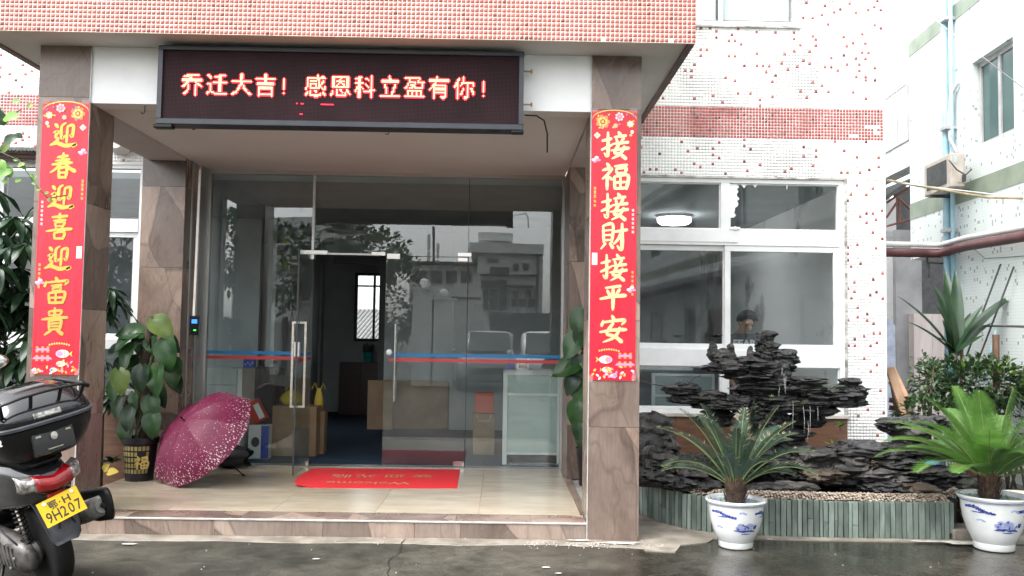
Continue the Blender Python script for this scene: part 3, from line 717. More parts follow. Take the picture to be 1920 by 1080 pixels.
# ------------------------------------------------------------------ LED sign over the entrance
def sign():
    yf, yb = -.16, .008
    tl, tr = at(299, 82, Y=yf), at(982, 97, Y=yf); bl, br = at(290, 233, Y=yf), at(982, 243, Y=yf)
    x0, x1 = (tl.x + bl.x) / 2 , (tr.x + br.x) / 2; z0, z1 = (bl.z + br.z) / 2, (tl.z + tr.z) / 2 - .004
    z1 = min(z1, ZS - .004)
    t = thing('led_sign', 'long black LED message sign with glowing red Chinese text above the entrance', 'sign', ((x0 + x1) / 2, -.07, z0))
    pm('sign_frame', (0.014, 0.017, 0.024), (0.024, 0.028, 0.036), scale=8, rough=.4)
    f = .035
    B('housing', 'sign_frame', t, x0 + .004, x1 - .004, yf + .03, yb, z0 + .004, z1 - .004, b=.004)
    B('frame', 'sign_frame', t, x0, x1, yf, yf + .05, z0, z0 + .045, b=.005); B('frame', 'sign_frame', t, x0, x1, yf, yf + .05, z1 - f, z1, b=.005)
    B('frame', 'sign_frame', t, x0 + .0005, x0 + f, yf + .0006, yf + .05, z0 + .045, z1 - f); B('frame', 'sign_frame', t, x1 - f, x1 - .0005, yf + .0006, yf + .05, z0 + .045, z1 - f)
    B('foot', 'black_plastic', t, x0 - .02, x0 + .12, yf - .004, yf + .07, z0 - .028, z0 - .0005, b=.006); B('foot', 'black_plastic', t, x1 - .09, x1 + .004, yf - .004, yf + .07, z0 - .022, z0 - .0005, b=.006)
    m, nt, b = _new('led_screen')
    vec = coords(nt, 'world', (100, 100, 100))
    fr = N(nt, 'ShaderNodeVectorMath', operation='FRACTION'); nt.links.new(vec, fr.inputs[0])
    su = N(nt, 'ShaderNodeVectorMath', operation='SUBTRACT'); nt.links.new(fr.outputs[0], su.inputs[0]); su.inputs[1].default_value = (.5, .5, .5)
    sx = nt.nodes.new('ShaderNodeSeparateXYZ'); nt.links.new(su.outputs[0], sx.inputs[0])
    r = mth(nt, 'SQRT', mth(nt, 'ADD', mth(nt, 'MULTIPLY', sx.outputs['X'], sx.outputs['X']), mth(nt, 'MULTIPLY', sx.outputs['Z'], sx.outputs['Z'])))
    dot = ramp(nt, r, [(.27, 1.0), (.36, 0.0)])
    big = ramp(nt, noi(nt, coords(nt), 2.2, 3), [(.35, .75), (.65, 1.25)])
    col = mixc(nt, dot, (0.009, 0.004, 0.005), (0.046, 0.019, 0.023)); nt.links.new(mixc(nt, 1.0, col, big, 'MULTIPLY'), b.inputs['Base Color'])
    b.inputs['Roughness'].default_value = .7; b.inputs['Specular IOR Level'].default_value = .15; bump(nt, b, dot, .3, .003)
    px0, px1, pz0, pz1 = x0 + f, x1 - f, z0 + .045, z1 - f
    scr = B('screen', 'led_screen', t, px0 + .001, px1 - .001, yf + .018, yf + .029, pz0 + .001, pz1 - .001)
    # lit pixels: sixteen-dot glyphs on the ten-millimetre grid
    def glyph(ch):
        c = bpy.data.curves.new('t', 'FONT'); c.body = ch; c.size = 1; c.resolution_u = 3
        o = bpy.data.objects.new('t', c); C.objects.link(o)
        dg = bpy.context.evaluated_depsgraph_get(); dg.update(); me = bpy.data.meshes.new_from_object(o.evaluated_get(dg))
        bpy.data.objects.remove(o); bpy.data.curves.remove(c)
        me.calc_loop_triangles(); vv = [v.co.copy() for v in me.vertices]; tr = [[vv[i] for i in l.vertices] for l in me.loop_triangles]
        bpy.data.meshes.remove(me)
        xs_ = [v.x for v in vv]; G = []
        ox = min(xs_) - .1 if ch == '!' else 0
        for j in range(16):
            for i in range(16):
                hit = 0
                for (du, dv) in ((0, 0), (.022, 0), (-.022, 0), (0, .022), (0, -.022)):
                    x = ox + (i + .5) / 16 + du; y = .86 - (j + .5) / 16 * .96 + dv
                    for a, b_, c_ in tr:
                        d1 = (x - b_.x) * (a.y - b_.y) - (a.x - b_.x) * (y - b_.y); d2 = (x - c_.x) * (b_.y - c_.y) - (b_.x - c_.x) * (y - c_.y); d3 = (x - a.x) * (c_.y - a.y) - (c_.x - a.x) * (y - a.y)
                        if not ((d1 < 0 or d2 < 0 or d3 < 0) and (d1 > 0 or d2 > 0 or d3 > 0)): hit += 1; break
                if hit >= 3: G.append((i, j))
        return G
    text = '乔迁大吉!感恩科立盈有你!'
    us = [359, 406, 452, 497, 531, 591, 638, 684, 731, 777, 823, 870, 906]
    emis('led_red', (1.0, 0.015, 0.05), 0.5); emis('led_hot', (1.0, 0.66, 0.30), 0.42); emis('led_glow', (1.0, 0.01, 0.05), .10)
    PTC = .0106
    cache = {}
    for ch, u in zip(text, us):
        if ch not in cache: cache[ch] = glyph(ch)
        v = 157 + (u - 359) * (164.5 - 157) / (906 - 359)
        c = at(u, v, Y=yf); mb = MB()
        gs = set(cache[ch])
        i0 = 7.5 if ch != '!' else 1.8
        for (i, j) in cache[ch]:
            x = c.x + (i - i0) * PTC; z = c.z - (j - 7.5) * PTC; h = PTC * .5
            mb.box(x - h, x + h, yf + .0125, yf + .0178, z - h, z + h, mat=0)
            h2 = PTC * .40; mb.box(x - h2, x + h2, yf + .0105, yf + .0124, z - h2, z + h2, mat=1)
        halo = {(i + a, j + b) for (i, j) in gs for (a, b) in ((1, 0), (-1, 0), (0, 1), (0, -1))} - gs
        for (i, j) in halo:
            x = c.x + (i - i0) * PTC; z = c.z - (j - 7.5) * PTC; h = PTC * .42; mb.box(x - h, x + h, yf + .0145, yf + .0178, z - h, z + h, mat=2)
        o = mb.build('character', ['led_red', 'led_hot', 'led_glow'], scr); o['kind'] = 'stuff'
    for (u, v, n) in ((556, 193, 1), (566, 193.5, 2), (564, 213, 2), (613, 195, 9)):
        c = at(u, v, Y=yf); mb = MB()
        h = PTC * .5; mb.box(c.x - n * h, c.x + n * h, yf + .0125, yf + .0178, c.z - h * .7, c.z + h * .7)
        mb.build('lit_dash', 'led_red', scr)
    pm('brass', (0.5, 0.36, 0.18), rough=.35, metal=1)
    for (u, v) in ((987, 134), (987, 196)):
        c = at(u, v, Y=-.05); MB().tube([c + Vector((-.03, 0, 0)), c + Vector((.03, 0, 0))], .007, 8).lathe([(0, .03), (.016, .032), (.016, .045), (0, .046)], c, 6, axis='x').build('bolt', 'brass', t)
    # cable from the sign to the ceiling
    pts = [at(984, 216, Y=-.05), at(1006, 217, Y=.0), at(1020, 226, Y=.12), at(1026, 250, Y=.25), at(1026, 286, Y=.3)]
    MB().tube(pts, .006, 6).build('cable', 'black_plastic', t)
sign()
# little hooks in the porch ceiling
for k, (u, v, l) in enumerate(((272, 203, 'small bent wire hook in the porch ceiling left of the sign'), (367, 237, 'tiny wire hook in the porch ceiling just below the sign'), (729, 246, 'tiny wire stub in the porch ceiling below the middle of the sign'))):
    c = at(u, v, Z=ZB) if k else at(272, 198, Z=ZB)
    s = 1.0 if k == 0 else .45
    o = MB().tube([c, c + Vector((0, 0, -.045 * s)), c + Vector((-.008, 0, -.06 * s)), c + Vector((-.02, 0, -.062 * s)), c + Vector((-.028, 0, -.05 * s))], .0035, 6).build('ceiling_hook', 'black_plastic'); tag(o, l, 'hook')

# ------------------------------------------------------------------ spring couplets on the pillars
GL = {
 '迎': [[(18,10,6),(24,16,10),(30,24,7)],[(14,42,5),(30,38,9),(22,56,8),(31,66,8),(14,84,9)],[(4,88,6),(28,80,10),(60,89,12),(97,82,8),(84,92,9)],[(58,6,5),(43,20,8),(44,60,9),(57,52,5)],[(62,20,7),(84,15,9),(82,54,9),(73,50,5)],[(64,20,8),(62,78,8)]],
 '春': [[(30,19,6),(52,15,9),(70,12,7)],[(24,32,6),(76,25,8)],[(12,46,6),(50,40,10),(86,37,8)],[(53,2,8),(48,34,10),(28,60,8),(6,76,4)],[(54,36,5),(74,56,10),(98,70,12)],[(38,60,8),(39,96,9)],[(38,60,8),(66,56,9),(63,96,8)],[(40,76,7),(62,74,7)],[(40,93,8),(62,92,8)]],
 '喜': [[(22,15,7),(80,9,9)],[(51,0,9),(50,26,8)],[(28,28,6),(74,24,8)],[(34,36,6),(37,50,6)],[(34,36,6),(68,32,8),(63,50,7)],[(38,49,6),(63,47,6)],[(36,54,6),(41,61,8)],[(64,52,8),(57,61,5)],[(2,68,6),(50,61,9),(98,58,10)],[(32,74,7),(35,97,7)],[(32,74,7),(70,70,9),(65,97,8)],[(36,95,7),(65,94,7)]],
 '富': [[(46,0,7),(54,12,11)],[(13,16,7),(7,36,9)],[(13,21,6),(60,15,8),(92,13,9),(82,28,5)],[(32,32,6),(71,28,8)],[(37,40,6),(39,52,6)],[(37,40,6),(67,37,8),(62,52,6)],[(39,51,6),(63,49,6)],[(23,60,8),(28,98,8)],[(23,60,8),(82,55,9),(75,97,9)],[(50,59,7),(50,95,7)],[(27,77,7),(76,75,7)],[(28,96,8),(76,94,8)]],
 '貴': [[(28,14,6),(31,29,6)],[(28,14,6),(73,10,8),(67,28,6)],[(31,28,6),(68,25,6)],[(50,0,8),(50,38,9)],[(4,43,6),(50,37,9),(97,34,9)],[(30,48,7),(32,80,7)],[(30,48,7),(73,44,9),(69,80,8)],[(33,58,6),(69,55,6)],[(33,68,6),(69,66,6)],[(33,79,6),(69,77,6)],[(41,81,8),(16,99,6)],[(60,81,8),(82,96,13)]],
 '接': [[(4,34,7),(38,25,9)],[(25,2,8),(25,84,10),(12,77,5)],[(3,66,8),(42,46,7)],[(62,0,7),(69,12,12)],[(47,20,6),(90,13,9)],[(54,24,6),(59,37,9)],[(82,21,9),(71,37,6)],[(42,44,6),(98,37,10)],[(66,42,9),(49,74,9),(68,80,9),(90,97,12)],[(84,52,9),(68,80,8),(40,97,5)],[(36,68,6),(100,58,11)]],
 '福': [[(20,2,7),(29,14,11)],[(5,28,7),(37,20,9),(24,42,8),(4,60,5)],[(22,42,9),(22,98,9)],[(27,50,6),(40,62,9)],[(48,13,7),(94,7,9)],[(54,22,7),(57,40,7)],[(54,22,7),(90,18,9),(84,39,7)],[(57,38,7),(85,36,7)],[(48,50,8),(50,96,8)],[(48,50,8),(97,45,10),(91,96,9)],[(70,50,7),(70,92,7)],[(50,72,7),(91,69,7)],[(51,94,8),(91,91,8)]],
 '財': [[(10,10,8),(13,72,8)],[(10,10,8),(46,5,9),(42,72,8)],[(13,28,6),(42,25,6)],[(13,45,6),(42,43,6)],[(13,64,6),(42,61,6)],[(20,74,9),(2,96,5)],[(34,73,6),(47,92,11)],[(49,32,7),(100,23,10)],[(80,0,9),(79,94,11),(62,82,5)],[(76,34,9),(66,58,8),(48,78,5)]],
 '平': [[(22,16,7),(80,8,10)],[(28,24,7),(39,43,12)],[(76,20,11),(60,44,6)],[(2,58,8),(50,48,10),(100,43,12)],[(51,12,9),(51,72,12),(50,100,5)]],
 '安': [[(46,0,7),(54,14,12)],[(15,20,8),(8,40,10)],[(15,26,7),(60,19,9),(94,17,10),(82,34,5)],[(52,28,10),(28,66,9),(56,76,10),(84,97,13)],[(76,44,10),(58,78,9),(14,99,5)],[(2,62,7),(50,54,10),(100,51,11)]]}
def brush(mb, strokes, cx, cz, sz, y, wk=1.0, seed=0):
    rs = random.Random(seed); lay = 0
    for st in strokes:
        # densify with a smooth curve, brush swelling at the ends
        P_ = [Vector((a, b, c)) for a, b, c in st]; pts = []
        for i in range(len(P_) - 1):
            p0 = P_[max(i - 1, 0)]; p1 = P_[i]; p2 = P_[i + 1]; p3 = P_[min(i + 2, len(P_) - 1)]
            for k in range(6):
                t = k / 6; pts.append(0.5 * ((2 * p1) + (p2 - p0) * t + (2 * p0 - 5 * p1 + 4 * p2 - p3) * t * t + (3 * p1 - p0 - 3 * p2 + p3) * t ** 3))
        pts.append(P_[-1]); n = len(pts); L = []; R = []
        for i, p in enumerate(pts):
            q = pts[min(i + 1, n - 1)] - pts[max(i - 1, 0)]; d = Vector((q.x, q.y)).normalized(); nn = Vector((-d.y, d.x))
            wv = p.z * .5 * wk * (1 + .12 * rs.uniform(-1, 1)) * (.75 + .25 * min(1, i / 2)) * (.8 + .2 * min(1, (n - 1 - i) / 2))
            L.append((p.x + nn.x * wv, p.y + nn.y * wv)); R.append((p.x - nn.x * wv, p.y - nn.y * wv))
        def W(q, yy): return (cx + (q[0] - 50) / 100 * sz, yy, cz - (q[1] - 50) / 100 * sz)
        yy = y - .0004 - lay * .00012; lay += 1
        # rounded ends
        s0, s1 = pts[0], pts[-1]; e0 = (s0.x - (pts[1].x - s0.x) * .0 - (pts[1] - s0).normalized().x * s0.z * .35, s0.y - (pts[1] - s0).normalized().y * s0.z * .35)
        e1 = (s1.x + (s1 - pts[-2]).normalized().x * s1.z * .35, s1.y + (s1 - pts[-2]).normalized().y * s1.z * .35)
        ol = [e0] + L + [e1] + R[::-1]
        V = [W(q, yy) for q in ol]; m = len(L); fs = []
        fs.append((0, 1, 2 * m + 1)); fs.append((m, m + 1, m + 2))
        for i in range(m - 1): fs.append((1 + i, 2 + i, 2 * m - i, 2 * m + 1 - i))
        mb.add(V, fs)
pm('couplet_red', (0.58, 0.010, 0.026), (0.72, 0.014, 0.040), scale=3, rough=.33, bmp=.25, bscale=7, stretch=(6, 6, .8))
def goldmat(nm, col):
    m, nt, b = _new(nm)
    b.inputs['Base Color'].default_value = col; b.inputs['Metallic'].default_value = .75; b.inputs['Roughness'].default_value = .42
    bump(nt, b, noi(nt, coords(nt), 160, 3), .5, .003)
goldmat('couplet_gold', (0.50, 0.38, 0.09, 1)); goldmat('couplet_gold_skylit', (0.82, 0.68, 0.36, 1))  # one gold twice: left darkened for dimmer light, right paled for sky reflection
pm('print_gold', (0.85, 0.55, 0.15), rough=.4, metal=.3); pm('print_pink', (0.85, 0.25, 0.42), rough=.45); pm('print_white', (0.85, 0.78, 0.72), rough=.45)
pm('print_blue', (0.12, 0.28, 0.65), rough=.45); pm('print_orange', (0.9, 0.3, 0.08), rough=.45); pm('print_dark', (0.5, 0.005, 0.03), rough=.45)
m_, nt_, b_ = _new('clear_tape'); b_.inputs['Base Color'].default_value = (.6, .55, .5, 1); b_.inputs['Roughness'].default_value = .12; b_.inputs['Alpha'].default_value = .28
PR = ['print_gold', 'print_pink', 'print_white', 'print_blue', 'print_orange', 'print_dark']
def disc(mb, x, y, z, rx, rz, n, mat, rot=0):
    vs = [(x, y, z)] + [(x + rx * math.cos(2 * PI * k / n + .1) * math.cos(rot) - rz * math.sin(2 * PI * k / n + .1) * math.sin(rot), y, z + rx * math.cos(2 * PI * k / n + .1) * math.sin(rot) + rz * math.sin(2 * PI * k / n + .1) * math.cos(rot)) for k in range(n)]
    mb.add(vs, [(0, k % n + 1, (k + 1) % n + 1) for k in range(1, n + 1)], mat)
def couplet(label, chars, tlpx, brpx, cpx, mirror):
    yp = -.0045
    a, b_ = at(*tlpx, Y=yp), at(*brpx, Y=yp)
    x0, x1, z1, z0 = a.x, b_.x, a.z, b_.z; wd = x1 - x0
    t = thing('couplet_banner', label, 'banner', ((x0 + x1) / 2, yp, z0), 'red spring couplets on the pillars')
    # paper: a thin sheet, slightly wavy
    mb = MB(); nx, nz = 8, 60; vs = []; fs = []
    def yy(x, z): return yp - .0012 * (1 + math.sin(z * 9 + x * 11)) * .6
    for j in range(nz + 1):
        for i in range(nx + 1):
            x = x0 + wd * i / nx; z = z0 + (z1 - z0) * j / nz; vs.append((x, yy(x, z), z))
    for j in range(nz):
        for i in range(nx): q = j * (nx + 1) + i; fs.append((q, q + 1, q + nx + 2, q + nx + 1))
    mb.add(vs, fs); n_ = len(vs)
    mb.add([(x, yp + .0008, z) for x, y, z in vs], [f[::-1] for f in fs])
    pp = mb.build('paper', 'couplet_red', t, smooth='all')
    yt = yp - .0030
    for ch, (u, v, s) in zip(chars, cpx):
        c = at(u, v, Y=yt); mb = MB(); brush(mb, GL[ch], c.x, c.z, s * .93, yt, 1.3, seed=int(u + v)); mb.build('character', 'couplet_gold_skylit' if mirror else 'couplet_gold', pp)
    for (tx, tz, ww, hh) in ((x0 + .02, z1 - .004, .05, .018), (x1 - .03, z1 - .002, .06, .02), (x0 + .01, z0 + .01, .03, .03), (x1 - .012, z0 + .02, .03, .025)):
        mb = MB(); mb.quad((tx - ww / 2, yp - .0042, tz - hh), (tx + ww / 2, yp - .0042, tz - hh * .8), (tx + ww / 2 + .004, yp - .0036, tz + hh), (tx - ww / 2, yp - .0036, tz + hh * .9)); mb.build('tape', 'clear_tape', t)
    sg = -1 if mirror else 1; cx = (x0 + x1) / 2; hw = wd / 2
    rs = random.Random(5 if mirror else 9)
    # flowers, arch line and small lozenge of the head
    mb = MB(); y = yt
    def flower(x, z, r, cols, k=0):
        for ring, c in enumerate(cols):
            rr = r * (1 - ring * .3)
            for i in range(7): th = 2 * PI * i / 7 + ring * .4; disc(mb, x + rr * .62 * math.cos(th), y - .0004 * ring - k - i * .00003, z + rr * .62 * math.sin(th), rr * .36, rr * .30, 7, c, th)
        disc(mb, x, y - .0016 - k, z, r * .2, r * .2, 7, 0)
    arch = [(cx + hw * .98 * math.cos(th), y - .0001, z1 - .075 + .072 * math.sin(th)) for th in [PI * i / 16 for i in range(17)]]
    for i in range(16):
        p, q = arch[i], arch[i + 1]; mb.quad(p, q, (q[0], q[1], q[2] + .008), (p[0], p[1], p[2] + .008), mat=0)
    flower(cx + sg * hw * .52, z1 - .09, .058, [4, 0, 5], 0); flower(cx - sg * hw * .22, z1 - .05, .036, [2, 1], .002); flower(cx - sg * hw * .7, z1 - .105, .030, [0, 2], .002)
    flower(cx - sg * hw * .05, z1 - .12, .022, [1, 0], .002)
    for i in range(14): disc(mb, cx + rs.uniform(-.9, .9) * hw, y - .0022 - i * .00002, z1 - rs.uniform(.015, .14), .010, .006, 6, rs.choice([0, 0, 2, 3, 1]), rs.uniform(0, 3))
    disc(mb, cx - sg * hw * .78, y - .001, z1 - .165, .014, .016, 6, 2); disc(mb, cx - sg * hw * .72, y - .001, z1 - .19, .012, .01, 6, 0)
    mb.build('printed_flowers', PR, pp)['kind'] = 'stuff'
    mb = MB(); lz = z1 - .195; lx = cx + sg * hw * .76
    mb.add([(lx - .026, y, lz), (lx, y, lz - .026), (lx + .026, y, lz), (lx, y, lz + .026)], [(0, 1, 2, 3)], 2); mb.add([(lx - .014, y - .0004, lz), (lx, y - .0004, lz - .014), (lx + .014, y - .0004, lz), (lx, y - .0004, lz + .014)], [(0, 1, 2, 3)], 0)
    mb.build('printed_lozenge', PR, pp)
    # small side inscriptions and cloud motifs
    mb = MB()
    for (sx_, f0, n, c) in ((-sg, .37, 6, 2), (sg, .29, 5, 0), (-sg, .60, 6, 0), (sg, .30, 2, 4)):
        for i in range(n):
            zz = z1 - (z1 - z0) * f0 - i * .033
            for q in range(4): mb.add([(cx + sx_ * hw * .84 - .009 + (q % 2) * .004, y - .0002 * q, zz - .005 * q), (cx + sx_ * hw * .84 + .009, y - .0002 * q, zz - .005 * q), (cx + sx_ * hw * .84 + .009, y - .0002 * q, zz - .005 * q + .0028), (cx + sx_ * hw * .84 - .009 + (q % 2) * .004, y - .0002 * q, zz - .005 * q + .0028)], [(0, 1, 2, 3)], c)
    mb.build('small_inscription', PR, pp)['kind'] = 'stuff'
    mb = MB()
    for (sx_, f0) in ((sg, .185), (-sg, .665)):
        for i, (dx, dz, r) in enumerate(((0, 0, .024), (-.02, -.004, .016), (.02, -.006, .017), (.004, .014, .016), (-.01, -.018, .015))):
            x = min(max(cx + sx_ * hw * .80 + dx, x0 + r), x1 - r); disc(mb, x, y - .0003 * i, z1 - (z1 - z0) * f0 + dz, r, r * .62, 8, 2 if i % 2 else 1)
    mb.build('printed_cloud', PR, pp)['kind'] = 'stuff'
    sx_ = cx + sg * hw * .82; sz = z1 - (z1 - z0) * (.555 if mirror is False else .555)
    mb = MB(); mb.quad((sx_ - .02, y, sz - .045), (sx_ + .02, y, sz - .045), (sx_ + .02, y, sz + .045), (sx_ - .02, y, sz + .045), mat=2)
    for i in range(5): mb.quad((sx_ - .013, y - .0004, sz - .032 + i * .014), (sx_ + .013, y - .0004, sz - .032 + i * .014), (sx_ + .013, y - .0004, sz - .027 + i * .014), (sx_ - .013, y - .0004, sz - .027 + i * .014), mat=1)
    mb.build('sticker', PR, pp)
    # foot: houses in pink, two fish, waves
    mb = MB(); hx0 = cx - sg * hw * .55
    for i in range(5):
        zz = z0 + .08 + i * .032; ww = .085 - i * .010
        mb.quad((hx0 - ww, y - .0002 * i, zz), (hx0 + ww, y - .0002 * i, zz), (hx0 + ww * .8, y - .0002 * i, zz + .018), (hx0 - ww * .8, y - .0002 * i, zz + .018), mat=1 if i % 2 else 5)
        if i < 4:
            for k in range(3): mb.quad((hx0 - .05 + k * .04, y - .0003 - .0002 * i, zz + .019), (hx0 - .03 + k * .04, y - .0003 - .0002 * i, zz + .019), (hx0 - .03 + k * .04, y - .0003 - .0002 * i, zz + .031), (hx0 - .05 + k * .04, y - .0003 - .0002 * i, zz + .031), mat=4)
    for v in mb.v: pass
    mb.v = [(min(max(a, x0 + .002), x1 - .002), b, c) for a, b, c in mb.v]
    mb.build('printed_house', PR, pp)['kind'] = 'stuff'
    for (fx, fz, s, c) in ((.30, .155, 1.0, 1), (.25, .08, .7, 0), (-.05, .035, .55, 3)):
        mb = MB(); x = cx + sg * hw * fx; z = z0 + fz
        disc(mb, x, y - .0025, z, .050 * s, .030 * s, 12, 2); disc(mb, x - sg * .02 * s, y - .0029, z, .026 * s, .022 * s, 10, c)
        mb.quad((x + .010 * s, y - .0031, z - .024 * s), (x + .018 * s, y - .0031, z - .024 * s), (x + .018 * s, y - .0031, z + .024 * s), (x + .010 * s, y - .0031, z + .024 * s), mat=4)
        mb.add([(x + sg * .045 * s, y - .0027, z), (x + sg * .075 * s, y - .0027, z + .022 * s), (x + sg * .066 * s, y - .0027, z), (x + sg * .075 * s, y - .0027, z - .022 * s)], [(0, 1, 2), (0, 2, 3)] if sg < 0 else [(0, 2, 1), (0, 3, 2)], 0)
        mb.v = [(min(max(a, x0 + .002), x1 - .002), b, c_) for a, b, c_ in mb.v]
        mb.build('printed_fish', PR, pp)['kind'] = 'stuff'
    mb = MB()
    for i in range(24): disc(mb, cx + rs.uniform(-.92, .92) * hw, y - .0033 - i * .00002, z0 + .012 + abs(rs.gauss(0, .035)), .014, .008, 7, rs.choice([0, 1, 1, 2, 4, 0]), rs.uniform(0, 3))
    for i in range(9): x = cx + sg * hw * .15 + (i - 4) * .018; mb.quad((x - .006, y - .001, z0 + .225 - .0007 * (i - 4) ** 2), (x + .006, y - .001, z0 + .225 - .0007 * (i - 4) ** 2), (x + .006, y - .001, z0 + .238 - .0007 * (i - 4) ** 2), (x - .006, y - .001, z0 + .238 - .0007 * (i - 4) ** 2), mat=0)
    mb.build('printed_ornament', PR, pp)['kind'] = 'stuff'
    return t
couplet('red paper couplet with gold characters on the left pillar, above the scooter', '迎春迎喜迎富貴', (81, 190), (147, 703),
        [(119, 253, .225), (117, 311, .22), (114, 369, .22), (111, 425, .215), (108, 484, .22), (105, 545, .215), (102, 603, .22)], False)
couplet('red paper couplet with gold characters on the right pillar beside the rockery', '接福接財接平安', (1110, 206), (1191, 714),
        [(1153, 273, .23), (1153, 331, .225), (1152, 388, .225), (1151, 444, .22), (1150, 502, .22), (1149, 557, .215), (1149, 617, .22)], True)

# ------------------------------------------------------------------ door mat
def mat_():
    m, nt, b = _new('mat_red'); vec = coords(nt)
    b.inputs['Base Color'].default_value = (0.78, 0.028, 0.035, 1); b.inputs['Roughness'].default_value = .8
    nt.links.new(ramp(nt, noi(nt, vec, 260, 2), [(.3, (0.62, .02, .028)), (.7, (0.9, .035, .045))]), b.inputs['Base Color']); bump(nt, b, noi(nt, vec, 500, 2), .4, .003)
    pm('mat_gold', (0.45, 0.32, 0.14), (.6, .42, .2), scale=80, rough=.8)
    p = [at(547, 915, Z=HP), at(857, 916, Z=HP), at(863, 881, Z=HP), at(588, 879, Z=HP)]
    t = thing('door_mat', 'red door mat with faint gold lettering in front of the glass doors', 'mat', (p[0] + p[2]) / 2)
    # outline follows the curled left corner
    fr = [p[0].lerp(p[1], i / 24) for i in range(25)]; bk = [p[3].lerp(p[2], i / 24) for i in range(25)]
    mb = MB(); vs = []; fs = []; nj = 10
    for j in range(nj + 1):
        for i in range(25):
            q = fr[i].lerp(bk[i], j / nj); s = max(0, 1 - i / 3.5) * max(0, 1 - j / 5)
            q = q + Vector((-.055 * math.sin(j / nj * PI) * max(0, 1 - i / 8) + .02 * s, .05 * s, .006 + .012 * s * s * 2 + .001 * math.sin(i * 1.3 + j))); vs.append(q)
    for j in range(nj):
        for i in range(24): a = j * 25 + i; fs.append((a, a + 1, a + 26, a + 25))
    mb.add(vs, fs); n0 = len(vs); mb.add([(v.x, v.y, v.z - .005) for v in vs], [f[::-1] for f in fs])
    edge = [i for i in range(25)] + [25 * j + 24 for j in range(1, nj + 1)] + [25 * nj + i for i in range(23, -1, -1)] + [25 * j for j in range(nj - 1, 0, -1)]
    mb.f += [(edge[(k + 1) % len(edge)], edge[k], edge[k] + n0, edge[(k + 1) % len(edge)] + n0) for k in range(len(edge))]; mb.m += [0] * len(edge)
    mb.build('rug', 'mat_red', t, smooth=True)
    # gold lettering that reads from inside: turned round as in the photograph
    def word(txt, c, size, sx):
        cu = bpy.data.curves.new('t', 'FONT'); cu.body = txt; cu.size = size; cu.align_x = 'CENTER'; cu.align_y = 'CENTER'; cu.resolution_u = 2
        o = bpy.data.objects.new('t', cu); C.objects.link(o); dg = bpy.context.evaluated_depsgraph_get(); dg.update()
        me = bpy.data.meshes.new_from_object(o.evaluated_get(dg)); bpy.data.objects.remove(o)
        me.transform(Matrix.Translation(c - root_org(t)) @ Matrix.Rotation(PI, 4, 'Z') @ Matrix.Diagonal((sx, 1, 1, 1)))
        me.materials.clear(); me.materials.append(MATS['mat_gold'])
        o = bpy.data.objects.new('lettering', me); C.objects.link(o); o.parent = t; return o
    for ch, u in zip('临光迎欢', (641, 686, 741, 793)): 
        q = at(u, 892, Z=HP + .0085); word(ch, q, .20, 1.05)
    q = at(690, 905, Z=HP + .0085); word('Welcome', q, .17, 1.15)
mat_()

# ------------------------------------------------------------------ plants: shared leaf shapes
def orient(d, up):
    d = Vector(d).normalized(); up = Vector(up)
    x = d.cross(up)
    if x.length < 1e-4: x = d.cross(Vector((1, 0, 0)))
    x.normalize(); z = x.cross(d).normalized()
    return Matrix((x, d, z)).transposed().to_4x4()
def leaf_mesh(name, mat, prof, fold=.25, droop=.25, wav=.03, n=8, seed=0, notch=0.0):
    """leaf of unit length along +Y: prof(t) half width; folded on the midrib, drooping towards the tip"""
    rs = random.Random(seed); vs = []; fs = []
    for i in range(n + 1):
        t = i / n; hw = prof(t); y = t; z = -droop * t * t
        cols = (-1, -.55, 0, .55, 1)
        for c in cols:
            yy = y - notch * (1 - t) ** 3 * abs(c)
            vs.append((c * hw, yy, z + fold * abs(c) * hw + wav * math.sin(t * 9 + c * 2 + rs.random()) * abs(c)))
    for i in range(n):
        for k in range(4): a = i * 5 + k; fs.append((a, a + 1, a + 6, a + 5))
    mb = MB(); mb.add(vs, fs); 
    return mesh_only(mb, name, mat, smooth='all')
def pothos(t): return .40 * (math.sin(PI * t ** .62) ** .75) if 0 < t < 1 else (.10 if t == 0 else .004)
leafmat('leaf_pothos', (0.014, 0.048, 0.014), (0.040, 0.105, 0.028), rough=.32)
leafmat('leaf_yellowgreen', (0.10, 0.19, 0.03), (0.22, 0.30, 0.07), rough=.35)
leafmat('leaf_dark', (0.010, 0.030, 0.014), (0.025, 0.060, 0.025), rough=.35)
leafmat('leaf_bright', (0.09, 0.22, 0.03), (0.16, 0.34, 0.05), rough=.4)
leafmat('leaf_yellow', (0.50, 0.36, 0.04), (0.62, 0.48, 0.08), rough=.5)
pm('stem_green', (0.05, 0.09, 0.03), (0.09, 0.13, 0.05), scale=20, rough=.5)
pm('bark', (0.05, 0.035, 0.025), (0.13, 0.095, 0.065), scale=30, rough=.9, bmp=.6, stretch=(1, 1, .3))
pm('soil', (0.02, 0.014, 0.01), (0.06, 0.045, 0.03), scale=40, rough=.95, bmp=.8)
PL = [leaf_mesh('leaf', 'leaf_pothos', pothos, .3, .3, .035, seed=i, notch=.16) for i in range(3)]
PLY = leaf_mesh('leaf', 'leaf_yellowgreen', pothos, .3, .3, .03, seed=4, notch=.16)
PLD = leaf_mesh('leaf', 'leaf_dark', pothos, .3, .35, .03, seed=5, notch=.16)
def put_leaf(parent, me, base, d, up, L, label=None):
    return inst('leaf', me, parent, Matrix.Translation(base) @ orient(d, up) @ Matrix.Scale(L, 4), label)
pm('pot_dark', (0.008, 0.006, 0.009), (0.018, 0.014, 0.018), scale=6, rough=.35, spec=.3)
pm('pot_gold', (0.42, 0.30, 0.08), (.5, .38, .12), scale=30, rough=.4, metal=.4)
pm('pot_lattice', (0.20, 0.16, 0.05), (.30, .25, .09), scale=12, rough=.5)
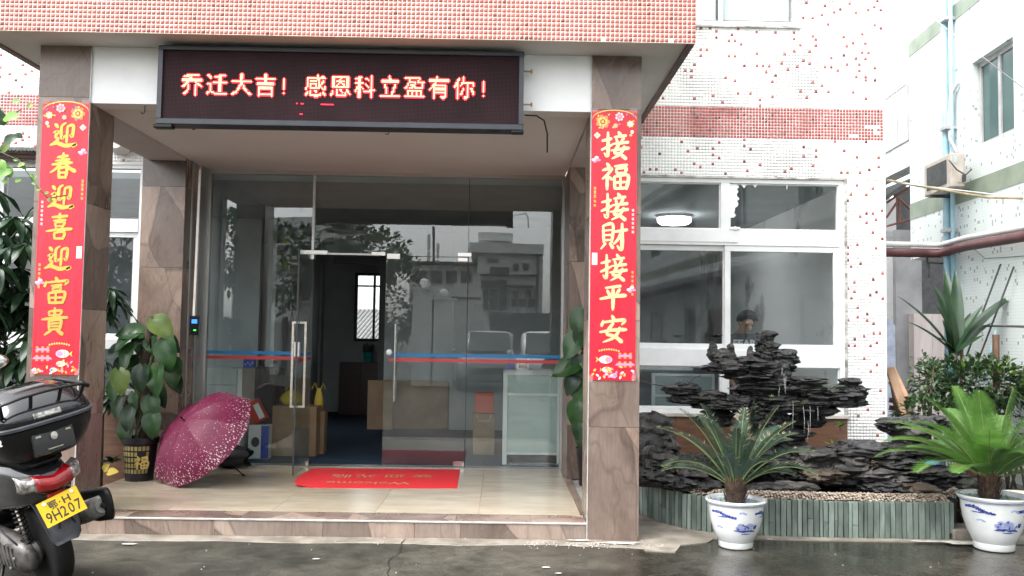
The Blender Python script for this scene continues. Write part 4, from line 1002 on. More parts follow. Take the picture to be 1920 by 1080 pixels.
def pothos_left():
    b0 = at(250, 904, Z=HP); bx, by = b0.x, b0.y + .13
    t = thing('potted_plant', 'potted climbing pothos in a dark pot with gold lattice beside the umbrella', 'plant', (bx, by, HP))
    R0, R1, H = .120, .158, .40
    MB().lathe([(0, 0), (R0, 0), (R0 + .004, .02), (R1 - .008, H - .06), (R1 + .006, H - .055), (R1 + .008, H - .005), (R1, H), (R1 - .02, H - .002), (R1 - .02, H - .04), (0, H - .04)], (bx, by, HP), 32).build('pot', 'pot_dark', t, smooth=True)
    pot = [o for o in C.objects if o.parent == t][-1]
    MB().lathe([(0, 0), (R1 - .022, 0), (0, .01)], (bx, by, HP + H - .039), 20).build('soil', 'soil', t)
    def rad(h): return R0 + .004 + (R1 - .008 - R0 - .004) * (h - .02) / (H - .08) + .0015
    # gold lattice windows on the front and a gold character
    for i in range(-4, 4):
        for j in range(5):
            if i in (1, 2) and j in (1, 2, 3): continue
            th0 = -PI / 2 + (i + .14) * .235; th1 = -PI / 2 + (i + .86) * .235; h0 = .075 + j * .052; h1 = h0 + .038
            mb = MB(); vs = []
            for (th, h) in ((th0, h0), (th1, h0), (th1, h1), (th0, h1)):
                r = rad(h); vs.append((bx + r * math.cos(th), by + r * math.sin(th), HP + h))
            mb.add(vs, [(0, 1, 2, 3)]); mb.build('lattice_field', 'pot_lattice', pot)
    th = -PI / 2 + 2.0 * .235; h = .175; r = rad(h) + .004
    mb = MB(); brush(mb, GL['福'], 0, 0, .12, 0, 1.5, 3)
    R_ = Matrix.Translation((bx + r * math.cos(th), by + r * math.sin(th), HP + h)) @ Matrix.Rotation(th + PI / 2, 4, 'Z'); mb.xf(R_); mb.build('gold_character', 'pot_gold', pot)
    # moss pole and twisted stems
    top = at(281, 592, Y=by); zt = top.z
    pts = [Vector((bx + .00 + .02 * math.sin(k), by, HP + H - .04 + (zt - HP - H + .04) * k / 8)) for k in range(9)]
    for k, p in enumerate(pts): p.x += (top.x - bx) * k / 8
    MB().tube(pts, .042, 9).build('moss_pole', 'bark', t, smooth='all')
    random.seed(12)
    for s in range(6):
        a = random.uniform(0, 6.28); pp = []
        for k in range(12):
            q = pts[0].lerp(pts[-1], k / 11 * random.uniform(.55, .95) if k == 11 else k / 11 * .9); th = a + k * .5; pp.append(q + Vector((math.cos(th) * .05, math.sin(th) * .05, 0)))
        MB().tube(pp, .008, 6).build('stem', 'stem_green' if s % 2 else 'bark', t, smooth='all')
    # leaves: (px, py, length m, direction in picture plane dx,dy, mesh, depth)
    Ls = [(240, 622, .26, -1, -.05, 0, -.05), (229, 640, .24, -.8, .5, 1, -.1), (234, 672, .28, -.5, 1, 2, -.14), (306, 616, .27, .9, .75, 'y', -.12), (312, 668, .30, .25, 1, 0, -.16), (322, 700, .28, .3, 1, 1, -.1),
          (290, 716, .29, -.05, 1, 2, -.22), (262, 712, .24, -.05, 1, 'd', -.2), (226, 718, .24, .35, 1, 'y', -.2), (210, 735, .22, -.15, 1, 0, -.1), (250, 752, .15, .1, 1, 1, -.2), (283, 768, .24, .15, 1, 2, -.14),
          (284, 800, .24, .1, 1, 'm', -.16), (238, 790, .26, -.2, 1, 'd', -.14), (234, 812, .24, -.1, 1, 1, -.12), (262, 650, .2, .2, 1, 'd', -.05), (284, 650, .18, .5, 1, 0, -.05), (222, 690, .22, -.6, 1, 'd', .02), (250, 690, .22, -.4, 1, 0, .03),
          (330, 720, .2, .5, 1, 'd', .0), (262, 775, .2, -.3, 1, 'd', -.02), (300, 745, .22, .3, 1, 'd', -.05), (218, 765, .22, -.4, 1, 'd', -.04), (212, 660, .2, -.9, .5, 'd', .0), (322, 645, .2, .8, .6, 'd', .02)]
    for (u, v, L, dx, dy, me, dd) in Ls:
        c = at(u, v, Y=by + dd); d = Vector((dx, -.35, -dy)).normalized(); m_ = {'y': PLY, 'd': PLD, 'm': PL[0]}.get(me, None) or PL[me if isinstance(me, int) else 0]
        base = c - d * L * .5; up = Vector((dx * .3 + random.uniform(-.5, .3), -1.0, .55 + random.uniform(-.2, .3)))
        put_leaf(t, m_, base, d, up, L * .95)
        q = pts[0].lerp(pts[-1], min(1, max(0, (base.z - pts[0].z - .05) / (pts[-1].z - pts[0].z))))
        MB().tube([q, (q + base) / 2 + Vector((0, 0, .05)), base], .0045, 5, cap=False).build('petiole', 'stem_green', t)
pothos_left()
def pothos_right():
    bx, by = at(1094, 880, Y=1.75).x + .07, 1.75
    t = thing('potted_plant', 'leafy climbing pothos half hidden behind the right pillar', 'plant', (bx, by, HP), None)
    MB().lathe([(0, 0), (.11, 0), (.14, .34), (.15, .35), (.135, .355), (.13, .31), (0, .31)], (bx, by, HP), 24).build('pot', 'pot_dark', t, smooth=True)
    pts = [Vector((bx, by, HP + .3 + k * .17)) for k in range(9)]
    MB().tube(pts, .03, 8).build('moss_pole', 'bark', t, smooth='all')
    random.seed(5)
    Ls = [(1084, 604, .26, -.35, .9, 0), (1072, 648, .27, -.5, .7, 1), (1058, 690, .26, -.9, .35, 2), (1078, 702, .26, -.3, 1, 0), (1092, 690, .24, .2, 1, 'd'), (1070, 722, .20, -.5, 1, 'd'), (1084, 735, .24, -.1, 1, 1), (1092, 770, .26, 0, 1, 'd'),
          (1082, 780, .26, -.1, 1, 2), (1096, 640, .24, .3, 1, 'd'), (1088, 812, .2, 0, 1, 'd'), (1094, 830, .2, .1, 1, 'd'), (1098, 720, .24, .3, 1, 0)]
    for (u, v, L, dx, dy, me) in Ls:
        c = at(u, v, Y=by - .15); d = Vector((dx, -.2, -dy)).normalized(); m_ = PLD if me == 'd' else PL[me]
        base = c - d * L * .5; put_leaf(t, m_, base, d, Vector((-.4 + random.uniform(-.3, .3), -1, .5)), L)
        q = Vector((bx, by, base.z + .02)); MB().tube([q, (q + base) / 2 + Vector((0, 0, .04)), base], .0045, 5, cap=False).build('petiole', 'stem_green', t)
pothos_right()

# ------------------------------------------------------------------ open umbrella drying on the platform
def umbrella():
    ax = Vector((-.46, -.62, .66)).normalized()
    m, nt, b = _new('umbrella_cloth')
    tc = nt.nodes.new('ShaderNodeTexCoord').outputs['Object']
    sx = nt.nodes.new('ShaderNodeSeparateXYZ'); nt.links.new(tc, sx.inputs[0])
    r = mth(nt, 'SQRT', mth(nt, 'ADD', mth(nt, 'MULTIPLY', sx.outputs['X'], sx.outputs['X']), mth(nt, 'MULTIPLY', sx.outputs['Y'], sx.outputs['Y'])))
    def dots(scale, r0, r1, dmax):
        vo = N(nt, 'ShaderNodeTexVoronoi', Scale=scale, voronoi_dimensions='2D', Randomness=.7); nt.links.new(tc, vo.inputs['Vector'])
        wn = nt.nodes.new('ShaderNodeTexWhiteNoise'); nt.links.new(vo.outputs['Position'], wn.inputs['Vector'])
        th = mth(nt, 'MULTIPLY', ramp(nt, r, [(r0, .3), (r1, 1.0)]), dmax)
        on = mth(nt, 'LESS_THAN', wn.outputs['Value'], mth(nt, 'ADD', ramp(nt, r, [(r0, .12), (r1, .8)]), 0))
        return mth(nt, 'MULTIPLY', mth(nt, 'LESS_THAN', vo.outputs['Distance'], mth(nt, 'ADD', th, .06)), on)
    d = mth(nt, 'MAXIMUM', dots(38, .36, .55, .19), dots(62, .34, .56, .14))
    base = ramp(nt, noi(nt, tc, 4, 3), [(.3, (0.17, 0.011, 0.052)), (.7, (0.23, 0.017, 0.075))])
    col = mixc(nt, d, base, (.82, .68, .74)); nt.links.new(col, b.inputs['Base Color']); b.inputs['Roughness'].default_value = .5
    tr = nt.nodes.new('ShaderNodeBsdfTranslucent'); nt.links.new(col, tr.inputs['Color'])
    mx = nt.nodes.new('ShaderNodeMixShader'); mx.inputs[0].default_value = .3; nt.links.new(b.outputs[0], mx.inputs[1]); nt.links.new(tr.outputs[0], mx.inputs[2]); nt.links.new(mx.outputs[0], nt.nodes['Material Output'].inputs['Surface'])
    R, Hh = .535, .26
    Rm = ax.to_track_quat('Z', 'Y').to_matrix().to_4x4()
    c = at(380, 826, Y=1.62)
    # lowest rim point touches the platform
    xz = Vector((Rm[2][0], Rm[2][1])); low = R * xz.length
    c.z = HP + low * .985 + .004
    t = thing('umbrella', 'open maroon umbrella with small white dots lying on the platform', 'umbrella', c)
    t.rotation_mode = 'QUATERNION'; t.rotation_quaternion = Rm.to_quaternion()
    # eight gores, each with a sagging edge
    Tw = Rm.inverted().to_3x3()
    ph0 = .25
    def pt(f, th, k):   # f 0..1 from hub to rim; between ribs the cloth is pulled flatter
        a = f * 1.15; rr = R * math.sin(a) / math.sin(1.15); z = Hh * ((math.cos(a) - math.cos(1.15)) / (1 - math.cos(1.15)))
        s = math.sin(k * PI); rr *= (1 - .065 * s * (1 if f > 0 else 0)); z -= .018 * s * f; return Vector((rr * math.cos(th), rr * math.sin(th), z))
    for g in range(8):
        mb = MB(); nf, nk = 12, 8; vs = []; fs = []
        for i in range(nf + 1):
            for k in range(nk + 1): vs.append(pt(i / nf if i else .02, ph0 + (g + k / nk) * PI / 4, k / nk))
        for i in range(nf):
            for k in range(nk): a = i * (nk + 1) + k; fs.append((a, a + nk + 1, a + nk + 2, a + 1))
        mb.add(vs, fs); n = len(vs); mb.add([v - Vector((0, 0, .0012)) for v in vs], [f[::-1] for f in fs])
        mb.build('canopy_panel', 'umbrella_cloth', t, smooth='all', local=True)
        rib = [pt(i / 8, ph0 + g * PI / 4, 0) - Vector((0, 0, .006)) for i in range(9)]; rib.append(rib[-1] * 1.015)
        MB().tube(rib, .003, 5).build('rib', 'steel', t, local=True)
    MB().lathe([(0, -.62), (.006, -.62), (.006, Hh + .03), (.010, Hh + .035), (.006, Hh + .06), (0, Hh + .062)], (0, 0, 0), 8).build('shaft', 'black_plastic', t, local=True)
    MB().tube([(0, 0, -.60), (0, 0, -.66), (.02, 0, -.70), (.05, 0, -.70), (.065, 0, -.67)], .012, 8).build('handle', 'black_plastic', t, local=True, smooth=True)
umbrella()
# folded black umbrella behind it
def black_umb():
    c = at(420, 878, Z=HP); c.y += .05
    t = thing('umbrella', 'crumpled black folding umbrella lying behind the open maroon one', 'umbrella', c)
    random.seed(2); pm('black_cloth', (0.008, 0.009, 0.012), (.02, .021, .026), scale=12, rough=.55, bmp=.3)
    mb = MB(); n, m = 30, 10; vs = []; fs = []
    for i in range(m + 1):
        a = i / m
        for k in range(n):
            th = 2 * PI * k / n; fold = .72 + .28 * abs(math.sin(th * 4.5 + a * 1.5)); r = (.03 + .14 * math.sin(a * PI * .8)) * fold
            vs.append(Vector((-.19 + a * .42, 0, 0)) + Vector((0.03 * math.sin(th * 3), r * 1.1 * math.cos(th), max(-.0, .11 + r * .75 * math.sin(th) - .0))) + c - Vector((0, 0, .0)))
    for i in range(m):
        for k in range(n): fs.append((i * n + k, i * n + (k + 1) % n, (i + 1) * n + (k + 1) % n, (i + 1) * n + k))
    mb.add(vs, fs); mb.build('cloth', 'black_cloth', t, smooth='all')
    MB().tube([c + Vector((-.2, 0, .1)), c + Vector((-.34, -.08, .03))], .006, 6).build('shaft', 'steel', t)
    for k in range(5): MB().tube([c + Vector((.05 + .03 * k, -.1, .06)), c + Vector((.12 + .035 * k, -.13, .01))], .002, 4).build('rib', 'steel', t)
black_umb()

# ------------------------------------------------------------------ fingerprint reader and its conduit on the left rear column
YCOL = YW - .0215
a, b_ = at(357, 592, Y=YCOL), at(375, 629, Y=YCOL)
t = thing('access_reader', 'black fingerprint access reader with blue screen on the left column', 'reader', ((a.x + b_.x) / 2, YCOL, b_.z))
B('case', 'black_gloss', t, a.x, b_.x, YCOL - .03, YCOL, b_.z, a.z, b=.006)
emis('screen_blue', (0.03, 0.18, 0.8), .4); emis('led_green', (0.05, 0.9, 0.15), .5)
B('screen', 'screen_blue', t, a.x + .025, b_.x - .022, YCOL - .0315, YCOL - .0305, a.z - .075, a.z - .035)
B('indicator', 'led_green', t, a.x + .045, b_.x - .03, YCOL - .0315, YCOL - .0305, b_.z + .045, b_.z + .056)
pm('conduit', (0.62, 0.58, 0.54), (.72, .68, .64), rough=.5)
c0, c1 = at(376, 318, Y=YCOL), at(364, 592, Y=YCOL)
o = MB(); o.obox((c0 + c1) / 2 + Vector((0, -.008, 0)), (1, 0, 0), (0, 1, 0), (c0 - c1).normalized(), .011, .007, (c0 - c1).length / 2); o = o.build('cable_conduit', 'conduit'); tag(o, 'thin pale cable conduit running down the left column to the reader', 'conduit')

# ------------------------------------------------------------------ things inside the lobby
pm('cardboard', (0.26, 0.17, 0.10), (0.34, 0.23, 0.14), scale=4, rough=.85, bmp=.06, objvar=.15)
pm('cabinet_white', (0.55, 0.60, 0.60), (.62, .66, .66), rough=.4); pm('darkwood', (0.035, 0.012, 0.012), (.06, .02, .02), scale=6, rough=.35, stretch=(1, 1, 6))
pm('plastic_red', (0.55, 0.06, 0.03), rough=.4); pm('plastic_teal', (0.02, 0.30, 0.28), rough=.4); pm('bag_yellow', (0.55, 0.42, 0.04), (.65, .5, .08), rough=.6, scale=5)
pm('water_blue', (0.06, 0.20, 0.42), (.1, .3, .55), rough=.1); pm('print_royal', (0.04, 0.08, 0.4), rough=.4); pm('paper_white', (.75, .75, .74), rough=.6)
FZ = HP - .003
def flo(u, v): return at(u, v, Z=FZ)
# low white cabinet with panel
def cab():
    y = 3.15; a, b_ = at(386, 690, Y=y), at(441, 860, Y=y)
    t = thing('cabinet', 'low white cabinet inside the lobby behind the left fixed glass', 'cabinet', ((a.x + b_.x) / 2, y + .2, FZ))
    B('body', 'cabinet_white', t, a.x, b_.x, y + .02, y + .5, FZ, a.z, b=.004)
    zs = [FZ + .02, FZ + .3, a.z - .18, a.z - .01]
    for k in range(3): B('drawer', 'cabinet_white', t, a.x + .01, b_.x - .01, y, y + .0195, zs[k] + .004, zs[k + 1] - .004, b=.003)
    B('edge_post', 'paper_white', t, b_.x + .001, b_.x + .05, y, y + .5, FZ, a.z - .001)
cab()
# dark cabinet panel stood behind
y = 3.9; a, b_ = at(452, 690, Y=y), at(512, 860, Y=y)
t = thing('cabinet', 'dark grey cabinet behind the gift boxes in the lobby', 'cabinet', ((a.x + b_.x) / 2, y, FZ)); B('body', 'interior_dark', t, a.x, b_.x, y, y + .45, FZ, a.z, b=.005); B('door', 'interior_dark', t, a.x + .02, b_.x - .02, y - .018, y - .001, FZ + .03, a.z - .02, b=.003)
# milk carton box and red gift box on top
y = 3.2; a, b_ = at(466, 797, Y=y), at(503, 857, Y=y)
t = thing('carton', 'white and blue printed drinks carton standing on the lobby floor', 'box', ((a.x + b_.x) / 2, y, FZ)); z0 = FZ
B('body', 'paper_white', t, a.x, b_.x, y, y + .14, z0, a.z, b=.003); xm_ = a.x + (b_.x - a.x) * .62
B('printed_panel', 'print_royal', t, xm_, b_.x - .001, y - .002, y - .0002, z0 + .004, a.z - .004); mb = MB(); disc(mb, xm_ - .06, y - .003, (z0 + a.z) / 2, .045, .055, 14, 0); mb.build('printed_emblem', 'interior_dark', t)
MB().tube([((a.x + b_.x) / 2 - .05, y + .07, a.z - .002), ((a.x + b_.x) / 2 - .04, y + .07, a.z + .03), ((a.x + b_.x) / 2 + .04, y + .07, a.z + .03), ((a.x + b_.x) / 2 + .05, y + .07, a.z - .002)], .006, 6).build('handle', 'black_plastic', t)
zt = a.z
c = at(482, 772, Y=3.27); c.z = max(c.z, zt + .12)
t = thing('gift_box', 'red gift box with white panel tipped on top of the drinks carton', 'box', c)
t.rotation_euler = (0, math.radians(-28), 0)
B('body', 'plastic_red', t, c.x - .075, c.x + .075, c.y - .06, c.y + .06, c.z - .11, c.z + .13, b=.004); B('printed_panel', 'paper_white', t, c.x + .005, c.x + .07, c.y - .0625, c.y - .0605, c.z - .09, c.z + .08)
# paper roll
c = flo(512, 850); c.y = 3.35; t = tag(MB().lathe([(0, 0), (.045, 0), (.046, .004), (.046, .30), (.03, .30), (.03, .28), (0, .28)], (c.x, 3.35, FZ), 16).build('paper_roll', 'cardboard', smooth=True), 'brown cardboard tube standing beside the drinks carton', 'tube')
# big carton with yellow bags
y = 3.45; a, b_ = at(511, 762, Y=y), at(592, 842, Y=y)
t = thing('cardboard_box', 'large brown cardboard box just inside the open door leaf', 'box', ((a.x + b_.x) / 2, y, FZ)); B('body', 'cardboard', t, a.x, b_.x, y, y + .45, FZ, a.z, b=.004)
B('flap', 'cardboard', t, a.x + .002, b_.x - .002, y + .002, y + .22, a.z + .001, a.z + .006); B('tape', 'clear_tape', t, (a.x + b_.x) / 2 - .025, (a.x + b_.x) / 2 + .025, y - .0015, y - .0003, a.z - .15, a.z)
random.seed(4)
def bag(label, u, v, w_, h_, y, mat, seed, zb=None):
    c = at(u, v, Y=y); c.z = c.z if zb is None else zb; rs = random.Random(seed); vs = []; fs = []; n, m = 18, 9
    for i in range(m + 1):
        a = i / m; r = (math.sin(PI * (.12 + .8 * a)) ** .6) * (1 - .35 * a)
        for k in range(n):
            th = 2 * PI * k / n; q = 1 + .18 * mnoise.noise(Vector((math.cos(th) * 2, math.sin(th) * 2, a * 3 + seed))) + .05 * rs.uniform(-1, 1)
            vs.append(c + Vector((w_ / 2 * r * q * math.cos(th), w_ / 3 * r * q * math.sin(th), h_ * a)))
    for i in range(m):
        for k in range(n): fs.append((i * n + k, i * n + (k + 1) % n, (i + 1) * n + (k + 1) % n, (i + 1) * n + k))
    fs.append(tuple(range(n - 1, -1, -1))); fs.append(tuple(m * n + k for k in range(n)))
    t = thing('bag', label, 'bag', c); MB().add(vs, fs).build('body', mat, t, smooth='all')
    for s in (-1, 1): MB().tube([c + Vector((s * .05 - .03, 0, h_ * .95)), c + Vector((s * .05, 0, h_ + .06)), c + Vector((s * .05 + .03, 0, h_ * .95))], .007, 5).build('handle', mat, t)
bag('yellow plastic bag lying on the large cardboard box', 548, 768, .34, .17, 3.62, 'bag_yellow', 3, a.z + .007)
bag('tall yellow bag leaning by the inner edge of the open door', 597, 770, .12, .26, 3.75, 'bag_yellow', 9, at(597, 770, Y=3.75).z)
# table on which the tall bag rests: small carton below
q = at(597, 770, Y=3.75); t = thing('cardboard_box', 'narrow brown cardboard box under the tall yellow bag', 'box', (q.x, 3.75, FZ)); B('body', 'cardboard', t, q.x - .09, q.x + .09, 3.66, 3.84, FZ, q.z - .002, b=.003); B('flap', 'cardboard', t, q.x - .088, q.x + .0, 3.655, 3.6595, q.z - .15, q.z - .004)
# water dispenser
c = flo(621, 757); t = thing('water_dispenser', 'white water dispenser with a blue bottle at the back of the lobby', 'water dispenser', (c.x, c.y, FZ))
y = c.y; zb = at(620, 681, Y=y).z
B('body', 'cabinet_white', t, c.x - .15, c.x + .15, y, y + .3, FZ, zb, b=.01); B('drip_tray', 'interior_dark', t, c.x - .1, c.x + .1, y - .04, y - .001, zb - .35, zb - .32)
for s in (-.05, .05): MB().tube([(c.x + s, y - .001, zb - .18), (c.x + s, y - .05, zb - .18), (c.x + s, y - .05, zb - .22)], .012, 6).build('tap', 'plastic_red' if s < 0 else 'print_royal', t)
MB().lathe([(0, 0), (.05, 0), (.06, .04), (.135, .09), (.135, .16), (.128, .17), (.135, .18), (.135, .26), (.128, .27), (.135, .28), (.135, .36), (.12, .385), (0, .39)], (c.x, y + .15, zb + .001), 20).build('bottle', 'water_blue', t, smooth=True)
c = at(618, 752, Z=FZ); tag(MB().lathe([(0, 0), (.12, 0), (.15, .27), (.158, .275), (.15, .28), (.14, .27), (.115, .012), (0, .012)], (c.x + .02, y - .25, FZ), 22).build('bucket', 'plastic_red', smooth=True), 'orange-red bucket on the floor in front of the water dispenser', 'bucket')
# dark wood cabinet with teal pot
y = 8.7; a, b_ = at(637, 679, Y=y), at(714, 757, Y=y); t = thing('cabinet', 'dark wooden cabinet under the rear window of the lobby', 'cabinet', ((a.x + b_.x) / 2, y, FZ)); B('body', 'darkwood', t, a.x, b_.x, y, y + .45, FZ, a.z, b=.006)
for k in range(2): B('door', 'darkwood', t, a.x + .01 + k * (b_.x - a.x) / 2, a.x - .01 + (k + 1) * (b_.x - a.x) / 2, y - .018, y - .001, FZ + .05, a.z - .03, b=.004)
c = at(690, 679, Y=y + .2); zt_ = a.z
t = thing('flower_pot', 'small teal pot with a plant on the dark wooden cabinet', 'pot', (c.x, y + .2, zt_)); MB().lathe([(0, 0), (.06, 0), (.09, .16), (.095, .17), (.08, .165), (0, .15)], (c.x, y + .2, zt_), 18).build('pot', 'plastic_teal', t, smooth=True)
for k in range(7): th = k * .9; put_leaf(t, PLD, Vector((c.x, y + .2, zt_ + .15)), (math.cos(th) * .5, math.sin(th) * .5, 1), (0, -1, .3), .18)
# flattened cardboard stack leaning, and single sheet
c = flo(766, 804); y = c.y
t = thing('cardboard_stack', 'stack of flattened cardboard boxes standing behind the closed glass door', 'cardboard', (c.x, y, FZ))
a, b_ = at(722, 712, Y=y), at(840, 804, Y=y)
for k in range(7):
    dx = random.uniform(-.03, .03); B('cardboard_sheet', 'cardboard', t, a.x + dx, b_.x + dx - (k % 3) * .03, y + k * .022, y + k * .022 + .016, FZ, a.z - random.uniform(0, .04))
a, b_ = at(690, 713, Y=y - .15), at(723, 806, Y=y - .15)
t = thing('cardboard_sheet', 'upright brown cardboard sheet at the edge of the door opening', 'cardboard', ((a.x + b_.x) / 2, y - .15, FZ)); B('sheet', 'cardboard', t, a.x, b_.x + .1, y - .15, y - .13, FZ, a.z); B('fold', 'cardboard', t, a.x - .001, a.x + .018, y - .129, y - .01, FZ, a.z - .01)
a, b_ = at(842, 722, Y=y + .1), at(874, 804, Y=y + .1); t = thing('cardboard_box', 'crumpled brown box right of the cardboard stack behind the glass', 'box', ((a.x + b_.x) / 2, y + .1, FZ)); B('body', 'cardboard', t, a.x, b_.x + .1, y + .1, y + .4, FZ, a.z - .12, b=.004); MB().prism([(a.x, y + .1, a.z - .119), (b_.x + .1, y + .1, a.z - .119), (a.x + .12, y + .1, a.z)], (0, .006, 0)).build('flap', 'cardboard', t)
# gift bags by the right glass
y = 3.8; a, b_ = at(890, 741, Y=y), at(927, 776, Y=y); g0, g1_ = at(888, 776, Y=y), at(926, 842, Y=y)
t = thing('paper_bag', 'brown paper carrier bag standing behind the right glass panel', 'bag', ((a.x + b_.x) / 2, y, FZ)); mb = MB(); mb.prism([(g0.x, y, FZ), (g1_.x, y, FZ), (g1_.x + .01, y, g0.z), (g0.x - .01, y, g0.z + .01)], (0, .12, 0)); mb.build('body', 'cardboard', t); MB().tube([(g0.x + .04, y - .002, g0.z - .01), (g0.x + .06, y - .004, g0.z - .08), (g1_.x - .06, y - .004, g0.z - .08), (g1_.x - .04, y - .002, g0.z - .01)], .004, 5).build('handle', 'paper_white', t)
t = thing('gift_box', 'dark red box on top of the brown paper bag', 'box', ((a.x + b_.x) / 2, y, g0.z + .011)); B('body', 'plastic_red', t, a.x + .005, b_.x - .01, y + .01, y + .13, g0.z + .0115, a.z, b=.004); B('lid', 'plastic_red', t, a.x + .002, b_.x - .007, y + .007, y + .133, a.z + .0005, a.z + .03, b=.003)
# reception counter: white frame with frosted panels
y = 3.02; a, b_ = at(944, 697, Y=y), at(1049, 868, Y=y)
pm('frosted', (0.42, 0.50, 0.49), (.48, .56, .55), scale=2, rough=.25)
t = thing('reception_counter', 'white framed counter with frosted panels behind the right glass panel', 'counter', ((a.x + b_.x) / 2, y + .2, FZ))
zr = at(990, 740, Y=y).z; zf = at(990, 851, Y=y).z
for (x0, x1, z0, z1) in ((a.x, a.x + .05, FZ, a.z), (b_.x - .03, b_.x, FZ, a.z), (a.x + .051, b_.x - .031, a.z - .035, a.z), (a.x + .051, b_.x - .031, zr - .015, zr + .015), (a.x + .051, b_.x - .031, zf - .012, zf + .012)): B('frame_bar', 'window_white', t, x0, x1, y, y + .04, z0, z1, b=.003)
B('panel', 'frosted', t, a.x + .051, b_.x - .031, y + .012, y + .028, zr + .016, a.z - .036); B('panel', 'frosted', t, a.x + .051, b_.x - .031, y + .012, y + .028, zf + .013, zr - .016)
B('counter_top', 'window_white', t, a.x, b_.x, y + .0005, y + .42, a.z + .001, a.z + .02, b=.004); B('panel', 'frosted', t, a.x + .01, a.x + .03, y + .041, y + .4, FZ, a.z)
pm('cable_white', (.55, .55, .55), rough=.5); random.seed(21)
cbt = thing('cable', 'tangle of white cables on the floor in front of the white counter', 'cable', at(1000, 866, Z=FZ))
for k in range(4):
    cc = at(1000, 866, Z=FZ); pts = [Vector((cc.x + random.uniform(-.22, .2) + .09 * math.cos(i * .9 + k), y - .09 + .06 * math.sin(i * .9 + k * 2), FZ + .006 + .012 * abs(math.sin(i + k)) + .004 * k)) for i in range(12)]
    MB().tube(pts, .0035, 5).build('strand', 'cable_white', cbt, smooth='all')
# things on the counter
t = thing('picture_frame', 'white framed picture standing on the counter', 'frame', at(981, 700, Y=3.2)); q = at(981, 660, Y=3.2); zc = a.z + .021
for (x0, x1, z0, z1) in ((-.06, -.05, 0, .15), (.05, .06, 0, .15), (-.05, .05, 0, .01), (-.05, .05, .14, .15)): B('frame_bar', 'window_white', t, q.x + x0, q.x + x1, 3.2, 3.215, zc + z0, zc + z1)
B('picture', 'cardboard', t, q.x - .05, q.x + .05, 3.205, 3.212, zc + .01, zc + .14)
q = at(957, 680, Y=3.25); tag(MB().box(q.x - .03, q.x + .045, 3.25, 3.33, zc, zc + .10, b=.005).build('box', 'print_royal'), 'small royal blue box on the counter beside the picture frame', 'box')
q = at(462, 680, Y=3.4); t = thing('box', 'small dark box with blue and white check on top of the white cabinet', 'box', (q.x, 3.4, at(386, 690, Y=3.15).z)); B('body', 'print_royal', t, q.x - .02, q.x + .10, 3.35, 3.45, at(386, 690, Y=3.15).z + .001, at(386, 690, Y=3.15).z + .10, b=.003)
for k in range(4): B('check', 'paper_white', t, q.x + .0 + .025 * k, q.x + .012 + .025 * k, 3.3475, 3.3495, at(386, 690, Y=3.15).z + .03 + .02 * (k % 2), at(386, 690, Y=3.15).z + .045 + .02 * (k % 2))
# ---- right office
c = at(1264, 405, Z=3.12); emis('lamp_glow', (1, 1, 1), 6.0)
t = thing('ceiling_lamp', 'round white ceiling lamp, lit, seen through the right window', 'lamp', (c.x, c.y, 3.06)); MB().lathe([(0, -.05), (.18, -.045), (.215, -.02), (.22, .04), (.22, .069), (0, .069)], (c.x, c.y, 3.06), 32).build('diffuser', 'lamp_glow', t, smooth=True); MB().lathe([(.221, .03), (.232, .03), (.232, .069), (.221, .069)], (c.x, c.y, 3.06), 32).build('rim', 'alu', t, smooth=True)
y = 4.5; a, b_ = at(1515, 553, Y=y), at(1557, 700, Y=y); t = thing('cabinet', 'tall pale cabinet in the office behind the right window', 'cabinet', ((a.x + b_.x) / 2, y, FZ)); B('body', 'cabinet_white', t, a.x, b_.x + .2, y, y + .5, FZ, a.z, b=.004); B('door', 'cabinet_white', t, a.x + .01, b_.x + .19, y - .018, y - .001, FZ + .05, a.z - .01, b=.003)
y = 3.3; a, b_ = at(1222, 700, Y=y), at(1340, 770, Y=y); t = thing('desk_partition', 'white framed desk partition behind the lower right window', 'partition', ((a.x + b_.x) / 2, y, FZ))
for (x0, x1, z0, z1) in ((a.x, a.x + .04, FZ, a.z), (b_.x - .03, b_.x, FZ, a.z), (a.x + .041, b_.x - .031, a.z - .03, a.z), (a.x + .041, b_.x - .031, a.z - .26, a.z - .235)): B('frame_bar', 'window_white', t, x0, x1, y, y + .035, z0, z1, b=.002)
B('panel', 'frosted', t, a.x + .041, b_.x - .031, y + .01, y + .025, FZ, a.z - .262); B('panel', 'frosted', t, a.x + .041, b_.x - .031, y + .01, y + .025, a.z - .233, a.z - .031)
B('desk_top', 'window_white', t, a.x - .1, b_.x - .2, y + .2, y + .8, a.z + .03, a.z + .06, b=.004)
y = 5.5
for k, (u0, u1, v0) in enumerate(((1430, 1445, 560), (1450, 1500, 565))):
    a, b_ = at(u0, v0, Y=y), at(u1, 760, Y=y)
a, b_ = at(1428, 556, Y=7.5), at(1505, 760, Y=7.5)
t = thing('glass_bookcase', 'dark glazed bookcase standing in the office behind the man', 'bookcase', ((a.x + b_.x) / 2, 7.5, FZ)); B('body', 'interior_dark', t, a.x, b_.x, 7.52, 7.9, FZ, a.z)
for k in range(3): B('frame_bar', 'alu', t, a.x + (b_.x - a.x - .04) * k / 2, a.x + (b_.x - a.x - .04) * k / 2 + .04, 7.5, 7.519, FZ, a.z)
